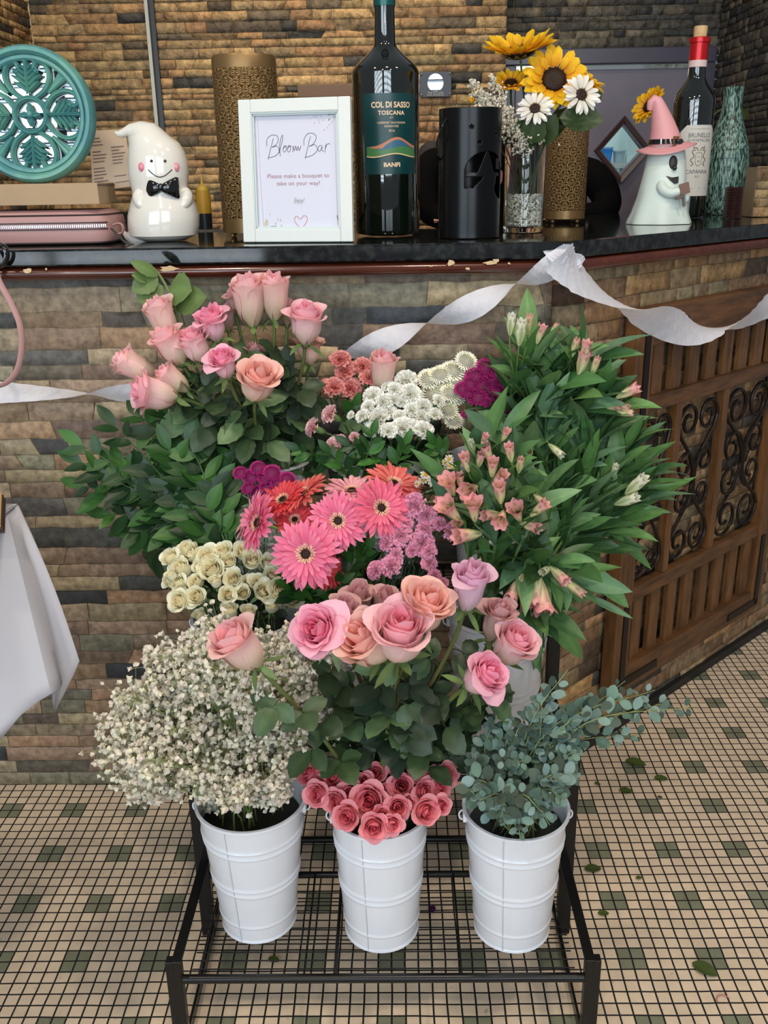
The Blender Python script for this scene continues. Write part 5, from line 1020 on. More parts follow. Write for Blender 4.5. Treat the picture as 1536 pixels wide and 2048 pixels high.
def rib(mb, pts, w, h=.010):
    P = [V((a, b, 0)) for a, b in pts]; rows = []
    for i, p in enumerate(P):
        t = (P[min(i + 1, len(P) - 1)] - P[max(i - 1, 0)]).normalized(); s_ = V((-t.y, t.x, 0)); ww = w[i] if isinstance(w, list) else w; a = p + s_ * ww / 2; b = p - s_ * ww / 2; c1 = p + s_ * ww / 4; c2 = p - s_ * ww / 4
        rows.append([mp(a.x, a.y, 0), mp(a.x, a.y, h * .7), mp(c1.x, c1.y, h), mp(p.x, p.y, h * .8), mp(c2.x, c2.y, h), mp(b.x, b.y, h * .7), mp(b.x, b.y, 0)])
    mb.grid(rows)
mb = MB(); rib(mb, [(.245 * math.cos(a), .245 * math.sin(a)) for a in [2 * PI * j / 40 for j in range(41)]], .075, .012)
for q in range(4):
    a = q * PI / 2; c, s_ = math.cos(a), math.sin(a); rot = lambda x, y: (c * x - s_ * y, s_ * x + c * y)
    leaf_pts = [(.30, 0), (.52, 0), (.78, 0)]; rib(mb, [rot(*p) for p in leaf_pts], [.05, .05, .07], .013)
    for d_, (l1, wdt) in enumerate([(.22, .07), (.25, .07), (.20, .065), (.15, .06), (.11, .055)]):
        for sg in (-1, 1):
            x0_ = .34 + .075 * d_; rib(mb, [rot(x0_, 0), rot(x0_ + l1 * .45, sg * l1 * .55), rot(x0_ + l1 * .62, sg * l1 * .92)], [wdt * .7, wdt, wdt * .25], .011)
    for sg in (-1, 1):
        pts = poly_spline([(*rot(.24, sg * .10), 0), (*rot(.36, sg * .26), 0), (*rot(.54, sg * .34), 0), (*rot(.70, sg * .30), 0), (*rot(.76, sg * .17), 0), (*rot(.66, sg * .12), 0), (*rot(.60, sg * .19), 0)], 6); rib(mb, [(p.x, p.y) for p in pts], .07, .010)
    b = a + PI / 4; rib(mb, [(.44 * math.cos(b), .44 * math.sin(b)), (.60 * math.cos(b), .60 * math.sin(b)), (.79 * math.cos(b), .79 * math.sin(b))], [.05, .09, .16], .009)
    rib(mb, [rot(0, 0), rot(.09, 0), rot(.17, 0)], [.05, .11, .03], .012)
mb.build('fretwork', TEA, mir); mb = MB(); ball(mb, mp(0, 0, .010), .055 * RM, n=8); mb.build('centre_knob', TEA, mir)
# menu cards
mn = thing('menu_card', 'cream printed menu card standing behind the teal mirror', 'menu', onc(225, 462)); Ym = .245; mnp = [at(178, 262, Ym), at(250, 258, Ym + .004), at(268, 372, Ym - .01), at(186, 384, Ym - .012)]; mb = MB(); mb.add(mnp, [(3, 2, 1, 0)]); mb.build('card', mat('menu_paper', S(206, 184, 160), rough=.7), mn, smooth=False, solid=.001); mb = MB()
def mq(u, v): return mnp[0].lerp(mnp[1], u).lerp(mnp[3].lerp(mnp[2], u), v) + V((0, -.0012, 0))
rm = random.Random(3)
for c0 in (.06, .56):
    for j in range(15):
        v = .12 + .055 * j; w = rm.uniform(.18, .36)
        if rm.random() < .8: mb.add([mq(c0, v), mq(c0 + w, v), mq(c0 + w, v + .014), mq(c0, v + .014)], [(0, 1, 2, 3)], S(120, 92, 88))
mb.build('printed_lines', PAINT, mn, smooth=False)
mb = MB(); pA = onc(150, 458); p2 = at(240, 425, Ym + .06); box(mb, (p2.x, Ym + .06, (p2.z + ZC) / 2 + .001), (.16, .07, p2.z - ZC), S(36, 34, 34)); mb2 = mb; box(mb, (p2.x, Ym + .02, ZC + .009), (.17, .004, .016), S(196, 192, 184)); tag(mb.build('menu_holder', PAINT, smooth=False), 'dark box behind the ghost figurine holding up the menu card', 'menu holder')
# --- ghost figurine with bow tie
gp = onc(326, 485); k = ppm(gp); Yg = gp.y + .052; gh = thing('ghost_figurine', 'glossy white ghost figurine with pink cheeks and black bow tie', 'figurine', (gp.x, Yg, ZC))
def gl(px, py, dy=0): p = at(px, py, Yg + dy); return p
secs = [];
for (px, py, w) in ((328, 483, 44), (327, 480, 58), (327, 470, 67), (327, 452, 71), (327, 430, 71), (326, 410, 66), (323, 392, 58), (320, 380, 55.5), (318, 366, 58), (317, 345, 60), (316, 325, 59.5), (313, 304, 56), (308, 286, 50), (298, 273, 42)):
    c = gl(px, py); secs.append((c, w / ppm(c), w / ppm(c) * .86))
secs[0] = (V((secs[0][0].x, Yg, ZC + .001)), secs[0][1], secs[0][2]); secs[1] = (V((secs[1][0].x, Yg, ZC + .006)), secs[1][1], secs[1][2])
for (px, py, w, tx, tz) in ((286, 264, 31, -.5, .86), (272, 259, 20, -.8, .6), (258, 260, 12.5, -.97, .2), (245, 266, 9, -.95, .1), (236, 268, 5.5, -1, .2), (229, 264, 1.5, -1, .5)):
    c = gl(px, py); n_ = V((tx, 0, tz)).normalized(); secs.append((c, w / ppm(c), w / ppm(c) * .9, V((n_.z, 0, -n_.x)), V((0, 1, 0))))
mb = MB(); loft(mb, secs, 36); mb.build('body', CER, gh)
def onbody(px, py, secs, Y0, lift=0.0):
    P = at(px, py, Y0); ss = sorted(secs[:14], key=lambda q: q[0].z); a, b = ss[0], ss[-1]
    for i in range(len(ss) - 1):
        if ss[i][0].z <= P.z <= ss[i + 1][0].z: a, b = ss[i], ss[i + 1]; break
    for _ in range(4):
        t = min(1, max(0, (P.z - a[0].z) / max(1e-6, b[0].z - a[0].z))); cx = a[0].x + (b[0].x - a[0].x) * t; rx_ = a[1] + (b[1] - a[1]) * t; ry_ = a[2] + (b[2] - a[2]) * t
        u = max(-.97, min(.97, (P.x - cx) / rx_)); P = at(px, py, Y0 - ry_ * math.sqrt(1 - u * u) - lift)
    return P
for s_, px, py in ((-1, 280, 398), (1, 371, 396)):
    mb = MB(); tube(mb, poly_spline([onbody(px - s_ * 6, py - 16, secs, Yg, -.010), onbody(px, py - 4, secs, Yg, -.007), onbody(px - s_ * 2, py + 10, secs, Yg, -.006), onbody(px - s_ * 9, py + 22, secs, Yg, -.008)], 5), [.010, .0115, .0125, .013, .0135, .014, .014, .0135, .013, .012, .011, .010, .009, .0075, .006, .003], 12); mb.build('arm', CER, gh)
mb = MB(); tube(mb, poly_spline([gl(290, 470, .0), gl(268, 474, -.005), gl(253, 470, -.005), gl(246, 462, -.005)], 5), [.020, .020, .019, .018, .017, .015, .014, .012, .011, .009, .008, .006, .005, .004, .003, .001], 12); mb.build('tail', CER, gh)
for px in (303, 330): mb = MB(); c = onbody(px, 322, secs, Yg); ball(mb, c, .0026, n=8); mb.build('eye', BLKG, gh)
for px, q in ((283, -.0375), (352, -.0375)): mb = MB(); c = onbody(px, 334, secs, Yg); ball(mb, c, .0072, S(216, 128, 142), n=8, sc=(.78, .35, 1.1)); mb.build('cheek', mat('pink_glaze', S(214, 124, 138), rough=.15, coat=.4), gh)
mb = MB(); tube(mb, [onbody(296 + 48 * i / 14, 339 + 15 * math.sin(PI * i / 14), secs, Yg, .0003) for i in range(15)], .0008, 6); mb.build('smile', BLKG, gh)
mb = MB(); c = onbody(322, 375, secs, Yg, .004)
for s_ in (-1, 1):
    rows = []
    for i in range(9):
        t = i / 8; hh = (.0052 + .0145 * (t ** .8)) * (1 if t < .9 else .86); x = c.x + s_ * t * .0300; rows.append([V((x, c.y + .010 * t * t - .007 * math.cos(a) * (.5 + .5 * math.sin(PI * min(1, t * 1.05))), c.z + hh * math.sin(a) - .001)) for a in [2 * PI * j / 16 for j in range(16)]])
    base = len(mb.v); mb.grid(rows, wrap=True); mb.f.append(tuple(base + 8 * 16 + j for j in range(16))); mb.m.append(0)
ball(mb, c + V((0, -.002, 0)), .0065, n=8, sc=(.9, .9, 1.1)); mb.build('bow_tie', BLKG, gh)
# --- mustard bottle behind
p = onc(408, 461); r = 15 / ppm(p); z1 = at(408, 380, p.y + .01).z; bt = thing('squeeze_bottle', 'small yellow squeeze bottle behind the ghost figurine', 'bottle', (p.x, p.y + r, ZC)); mb = MB(); revolve(mb, [(.001, 0), (r, .002), (r, (z1 - ZC) * .42)], (p.x, p.y + r, ZC), 24, S(30, 34, 36)); mb.build('label', mat('plastic_v', vcol=True, rough=.35), bt)
mb = MB(); revolve(mb, [(r, (z1 - ZC) * .42), (r, (z1 - ZC) * .85), (r * .8, z1 - ZC)], (p.x, p.y + r, ZC), 24, S(190, 146, 40)); mb.build('body', MATS['plastic_v'], bt); mb = MB(); revolve(mb, [(r * .8, z1 - ZC), (r * .7, z1 - ZC + .006), (r * .2, z1 - ZC + .010), (.001, z1 - ZC + .030)], (p.x, p.y + r, ZC), 20, S(214, 178, 60)); mb.build('nozzle', MATS['plastic_v'], bt)
# --- pierced gold lanterns
GOLD = mat('antique_gold', S(136, 108, 68), rough=.42, metal=.6)
def lantern(px, pyb, pyt, wpx, label, mfx, rows_, top_open=True):
    p = onc(px, pyb); k = ppm(p); r = wpx / 2 / k; p.y += r * .2; z0 = ZC + .010; z1 = at(px, pyt, p.y).z; H = z1 - z0; t = thing('pierced_lantern', label, 'lantern', (p.x, p.y, ZC), 'gold pierced lanterns')
    mb = MB(); revolve(mb, [(r * .96, 0), (r, 0), (r, H * .085), (r * .985, H * .085)], (p.x, p.y, z0), 64); mb.build('bottom_band', GOLD, t, solid=.0008); mb = MB(); revolve(mb, [(r * .985, H * .925), (r, H * .925), (r, H * .985), (r * .97, H), (r * .95, H)], (p.x, p.y, z0), 64); mb.build('top_band', GOLD, t, solid=.0008)
    mb = MB(); mb.add([(p.x + r * .97 * math.cos(2 * PI * j / 32), p.y + r * .97 * math.sin(2 * PI * j / 32), z0 + .002) for j in range(32)], [tuple(range(32))]); mb.build('base_plate', GOLD, t, smooth=False)
    for a in (.9, 2.6, 3.9, 5.4): mb = MB(); ball(mb, (p.x + r * .85 * math.cos(a), p.y + r * .85 * math.sin(a), ZC + .005), .005, n=6); mb.build('ball_foot', GOLD, t)
    def f(u, v): a = u / mfx * 2 * PI; return V((p.x + r * math.cos(a), p.y + r * math.sin(a), z0 + H * (.085 + .84 * v / rows_)))
    wu = 2 * PI * r / mfx; wv = H * .84 / rows_; mb = MB()
    def st_(pts, w):
        P = [V((a, b, 0)) for a, b in pts]; L = []; Rr = []
        for i, q in enumerate(P):
            tt = P[min(i + 1, len(P) - 1)] - P[max(i - 1, 0)]; tx, ty = tt.x * wu, tt.y * wv; l = math.hypot(tx, ty) or 1; nx, ny = -ty / l * w / 2 / wu, tx / l * w / 2 / wv; L.append(f(q.x + nx, q.y + ny)); Rr.append(f(q.x - nx, q.y - ny))
        n = len(P); mb.add(L + Rr, [(i, i + 1, n + i + 1, n + i) for i in range(n - 1)])
    for i in range(mfx):
        for j in range(rows_):
            o = .5 if j % 2 else 0; cx, cy = i + .5 + o, j + .5; W_ = .0026
            st_([(cx + .17 * math.cos(a), cy + .17 * math.sin(a)) for a in [2 * PI * q / 10 for q in range(11)]], W_)
            for q in range(4):
                a = q * PI / 2; ca, sa = math.cos(a), math.sin(a); rt2 = lambda x, y: (cx + ca * x - sa * y, cy + sa * x + ca * y)
                st_([rt2(.17, 0), rt2(.30, .10), rt2(.42, .12), rt2(.50, 0), rt2(.42, -.12), rt2(.30, -.10), rt2(.17, 0)], W_)
                st_([rt2(.12, .12), rt2(.30, .30), rt2(.5, .5)], W_ * 1.2); st_([rt2(.5, .30), rt2(.38, .34), rt2(.34, .42), rt2(.30, .5)], W_)
    mb.build('pierced_sleeve', GOLD, t, solid=.0009); return t, p, r
lantern(507, 474, 113, 121, 'tall antique gold pierced lantern behind the white framed sign', 11, 17)
lt2, lp2, lr2 = lantern(1128, 446, 236, 82, 'shorter gold pierced lantern behind the clear vase of sunflowers', 11, 11)
# --- framed sign
fl_, fr_ = onc(487, 486), onc(709, 485); fm = (fl_ + fr_) / 2; D_ = (fr_ - fl_).normalized(); ft = at(594, 198, fm.y + .035); Hh = 0; tz = V((0, .035, ft.z - ZC)); Hf = tz.length; TZ = tz.normalized(); FN = D_.cross(TZ).normalized(); Wf = 226 / ppm(fm)
if FN.y > 0: FN = -FN
sg = thing('framed_sign', 'white picture frame with the flower bar sign standing on the counter', 'picture frame', (fm.x, fm.y, ZC))
def fp(x, y, o=0.0): return V((fm.x, fm.y, ZC + .001)) + D_ * x + TZ * y + FN * o
WHF = mat('white_frame', S(212, 216, 212), rough=.4); b = .0215
for (nm, xa, xb2, ya, yb2) in (('frame_side', -Wf / 2, -Wf / 2 + b, 0, Hf), ('frame_side', Wf / 2 - b, Wf / 2, 0, Hf), ('frame_top', -Wf / 2 + b, Wf / 2 - b, Hf - b, Hf), ('frame_bottom', -Wf / 2 + b, Wf / 2 - b, 0, b)):
    mb = MB(); box(mb, fp((xa + xb2) / 2, (ya + yb2) / 2, -.002), (xb2 - xa, yb2 - ya, .014), ax=(D_, TZ, FN)); mb.build(nm, WHF, sg, smooth=False, bevel=.0014)
mb = MB(); bb_ = b
for e, o in ((b + .0018, .0035), (b + .0045, .0005)):
    for (xa, xb2, ya, yb2) in ((-Wf / 2 + b - .001, -Wf / 2 + e, b, Hf - b), (Wf / 2 - e, Wf / 2 - b + .001, b, Hf - b), (-Wf / 2 + b, Wf / 2 - b, Hf - e, Hf - b + .001), (-Wf / 2 + b, Wf / 2 - b, b - .001, e)): box(mb, fp((xa + xb2) / 2, (ya + yb2) / 2, o - .003), (xb2 - xa, yb2 - ya, .006), ax=(D_, TZ, FN))
mb.build('inner_lip', mat('lip_grey', S(196, 208, 208), rough=.4), sg, smooth=False)
mb = MB(); box(mb, fp(0, Hf / 2, -.006), (Wf - .03, Hf - .03, .002), ax=(D_, TZ, FN)); mb.build('print', mat('sign_paper', S(200, 200, 214), rough=.3), sg, smooth=False)
pr_ = MB(); PXF = Wf / 226
def sp_(px, py): return ((px - 595) * PXF, Hf - (py - 198) * Hf / 288)
def sf(x, y): return fp(x, y, -.0044)
def pstroke(pts, w, col, n=6): q = poly_spline([(*sp_(a, b_), 0) for a, b_ in pts], n); stroke(pr_, [(v.x, v.y) for v in q], w, sf, col)
INK = S(52, 52, 58)
# "Bloom Bar" in thin handwriting
B1 = [(537, 314), (540, 300), (544, 285), (549, 272), (541, 276), (538, 290), (540, 268), (556, 270), (560, 278), (556, 288), (547, 294), (558, 293), (561, 301), (554, 311), (541, 316)]
pstroke([(537, 316), (541, 300), (546, 284), (549, 274)], .0007, INK); pstroke([(535, 290), (536, 276), (545, 268), (556, 269), (559, 277), (554, 287), (545, 292)], .0007, INK); pstroke([(545, 292), (556, 290), (560, 299), (554, 308), (543, 312), (536, 312)], .0007, INK)
pstroke([(560, 304), (564, 290), (568, 276), (568, 268), (564, 276), (561, 292), (562, 310)], .0007, INK)
for cx0 in (571, 580): pstroke([(cx0 - 3, 296), (cx0, 289), (cx0 + 3, 291), (cx0 + 3, 299), (cx0 - 1, 302), (cx0 - 3, 297), (cx0 + 1, 291), (cx0 + 6, 291)], .0007, INK, 4)
pstroke([(588, 302), (589, 290), (591, 300), (594, 290), (596, 300), (599, 291), (601, 300), (605, 290)], .0007, INK, 4)
pstroke([(613, 316), (617, 300), (621, 284), (625, 272)], .0007, INK); pstroke([(611, 290), (612, 276), (621, 266), (633, 268), (636, 276), (630, 287), (621, 292)], .0007, INK); pstroke([(621, 292), (633, 289), (638, 298), (630, 308), (617, 313), (612, 312)], .0007, INK)
pstroke([(647, 291), (642, 291), (639, 299), (643, 302), (648, 292), (647, 300), (651, 302)], .0007, INK, 4); pstroke([(656, 287), (654, 295), (653, 305)], .0007, INK, 4); pstroke([(654, 297), (657, 290), (661, 287), (664, 289)], .0007, INK, 4)
def ptext(s_, px, py, h, col, sx=1.0, shear=0, bold=0):
    x0_, y0_ = sp_(px, py); text_mesh(pr_, s_, lambda x, y: sf(x0_ + x * sx, y0_ + y), h, col, shear, bold)
ptext('Please make a bouquet to', 597, 354, .0098, S(168, 130, 132), 1.08); ptext('take on your way!', 597, 369, .0098, S(168, 130, 132), 1.08); ptext('Enjoy!', 597, 405, .012, S(150, 150, 154), .62, .35)
pstroke([(600, 457), (590, 447), (587, 437), (592, 432), (599, 438), (606, 431), (613, 434), (612, 443), (606, 452), (599, 457)], .0009, S(206, 120, 124))
pstroke([(518, 238), (519, 340), (522, 452)], .0004, S(190, 150, 150)); pstroke([(673, 232), (674, 340), (675, 446)], .0004, S(190, 150, 150))
def blob(px, py, w, h, a, col, o=.0):
    x0_, y0_ = sp_(px, py); n = 14; pts = []
    for j in range(n): t = 2 * PI * j / n; x = w * math.cos(t) * PXF / 2; y = h * math.sin(t) * PXF / 2 * (1 - .3 * math.cos(t)); pts.append(fp(x0_ + x * math.cos(a) - y * math.sin(a), y0_ + x * math.sin(a) + y * math.cos(a), -.0046 + o))
    pr_.add(pts, [tuple(range(n))], col)
for a_ in [(659, 221, 24, 14, -1.0, S(110, 128, 108)), (672, 224, 18, 12, .5, S(170, 186, 176)), (636, 224, 22, 10, 1.4, S(184, 196, 196)), (676, 230, 20, 9, 1.3, S(176, 188, 184)), (504, 272, 20, 14, .5, S(214, 120, 128)), (502, 256, 12, 6, 1, S(150, 150, 140)), (508, 246, 8, 4, 2, S(120, 130, 120)), (686, 406, 18, 16, .3, S(220, 110, 116)), (684, 430, 20, 16, 1.2, S(232, 150, 150)), (686, 448, 22, 18, .4, S(226, 132, 136)), (677, 438, 14, 5, 2, S(90, 96, 84)), (538, 458, 26, 11, .4, S(140, 156, 132)), (524, 462, 20, 8, -.5, S(164, 176, 168)), (528, 446, 14, 8, 1.2, S(190, 186, 160)), (562, 462, 16, 8, .9, S(200, 206, 206)), (511, 456, 18, 5, -.8, S(120, 132, 126))]: blob(*a_)
rnb = random.Random(8)
for cx0, cy0 in ((655, 238), (545, 444)):
    for q in range(14): blob(cx0 + rnb.gauss(0, 12), cy0 + rnb.gauss(0, 7), 2.2, 2.2, 0, S(186, 164, 130), .0001)
pr_.build('printing', mat('print_ink', vcol=True, rough=.6), sg, smooth=False)
mb = MB(); box(mb, fp(0, Hf * .42, -.045) - V((0, 0, .0)), (.06, .002, Hf * .8), ax=(D_, V((0, .94, .35)).normalized(), V((0, -.35, .94)).normalized())); 
# --- wine bottles
GLB = mat('dark_glass', (.004, .007, .004), rough=.03, coat=1.0, spec=.8)
def bottle(px, pyb, wpx, zs, label, cat_group, capcol, cork=False):
    p = onc(px, pyb); k = ppm(p); r = wpx / 2 / k; p.y += r * .35; Z = lambda py: at(px, py, p.y).z - ZC
    t = thing('wine_bottle', label, 'bottle', (p.x, p.y, ZC)); sh, nk, cap, top_ = Z(zs[0]), Z(zs[1]), Z(zs[2]), Z(zs[3]) if zs[3] is not None else zs[4]
    rn = r * zs[5]; q = [(.001, .004), (r * .7, .001), (r * .96, .004), (r, .012), (r, sh * .5), (r, sh)]
    for i in range(1, 13): a = i / 12; q.append((rn + (r - rn) * (math.cos(a * PI) * .5 + .5) ** .9, sh + (nk - sh) * a))
    q += [(rn * .96, (nk + cap) / 2), (rn * .94, cap)]; mb = MB(); revolve(mb, q, (p.x, p.y, ZC + .0005), 72); mb.build('glass', GLB, t)
    mb = MB(); q = [(rn * .95, cap - .0), (rn * 1.03, cap), (rn * 1.02, top_ - .012)] + ([(rn * 1.16, top_ - .011), (rn * 1.18, top_ - .002), (rn * 1.05, top_)]) + [(.001, top_)]; revolve(mb, q, (p.x, p.y, ZC + .0005), 40); mb.build('capsule', mat('capsule_' + cat_group, capcol, rough=.3, metal=.3), t)
    return t, p, r, rn, top_
t, p, r, rn, tp_ = bottle(775, 472, 129, (150, 86, 14, None, .478, .31), 'very large dark wine bottle with teal label standing beside the framed sign', 'teal', S(24, 84, 80))
def wrapf(p, r, px0, py0, rot, k_=1.0):
    """flat (x right, y up) metres -> bottle surface; px0,py0 is the label centre"""
    zc = at(px0, py0, p.y - r).z
    return lambda x, y, o=.0: V((p.x + (r + .0006 + o) * math.sin(x / r + rot), p.y - (r + .0006 + o) * math.cos(x / r + rot), zc + y))
L1 = wrapf(p, r, 790, 268, .17); lw, lh = .105, 141 / ppm(p); mb = MB()
mb.grid([[L1(-lw / 2 + lw * i / 24, -lh / 2 + lh * j / 4) for i in range(25)] for j in range(5)], S(12, 66, 68)); mb.build('label', mat('label_teal', S(14, 58, 60), rough=.35), t)
m2 = MB(); CRM = S(226, 196, 160)
def lt(m, s_, fn, y, h, col, sx=1.0, bold=0, x0_=0, space=1.0): text_mesh(m, s_, lambda a, b_: fn(a * sx + x0_, b_ + y, .0003), h, col, 0, bold, space=space)
pxm = 1 / ppm(p); yy = lambda py: (268 - py) * pxm
lt(m2, 'COL DI SASSO', L1, yy(222), .0132, CRM, .86, .0004); lt(m2, 'TOSCANA', L1, yy(234.5), .0095, CRM, 1.0, .0003, space=1.1); lt(m2, 'IGT', L1, yy(241), .004, CRM); lt(m2, 'CABERNET SAUVIGNON', L1, yy(250), .0052, CRM, .9); lt(m2, 'SANGIOVESE', L1, yy(256), .005, CRM, .9); lt(m2, '2016', L1, yy(264), .0055, CRM, 1); lt(m2, 'BANFI', L1, yy(325), .0098, CRM, 1.15, .0004)
def lpoly(m, pts, col, o=.0004):
    top_, bot = pts; n = len(top_); tx = lambda q: L1((q[0] - 790) * pxm * 1.02, yy(q[1]), o); m.grid([[tx(q) for q in bot], [tx(q) for q in top_]], col)
xs = [742 + 97 * i / 16 for i in range(17)]
def bandf(f1, f2, col, o): lpoly(m2, ([(x, f1(x)) for x in xs], [(x, f2(x)) for x in xs]), col, o)
hill = lambda x: 290 - 17 * math.exp(-((x - 800) / 26) ** 2); bandf(hill, lambda x: 294, S(190, 120, 84), .0004); bandf(lambda x: min(293, hill(x) + 4 + abs(x - 812) * .05) if x > 775 else 293, lambda x: 296, S(52, 98, 128), .00055); bandf(lambda x: 292 + 3 * math.sin(x / 12), lambda x: 305 + 3 * math.sin(x / 13), S(70, 120, 72), .0007); bandf(lambda x: 304 + 3 * math.sin(x / 13), lambda x: 306 + 3 * math.sin(x / 13), S(226, 190, 140), .0008)
m2.build('label_print', mat('print_label', vcol=True, rough=.4), t, smooth=False)
t, p, r, rn, tp_ = bottle(1372, 436, 78, (205, 152, 124, 76, 0, .42), 'dark wine bottle with red wax top and white label behind the witch hat ghost', 'red', S(196, 24, 32))
mb = MB(); z_ = at(1375, 128, p.y).z - ZC; z2 = at(1375, 120, p.y).z - ZC; revolve(mb, [(rn * 1.035, z_ - .008), (rn * 1.045, z_ - .008), (rn * 1.045, z2 - .002), (rn * 1.03, z2 - .002)], (p.x, p.y, ZC), 32, S(222, 196, 190)); mb.build('neck_band', PAINT, t)
mb = MB(); revolve(mb, [(rn * .72, tp_ - .002), (rn * .78, tp_ + .022), (rn * .74, tp_ + .024), (.001, tp_ + .024)], (p.x, p.y, ZC), 24); mb.build('cork', mat('cork', S(206, 172, 124), rough=.8, mottle=.2, mscale=90), t)
L2 = wrapf(p, r, 1381, 322, .16); pxm = 1 / ppm(p); lw = .098; lh = 128 * pxm; mb = MB(); c_ = .016
out = [(-lw / 2, -lh / 2), (lw / 2, -lh / 2), (lw / 2, lh / 2 - c_), (lw / 2 - c_, lh / 2), (-lw / 2 + c_, lh / 2), (-lw / 2, lh / 2 - c_)]
rows = []
for i in range(25):
    x = -lw / 2 + lw * i / 24; ytop = lh / 2 - max(0, c_ - (x + lw / 2), c_ - (lw / 2 - x)); rows.append([L2(x, -lh / 2), L2(x, ytop)])
mb.grid(rows); mb.build('label', mat('label_cream', S(214, 210, 200), rough=.5), t); m2 = MB(); y2 = lambda py: (322 - py) * pxm; DK = S(70, 72, 78); BR = S(120, 98, 54)
lt(m2, 'BRUNELLO', L2, y2(280), .0142, DK, .80); lt(m2, 'DI MONTALCINO', L2, y2(287.5), .0090, DK, .80); lt(m2, 'CAPANNA', L2, y2(345), .0125, DK, .95); lt(m2, '2015', L2, y2(352), .0062, DK)
for j, (py, w) in enumerate(((290, .058), (358, .07), (364, .074), (368, .05))): m2.add([L2(-w / 2, y2(py), .0003), L2(w / 2, y2(py), .0003), L2(w / 2, y2(py + 1), .0003), L2(-w / 2, y2(py + 1), .0003)], [(0, 1, 2, 3)], DK)
def l2s(pts, w, col, n=5): q = poly_spline([(a * pxm, b_ * pxm, 0) for a, b_ in pts], n); stroke(m2, [(v.x, v.y) for v in q], w, lambda x, y: L2(x, y, .0004), col)
for s_ in (-1, 1):
    l2s([(s_ * 6, 14), (s_ * 6, -2), (s_ * 3, -8), (0, -9)], .0009, BR); l2s([(s_ * 7, 20), (s_ * 13, 17), (s_ * 9, 8), (s_ * 15, 2), (s_ * 10, -5), (s_ * 14, -9)], .0022, BR); l2s([(s_ * 2, 18), (s_ * 6, 24), (s_ * 11, 22), (s_ * 10, 27)], .0018, BR)
    l2s([(s_ * 38, 58), (s_ * 38, -50)], .0005, DK)
l2s([(-6, 14), (0, 15), (6, 14)], .0009, BR); l2s([(-20, 57), (20, 57)], .0005, DK); l2s([(-38, -50), (38, -50)], .0007, BR); l2s([(-2, 8), (1, 7)], .001, BR); l2s([(-2, 0), (2, -1)], .0016, BR)
m2.build('label_print', MATS['print_label'], t, smooth=False)
# --- black star lantern with cut-outs
p = onc(941, 478); k = ppm(p); r = 61 / k; p.y += r * .75; zt_ = at(944, 219, p.y).z; H = zt_ - ZC; lt_ = thing('black_lantern', 'black metal lantern cylinder with star and witch cut-outs', 'lantern', (p.x, p.y, ZC))
def starf(x, y, R_): 
    a = math.atan2(x, y); q = (a % (2 * PI / 5)) - PI / 5; rr = math.hypot(x, y); return rr * math.cos(q) < R_ * (.38 + .30 * abs(math.cos(0)) * (abs(q) / (PI / 5)) ** 1.0 * .0) or rr < R_ * (1 - .62 * (1 - abs(q) / (PI / 5)) ** .6)
def hole(px, py):
    for (cx, cy, R_) in ((941, 257, 6), (991, 271, 5), (956, 286, 6), (1006, 262, 5)):
        if starf(px - cx, -(py - cy), R_): return True
    x, y = px - 972, py - 350; arch = (x / 43) ** 2 + ((y + 2) / 44) ** 2 < 1 if y < 0 else (abs(x) < 43 and y < 46 - (x < -20) * 20)
    if not arch: return False
    hat = abs(px - (970 + (348 - py) * .03)) < (py - 304) * .36 + 2 if 304 < py < 348 else False
    brim = 345 < py < 353 and 932 < px < 1004 and (py - 349) > -5 + abs(px - 968) * .06
    body = py >= 350 and abs(px - (972 + 6 * math.sin(py / 9))) < 13 + (py - 350) * .35
    tow = 994 < px < 1006 and 318 < py < 340
    return not (hat or brim or body or tow)
NA, NH = 260, 150; mb = MB(); vs = [(p.x + r * math.sin(2 * PI * i / NA), p.y - r * math.cos(2 * PI * i / NA), ZC + .001 + H * j / NH) for j in range(NH + 1) for i in range(NA)]; fs = []
for j in range(NH):
    for i in range(NA):
        a = 2 * PI * (i + .5) / NA; px = 943 + 61 * math.sin(a) if math.cos(a) > 0 else -1; py = 478 - (478 - 219) * (j + .5) / NH
        if a < PI * .6 or a > PI * 1.4:
            pxa = 943 + 61 * (a if a < PI else a - 2 * PI) * (.92)
            if hole(pxa, py): continue
        fs.append((j * NA + i, j * NA + (i + 1) % NA, (j + 1) * NA + (i + 1) % NA, (j + 1) * NA + i))
mb.add(vs, fs); mb.build('shade', mat('black_satin', S(20, 22, 23), rough=.26, metal=.55), lt_, solid=.0012)
mb = MB(); mb.add([(p.x + r * .98 * math.cos(2 * PI * j / 48), p.y + r * .98 * math.sin(2 * PI * j / 48), ZC + .003) for j in range(48)], [tuple(range(48))]); mb.build('base_plate', MATS['black_satin'], lt_, smooth=False)
mb = MB(); ps = [at(893, 236, p.y - .03), at(884, 255, p.y - .04), at(874, 285, p.y - .03), at(876, 312, p.y - .02), at(884, 328, p.y)]; tube(mb, poly_spline(ps, 5), .0016, 7); mb.build('wire_handle', BLKG, lt_)
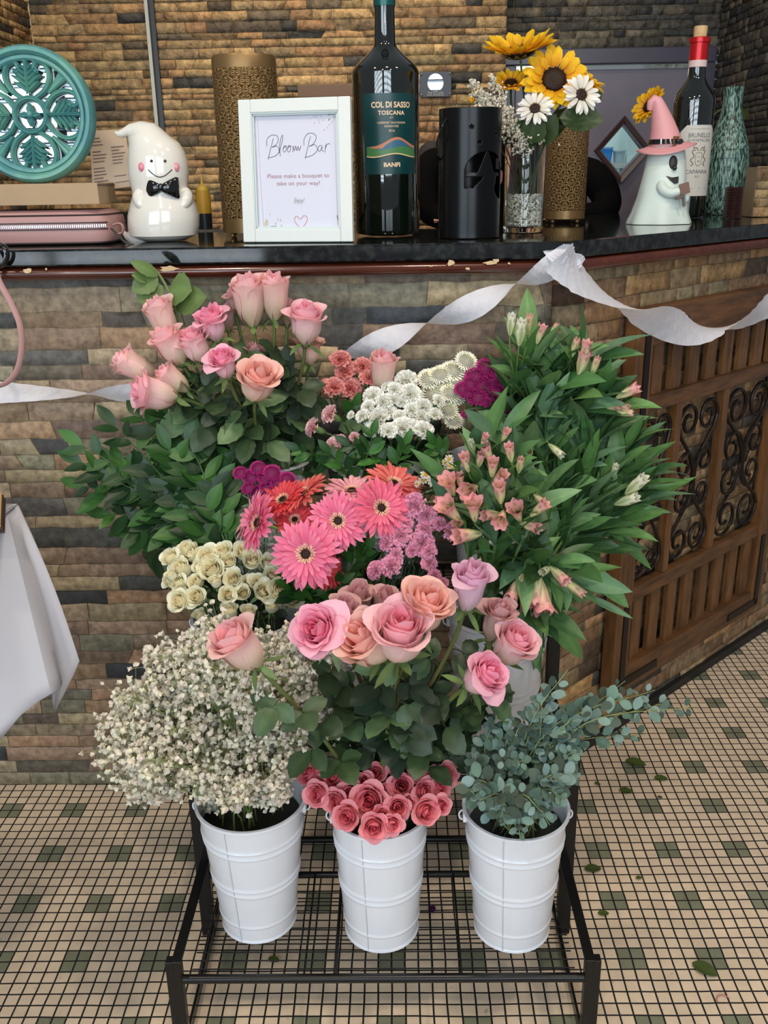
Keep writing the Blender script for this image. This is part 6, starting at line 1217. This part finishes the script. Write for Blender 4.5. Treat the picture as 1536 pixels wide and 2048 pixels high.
# --- clear vase with glass gravel
p = onc(1049, 466); k = ppm(p); r = 40 / k; p.y += r * .6; zt_ = at(1050, 292, p.y).z; H = zt_ - ZC; vs_ = thing('glass_vase', 'clear straight glass vase half filled with crushed glass holding the sunflowers', 'vase', (p.x, p.y, ZC)); vp, vr = p.copy(), r
mb = MB(); revolve(mb, [(.001, .001), (r * .97, .001), (r, .003), (r, H), (r - .0022, H), (r - .0022, .012), (.001, .011)], (p.x, p.y, ZC), 64); mb.build('glass', mat('clear_glass', (.96, .99, .97), rough=.0, glass=True, ior=1.45), vs_, recalc=True)
rg = random.Random(2); mb = MB(); hg = H * .36
for i in range(2600):
    a = rg.uniform(0, 2 * PI); rr = (r - .006) * math.sqrt(rg.random()) if i % 3 else r - .006; q = V((p.x + rr * math.cos(a), p.y + rr * math.sin(a), ZC + .015 + rg.random() * hg)); ax_ = [V((rg.gauss(0, 1), rg.gauss(0, 1), rg.gauss(0, 1))).normalized()]; x_, y_, z_ = basis(ax_[0]); s_ = rg.uniform(.0018, .0042); box(mb, q, (s_, s_ * .8, s_ * .6), jit(S(240, 234, 220), .12, rg), (x_, y_, z_))
o = mb.build('crushed_glass', mat('glass_gravel', vcol=True, rough=.15, spec=.8), vs_, smooth=False); o['kind'] = 'stuff'
# --- sunflower bouquet
SUN = [ray_flower('sunflower_bloom', 100 + i, [(17, .31, .125, .22, .17, S(226, 150, 20), S(250, 206, 30)), (16, .30, .125, .45, .16, S(222, 132, 14), S(252, 214, 40)), (11, .20, .10, .7, .16, S(226, 146, 18), S(250, 210, 44))], S(44, 26, 18), dr=.17, discz=.03, drings=[(.14, 40, .05, .016, S(66, 40, 22), .9), (.09, 30, .03, .014, S(84, 66, 34), 1.2), (.045, 18, .025, .012, S(96, 84, 44), 1.3)], cup=c_) for i, c_ in enumerate((.0, -.5))]
WD_ = ray_flower('white_daisy_bloom', 110, [(16, .36, .10, .10, .11, S(232, 226, 210), S(250, 250, 246)), (12, .33, .10, .3, .10, S(226, 218, 200), S(250, 250, 248))], S(50, 32, 30), dr=.13, discz=.03, drings=[(.10, 34, .05, .014, S(150, 116, 60), .9), (.06, 24, .03, .012, S(80, 54, 40), 1.2)])
def fl_on(px, py, dpx, Y, ax, me, name, cat, label, base, scol=S(70, 96, 48)):
    H_ = at(px, py, Y); s = dpx / ppm(H_); ax = V(ax).normalized(); t = thing(name, label, cat, base); inst('bloom', me, t, H_, quat_to(ax, 1.0), s)
    path = stem_path(base, H_ - ax * s * .08, ax, .3, 10); mb = MB(); tube(mb, path, .0022, 7, scol); mb.build('stem', STEM, t); mb = MB(); x, y, _ = basis(ax); n = 14
    for i in range(n): a = 2 * PI * i / n; o = x * math.cos(a) + y * math.sin(a); leaf(mb, H_ - ax * s * .07, (o + ax * .2).normalized(), -ax, s * .27, s * .09, S(112, 116, 56), seg=4, across=1)
    mb.build('sepals', LEAF, t); return t, path
vb = lambda: V((vp.x + rg.uniform(-.5, .5) * vr, vp.y + rg.uniform(-.5, .5) * vr, ZC + .05))
fl_on(1040, 106, 168, .20, (-.15, -.25, .95), SUN[1], 'sunflower', 'sunflower', 'large sunflower at the top seen from the side', vb()); fl_on(1108, 160, 142, .17, (.0, -.85, .35), SUN[0], 'sunflower', 'sunflower', 'sunflower facing forward behind the white daisy', vb()); fl_on(1162, 158, 112, .25, (.55, -.35, .75), SUN[0], 'sunflower', 'sunflower', 'sunflower turned right behind the others', vb())
fl_on(1022, 168, 78, .19, (-.05, -.55, .7), SUN[1], 'sunflower', 'sunflower', 'small half closed sunflower under the top one', vb()); fl_on(955, 192, 40, .22, (-.7, -.4, .4), SUN[1], 'sunflower', 'sunflower', 'small sunflower bud at the left among white filler sprays', vb())
fl_on(1162, 190, 92, .10, (.25, -.88, .3), WD_, 'white_daisy', 'daisy', 'white daisy with brown centre facing forward at the right', vb()); fl_on(1070, 218, 86, .13, (-.15, -.75, .5), WD_, 'white_daisy', 'daisy', 'white daisy with dark centre below the sunflowers', vb())
lf = thing('vase_leaves', 'dark green leaves between the daisies and the vase rim', 'leaves', vb()); mb = MB(); m2 = MB()
for (bx, by, tx, ty, w, Y) in ((1120, 235, 1208, 236, 58, .13), (1125, 225, 1190, 250, 44, .16), (1060, 285, 1078, 232, 50, .13), (1080, 290, 1110, 228, 46, .15), (1050, 280, 1040, 240, 36, .15), (1095, 262, 1150, 215, 40, .19), (1040, 290, 1090, 262, 34, .16), (1070, 285, 1128, 250, 34, .18), (1185, 185, 1200, 200, 24, .2)): a, b_ = at(bx, by, Y + .01), at(tx, ty, Y - .01); leaf(mb, a, b_ - a, toward(a) + V((0, 0, .5)), (b_ - a).length, w / 1080, jit(S(56, 76, 40), .12, rg), droop=.3, seg=9, serr=.04); tube(m2, [V(lf.location), vp + V((0, 0, .16)), a], .0014, 5, S(70, 90, 50))
mb.build('leaves', LEAF, lf); m2.build('stems', STEM, lf)
for (tx, ty, lb) in ((942, 160, 'tallest at left'), (975, 185, 'between the tallest and the small bud'), (992, 225, 'behind the black lantern top'), (1020, 215, 'upright beside the half closed sunflower'), (985, 150, 'under the top sunflower'), (965, 195, 'beside the small yellow bud'), (1000, 195, 'in the middle'), (1010, 215, 'leaning over the black lantern'), (1028, 240, 'low and right'), (1038, 262, 'lowest over the vase rim'), (950, 215, 'low at far left'), (1069, 258, 'small one among the leaves')):
    b0 = vb(); tip = at(tx, ty, .14); t = thing('white_filler_spray', 'spray of tiny white blossoms, ' + lb, 'filler flower', b0, 'white filler sprays'); path = stem_path(b0, tip, (tip - b0) + V((-.02, 0, .05)), .3, 12); mb = MB(); tube(mb, path, .0009, 5, S(110, 84, 60)); mb.build('stem', STEM, t); mb = MB()
    L = .05 if lb[0] != 's' else .025; dT = (path[-1] - path[-3]).normalized()
    for i in range(110):
        f = rg.random(); q = tip - dT * L * f; w_ = .015 * (.3 + f); floret(mb, q + V((rg.gauss(0, 1), rg.gauss(0, 1), rg.gauss(0, .5))) * w_ * .55, rg.uniform(.0016, .0028), rg)
    o = mb.build('blossoms', WHT, t); o['kind'] = 'stuff'
# --- witch ghost
p = onc(1320, 450); Yw = p.y + .05; wg = thing('witch_ghost_figurine', 'matte white ghost figurine wearing a pink witch hat and holding a small brown sign', 'figurine', (p.x, Yw, ZC)); MWH = mat('matte_white', S(214, 226, 216), rough=.45); PNK = mat('matte_pink', S(226, 160, 164), rough=.5)
def wl(px, py, dy=0.0): return at(px, py, Yw + dy)
secs = []
for (px, py, w) in ((1318, 450, 63), (1318, 444, 62), (1320, 425, 56), (1324, 395, 49), (1327, 365, 44), (1330, 340, 41), (1332, 318, 38.5), (1333, 302, 36), (1333, 292, 33)): c = wl(px, py); secs.append((c, w / ppm(c), w / ppm(c) * .85))
secs[0] = (V((secs[0][0].x, Yw, ZC + .001)), secs[0][1], secs[0][2]); secs[1] = (V((secs[1][0].x, Yw, ZC + .007)), secs[1][1], secs[1][2])
mb = MB(); loft(mb, secs, 72, mod=lambda i, a: 1 + (.045 * math.sin(a * 7 + .6) * max(0, 1 - i / 5))); mb.build('body', MWH, wg)
hb = wl(1333, 294); kk = ppm(hb); mb = MB(); rows = []
for (rr, dz) in ((0, .003), (36, .003), (42, .000), (52, -.003), (58, -.005), (58, -.008), (50, -.006), (36, -.003), (0, -.003)):
    rows.append([hb + V((math.cos(a) * max(rr, .1) / kk, math.sin(a) * max(rr, .1) / kk * .9, dz + (math.cos(a) * .10 * rr / kk) * (1 if rr > 0 else 0) + (.006 * math.cos(2 * a + .5)) * (rr / 58))) for a in [2 * PI * j / 48 for j in range(48)]])
mb.grid(rows, wrap=True); mb.build('hat_brim', PNK, wg)
cs = []
for (px, py, w) in ((1332, 292, 35), (1331, 278, 31), (1329, 260, 27), (1325, 240, 22.5), (1321, 222, 17.5), (1317, 208, 14)): c = wl(px, py); cs.append((c, w / ppm(c), w / ppm(c)))
for (px, py, w, tx, tz) in ((1312, 200, 11.5, -.45, .9), (1306, 199, 9.5, -1, .1), (1302, 206, 8.5, -.5, -.85), (1300, 214, 7, -.3, -.95), (1299, 221, 5, -.2, -1)): c = wl(px, py); n_ = V((tx, 0, tz)).normalized(); cs.append((c, w / ppm(c), w / ppm(c), V((n_.z, 0, -n_.x)), V((0, 1, 0))))
mb = MB(); loft(mb, cs, 28); mb.build('hat_cone', PNK, wg); mb = MB()
for f_, nm in ((1, 0),): c1, c2 = wl(1332, 291), wl(1331, 279); loft(mb, [(c1 + V((0, 0, .002)), 36.5 / kk, 36.5 / kk), (c2, 32.6 / kk, 32.6 / kk)], 40)
mb.build('hat_band', BLKG, wg); bc_ = wl(1352, 282, -.034); mb = MB(); x_ = V((.85, .5, 0)).normalized(); n_ = V((x_.y, -x_.x, 0))
for (dx, dz, w, h) in ((-.0062, 0, .003, .018), (.0062, 0, .003, .018), (0, .0078, .0145, .003), (0, -.0078, .0145, .003)): box(mb, bc_ + x_ * dx + V((0, 0, dz)), (w, .003, h), ax=(x_, n_, V((0, 0, 1))))
mb.build('hat_buckle', mat('brass', S(150, 120, 74), rough=.35, metal=.6), wg, smooth=False, bevel=.0005)
ex = onbody(1346, 326, secs, Yw, -.001); mb = MB(); ball(mb, ex, .0150, n=10, sc=(.62, .35, 1.0)); mb.build('eye_socket', mat('grey_brown', S(52, 46, 46), rough=.5), wg); mb = MB(); ball(mb, onbody(1349, 336, secs, Yw, .004), .0052, n=8); mb.build('pupil', BLKG, wg)
mo_ = [onbody(a_, b_, secs, Yw, .0005) for a_, b_ in ((1332, 352), (1344, 355), (1357, 353), (1356, 366), (1349, 368), (1340, 361))]; mb = MB(); mb.add(mo_, [tuple(range(6))]); mb.build('mouth', MATS['grey_brown'], wg, smooth=False, solid=.003)
mb = MB(); tube(mb, poly_spline([wl(1322, 360, -.030), wl(1325, 378, -.040), wl(1340, 386, -.050), wl(1358, 382, -.056), wl(1366, 374, -.058)], 5), [.004, .008, .010, .0115, .012, .012, .0118, .0116, .0114, .0112, .011, .0106, .010, .0098, .0095, .0092, .009, .0085, .008, .007, .005], 12); mb.build('arm', MWH, wg); mb = MB(); ball(mb, wl(1373, 396, -.045), .0085, n=8, sc=(.7, .8, 1.2)); mb.build('hand', MWH, wg)
mb = MB(); sx_ = V((.9, -.1, .28)).normalized(); sz_ = V((-.25, 0, .95)).normalized(); sn = sx_.cross(sz_); c0 = wl(1369, 377, -.064); box(mb, c0, (.020, .022, .006), S(120, 88, 72), (sx_, sz_, sn)); box(mb, wl(1366, 398, -.060), (.006, .030, .005), S(98, 84, 76), (sx_, sz_, sn)); box(mb, wl(1360, 394, -.062), (.018, .007, .005), S(98, 84, 76), (sx_, sz_, sn)); mb.build('small_sign', PAINT, wg, smooth=False, bevel=.0008)
# --- teal textured vase and ribbed glass
p = onc(1450, 430); k = ppm(p); p.y += .03; pf = [(1450, 430, 31), (1450, 424, 34), (1450, 400, 41), (1450, 370, 43), (1450, 345, 43.5), (1450, 312, 43), (1450, 300, 41), (1448, 272, 33), (1446, 250, 26), (1444, 232, 21), (1442, 215, 18.5), (1441, 195, 18), (1441, 182, 19.5), (1441, 175, 20.5)]
tvm = bpy.data.materials.new('teal_textured'); tvm.use_nodes = True; nt = tvm.node_tree; N = nt.nodes; Lk = nt.links; bs = N['Principled BSDF']; tcn = N.new('ShaderNodeTexCoord'); mpn = N.new('ShaderNodeMapping'); mpn.inputs['Scale'].default_value = (260, 260, 55); nn_ = N.new('ShaderNodeTexNoise'); nn_.inputs['Scale'].default_value = 1.0; nn_.inputs['Detail'].default_value = 4; crn = N.new('ShaderNodeValToRGB'); crn.color_ramp.elements[0].position = .42; crn.color_ramp.elements[1].position = .62; crn.color_ramp.elements[0].color = (*S(16, 44, 40), 1); crn.color_ramp.elements[1].color = (*S(140, 176, 160), 1)
Lk.new(tcn.outputs['Object'], mpn.inputs[0]); Lk.new(mpn.outputs[0], nn_.inputs[0]); Lk.new(nn_.outputs[0], crn.inputs[0]); Lk.new(crn.outputs[0], bs.inputs['Base Color']); bs.inputs['Roughness'].default_value = .25; bpn = N.new('ShaderNodeBump'); bpn.inputs['Distance'].default_value = .002; Lk.new(nn_.outputs[0], bpn.inputs['Height']); Lk.new(bpn.outputs[0], bs.inputs['Normal'])
prf = [(.001, .001)] + [(w / k, max(.001, at(x, y, p.y).z - ZC)) for x, y, w in pf] + [(17.5 / k, at(1441, 176, p.y).z - ZC), (16 / k, at(1441, 200, p.y).z - ZC)]; q2 = []
for i in range(len(prf) - 1):
    for j in range(4): t_ = j / 4; q2.append((prf[i][0] * (1 - t_) + prf[i + 1][0] * t_, prf[i][1] * (1 - t_) + prf[i + 1][1] * t_))
q2.append(prf[-1]); mb = MB(); revolve(mb, q2, (p.x, p.y, ZC), 64); tv = thing('textured_vase', 'tall green and white textured pottery vase at the right end of the counter', 'vase', (p.x, p.y, ZC)); mb.build('body', tvm, tv)
mb = MB()
for (yy_) in (317, 341, 365, 300):
    z_ = at(1450, yy_, p.y).z - ZC; rr = 43.2 / k if yy_ != 300 else 41.4 / k; tube(mb, [(p.x + rr * math.cos(a), p.y + rr * math.sin(a), ZC + z_) for a in [2 * PI * j / 40 for j in range(41)]], .0008, 4)
mb.build('raised_bands', tvm, tv)
p = onc(1470, 438); k = ppm(p); r = 18 / k; p.y += r; H = at(1470, 374, p.y).z - ZC; q = [(.001, .001), (r, .001)]
for i in range(19): z_ = .003 + (H - .006) * i / 18; q += [(r * 1.03, z_), (r * .96, z_ + (H - .006) / 36)]
q += [(r, H), (r * .9, H), (r * .88, .01), (.001, .01)]; mb = MB(); revolve(mb, q, (p.x, p.y, ZC), 40); tag(mb.build('ribbed_glass', mat('amber_dark', S(42, 18, 12), rough=.08, coat=1.0)), 'small dark ribbed glass tumbler in front of the textured vase', 'glass')
# sunflowers further back
fb = onc(1330, 420); vv = thing('back_vase', 'dark vase behind the witch ghost holding two more sunflowers', 'vase', (fb.x + .06, fb.y + .10, ZC)); mb = MB(); revolve(mb, [(.001, .001), (.04, .001), (.05, .05), (.035, .12), (.03, .15)], (fb.x + .06, fb.y + .10, ZC), 32); mb.build('body', mat('dark_vase', S(30, 30, 34), rough=.3), vv)
bs_ = V((fb.x + .06, fb.y + .10, ZC + .12)); Yf = fb.y + .04
fl_on(1300, 212, 84, Yf, (-.75, -.45, .45), SUN[0], 'sunflower', 'sunflower', 'sunflower behind the pink witch hat', bs_); fl_on(1462, 206, 62, Yf + .02, (.8, -.2, .5), SUN[1], 'sunflower', 'sunflower', 'sunflower partly hidden behind the textured vase neck', bs_ + V((.005, 0, 0)))
mb = MB(); a, b_ = at(1452, 235, Yf), at(1500, 224, Yf); leaf(mb, a, b_ - a, toward(a) + V((0, 0, .2)), .075, .045, S(62, 74, 36), seg=8); a, b_ = at(1454, 222, Yf), at(1466, 235, Yf); a2 = bs_; tube(mb, [bs_, at(1440, 300, Yf), at(1452, 235, Yf)], .0012, 5, S(70, 84, 50)); tag(mb.build('vase_leaf', LEAF), 'dark green leaf right of the textured vase', 'leaf')
# --- plaque, brown shelf and person behind the counter
c = at(871, 169, YB - .02); k = ppm(c); pq = thing('wall_plaque', 'small dark square plaque with a bright round mirror disc on the back wall', 'plaque', (c.x, YB - .02, c.z - 22 / k)); mb = MB(); box(mb, c, (63 / k, .006, 46 / k)); mb.build('plate', mat('plaque_dark', S(50, 56, 66), rough=.4), pq, smooth=False, bevel=.0008)
mb = MB(); dc_ = at(871, 165.5, YB - .0245); mb.add([dc_ + V((15.5 / k * math.cos(a), 0, 16.5 / k * math.sin(a))) for a in [2 * PI * j / 40 for j in range(40)]], [tuple(range(40))]); mb.build('disc', MATS['mirror_glass'], pq, smooth=False, solid=.001)
for px, py in ((842.5, 149), (899.5, 147), (843, 190), (900, 188)): mb = MB(); ball(mb, at(px, py, YB - .025), 2.2 / k, n=5); mb.build('screw', mat('screw', S(170, 160, 140), rough=.3, metal=.9), pq)
mb = MB()
for i, (s_, yy_) in enumerate((('EARTHTONE', 187), ('LOS ANGELES', 191.5))): o_ = at(871, yy_, YB - .0236); text_mesh(mb, s_, lambda x, y, o_=o_: o_ + V((x, 0, y)), .0088, S(176, 176, 172))
mb.build('lettering', MATS['print_ink'], pq, smooth=False)
c = at(654, 182, YB - .09); k = ppm(c); sh_ = thing('wall_box', 'brown fabric covered box fixed to the back wall above the framed sign', 'wall box', (c.x, YB - .05, c.z - .05)); mb = MB(); box(mb, (at(653, 180, YB - .09).x, YB - .05, at(653, 181, YB - .09).z), (116 / k, .08, 24 / k)); mb.build('cover', mat('brown_fabric', S(118, 96, 80), rough=.8), sh_, smooth=False, bevel=.003); mb = MB(); box(mb, (at(653, 180, YB - .09).x, YB - .05, at(653, 196, YB - .09).z), (112 / k, .076, 7 / k)); mb.build('lower_edge', mat('ochre', S(196, 152, 78), rough=.6), sh_, smooth=False)
# person in black leaning behind the counter
YP_ = 1.22; SK = mat('skin', S(196, 142, 120), rough=.5, mottle=.05); BC = mat('black_cloth', (.003, .003, .0035), rough=.9, spec=.08)
def pp(px, py, dy=0.0): return at(px, py, YP_ + dy)
pe = thing('person', 'person in black clothes bending forward behind the counter, hidden by the lanterns and flowers', 'person', (pp(1035, 460).x, YP_ + .12, 0.0))
X0 = pp(1035, 460).x; mb = MB(); body = []
for (z, rx_, ry_, dy) in ((.02, .13, .13, .25), (.45, .15, .13, .24), (.80, .19, .14, .22), (.98, .21, .14, .18), (1.10, .225, .13, .13), (1.20, .215, .12, .09), (1.27, .165, .10, .04), (1.305, .11, .08, .02), (1.32, .06, .05, .0)): body.append(((X0, YP_ + dy, z), rx_, ry_))
loft(mb, body, 32); mb.build('clothed_body', BC, pe)
for s_, pts in ((-1, [pp(905, 330, .10), pp(868, 330, .03), pp(852, 372, .0), pp(858, 420, -.03), pp(890, 440, -.05)]), (1, [pp(1120, 350, .08), pp(1180, 352, .03), pp(1212, 392, .0), pp(1205, 424, -.05), pp(1150, 432, -.08)])):
    q = poly_spline(pts, 5); mb = MB(); tube(mb, q, [.055 - .0012 * i for i in range(len(q))], 14); mb.build('sleeve', BC, pe)
mb = MB(); tube(mb, poly_spline([pp(846, 330, .02), pp(852, 300, .03), pp(872, 296, .03), pp(882, 318, .03)], 4), .022, 10, flat=.5); mb.build('collar', mat('dark_scarf', S(38, 38, 40), rough=.8), pe)
mb = MB(); hc = pp(942, 318, -.06); ball(mb, hc, .098, n=14, sc=(.80, .92, 1.12)); tube(mb, [hc + V((.06, .05, -.06)), hc + V((0, .0, -.03))], .048, 12); ball(mb, hc + V((0, -.095, -.012)), .016, n=6, sc=(.7, 1, 1.2))
for s_ in (-1, 1): ball(mb, hc + V((s_ * .080, .01, -.01)), .020, n=6, sc=(.4, .7, 1.2))
mb.build('head', SK, pe)
mb = MB(); ball(mb, hc + V((0, .018, .022)), .108, n=14, sc=(.86, .92, 1.06)); mb.build('hair', mat('dark_hair', S(30, 22, 18), rough=.6), pe)
for s_ in (-1, 1): mb = MB(); ball(mb, hc + V((s_ * .032, -.082, .008)), .009, S(30, 24, 22), n=6); mb.build('eye', PAINT, pe)
def hand(w, d, side):
    mb = MB(); d = V(d).normalized(); x, y, _ = basis(d); tube(mb, [w - d * .05, w, w + d * .04, w + d * .085], [.026, .024, .034, .036], 12, flat=.45)
    for i in range(4):
        b_ = w + d * .08 + x * (i - 1.5) * .017; L = (.06, .07, .066, .052)[i]; tube(mb, [b_, b_ + d * L * .45 - y * .004, b_ + d * L * .8 - y * .018, b_ + d * L * .9 - y * .034], [.0088, .0082, .0075, .006], 8)
    tube(mb, [w + d * .03 + x * side * .026, w + d * .055 + x * side * .046, w + d * .08 + x * side * .056 - y * .012], [.010, .0095, .007], 8); return mb.build('hand', SK, pe)
hand(pp(905, 440, -.06), (.9, -.2, .0), 1); hand(pp(1138, 432, -.09), (-.8, -.3, -.05), -1)
# pale stone pillar stub at right
stone_wall('trim_3', (at(1504, 436, .72).x, .72, ZC + .001), (1, 0, 0), (0, -1, 0), .25, 0, .115, 41, PAL_B, .018, .03, .04, .1, .004, 'low pale stone ledge at the right end of the counter')
mb = MB(); xq = at(1504, 436, .72).x; box(mb, (xq + .126, .76, ZC + .0585), (.25, .07, .113)); struct(mb.build('trim_4', mat('stone_plain', S(150, 132, 104), rough=.8), smooth=False))
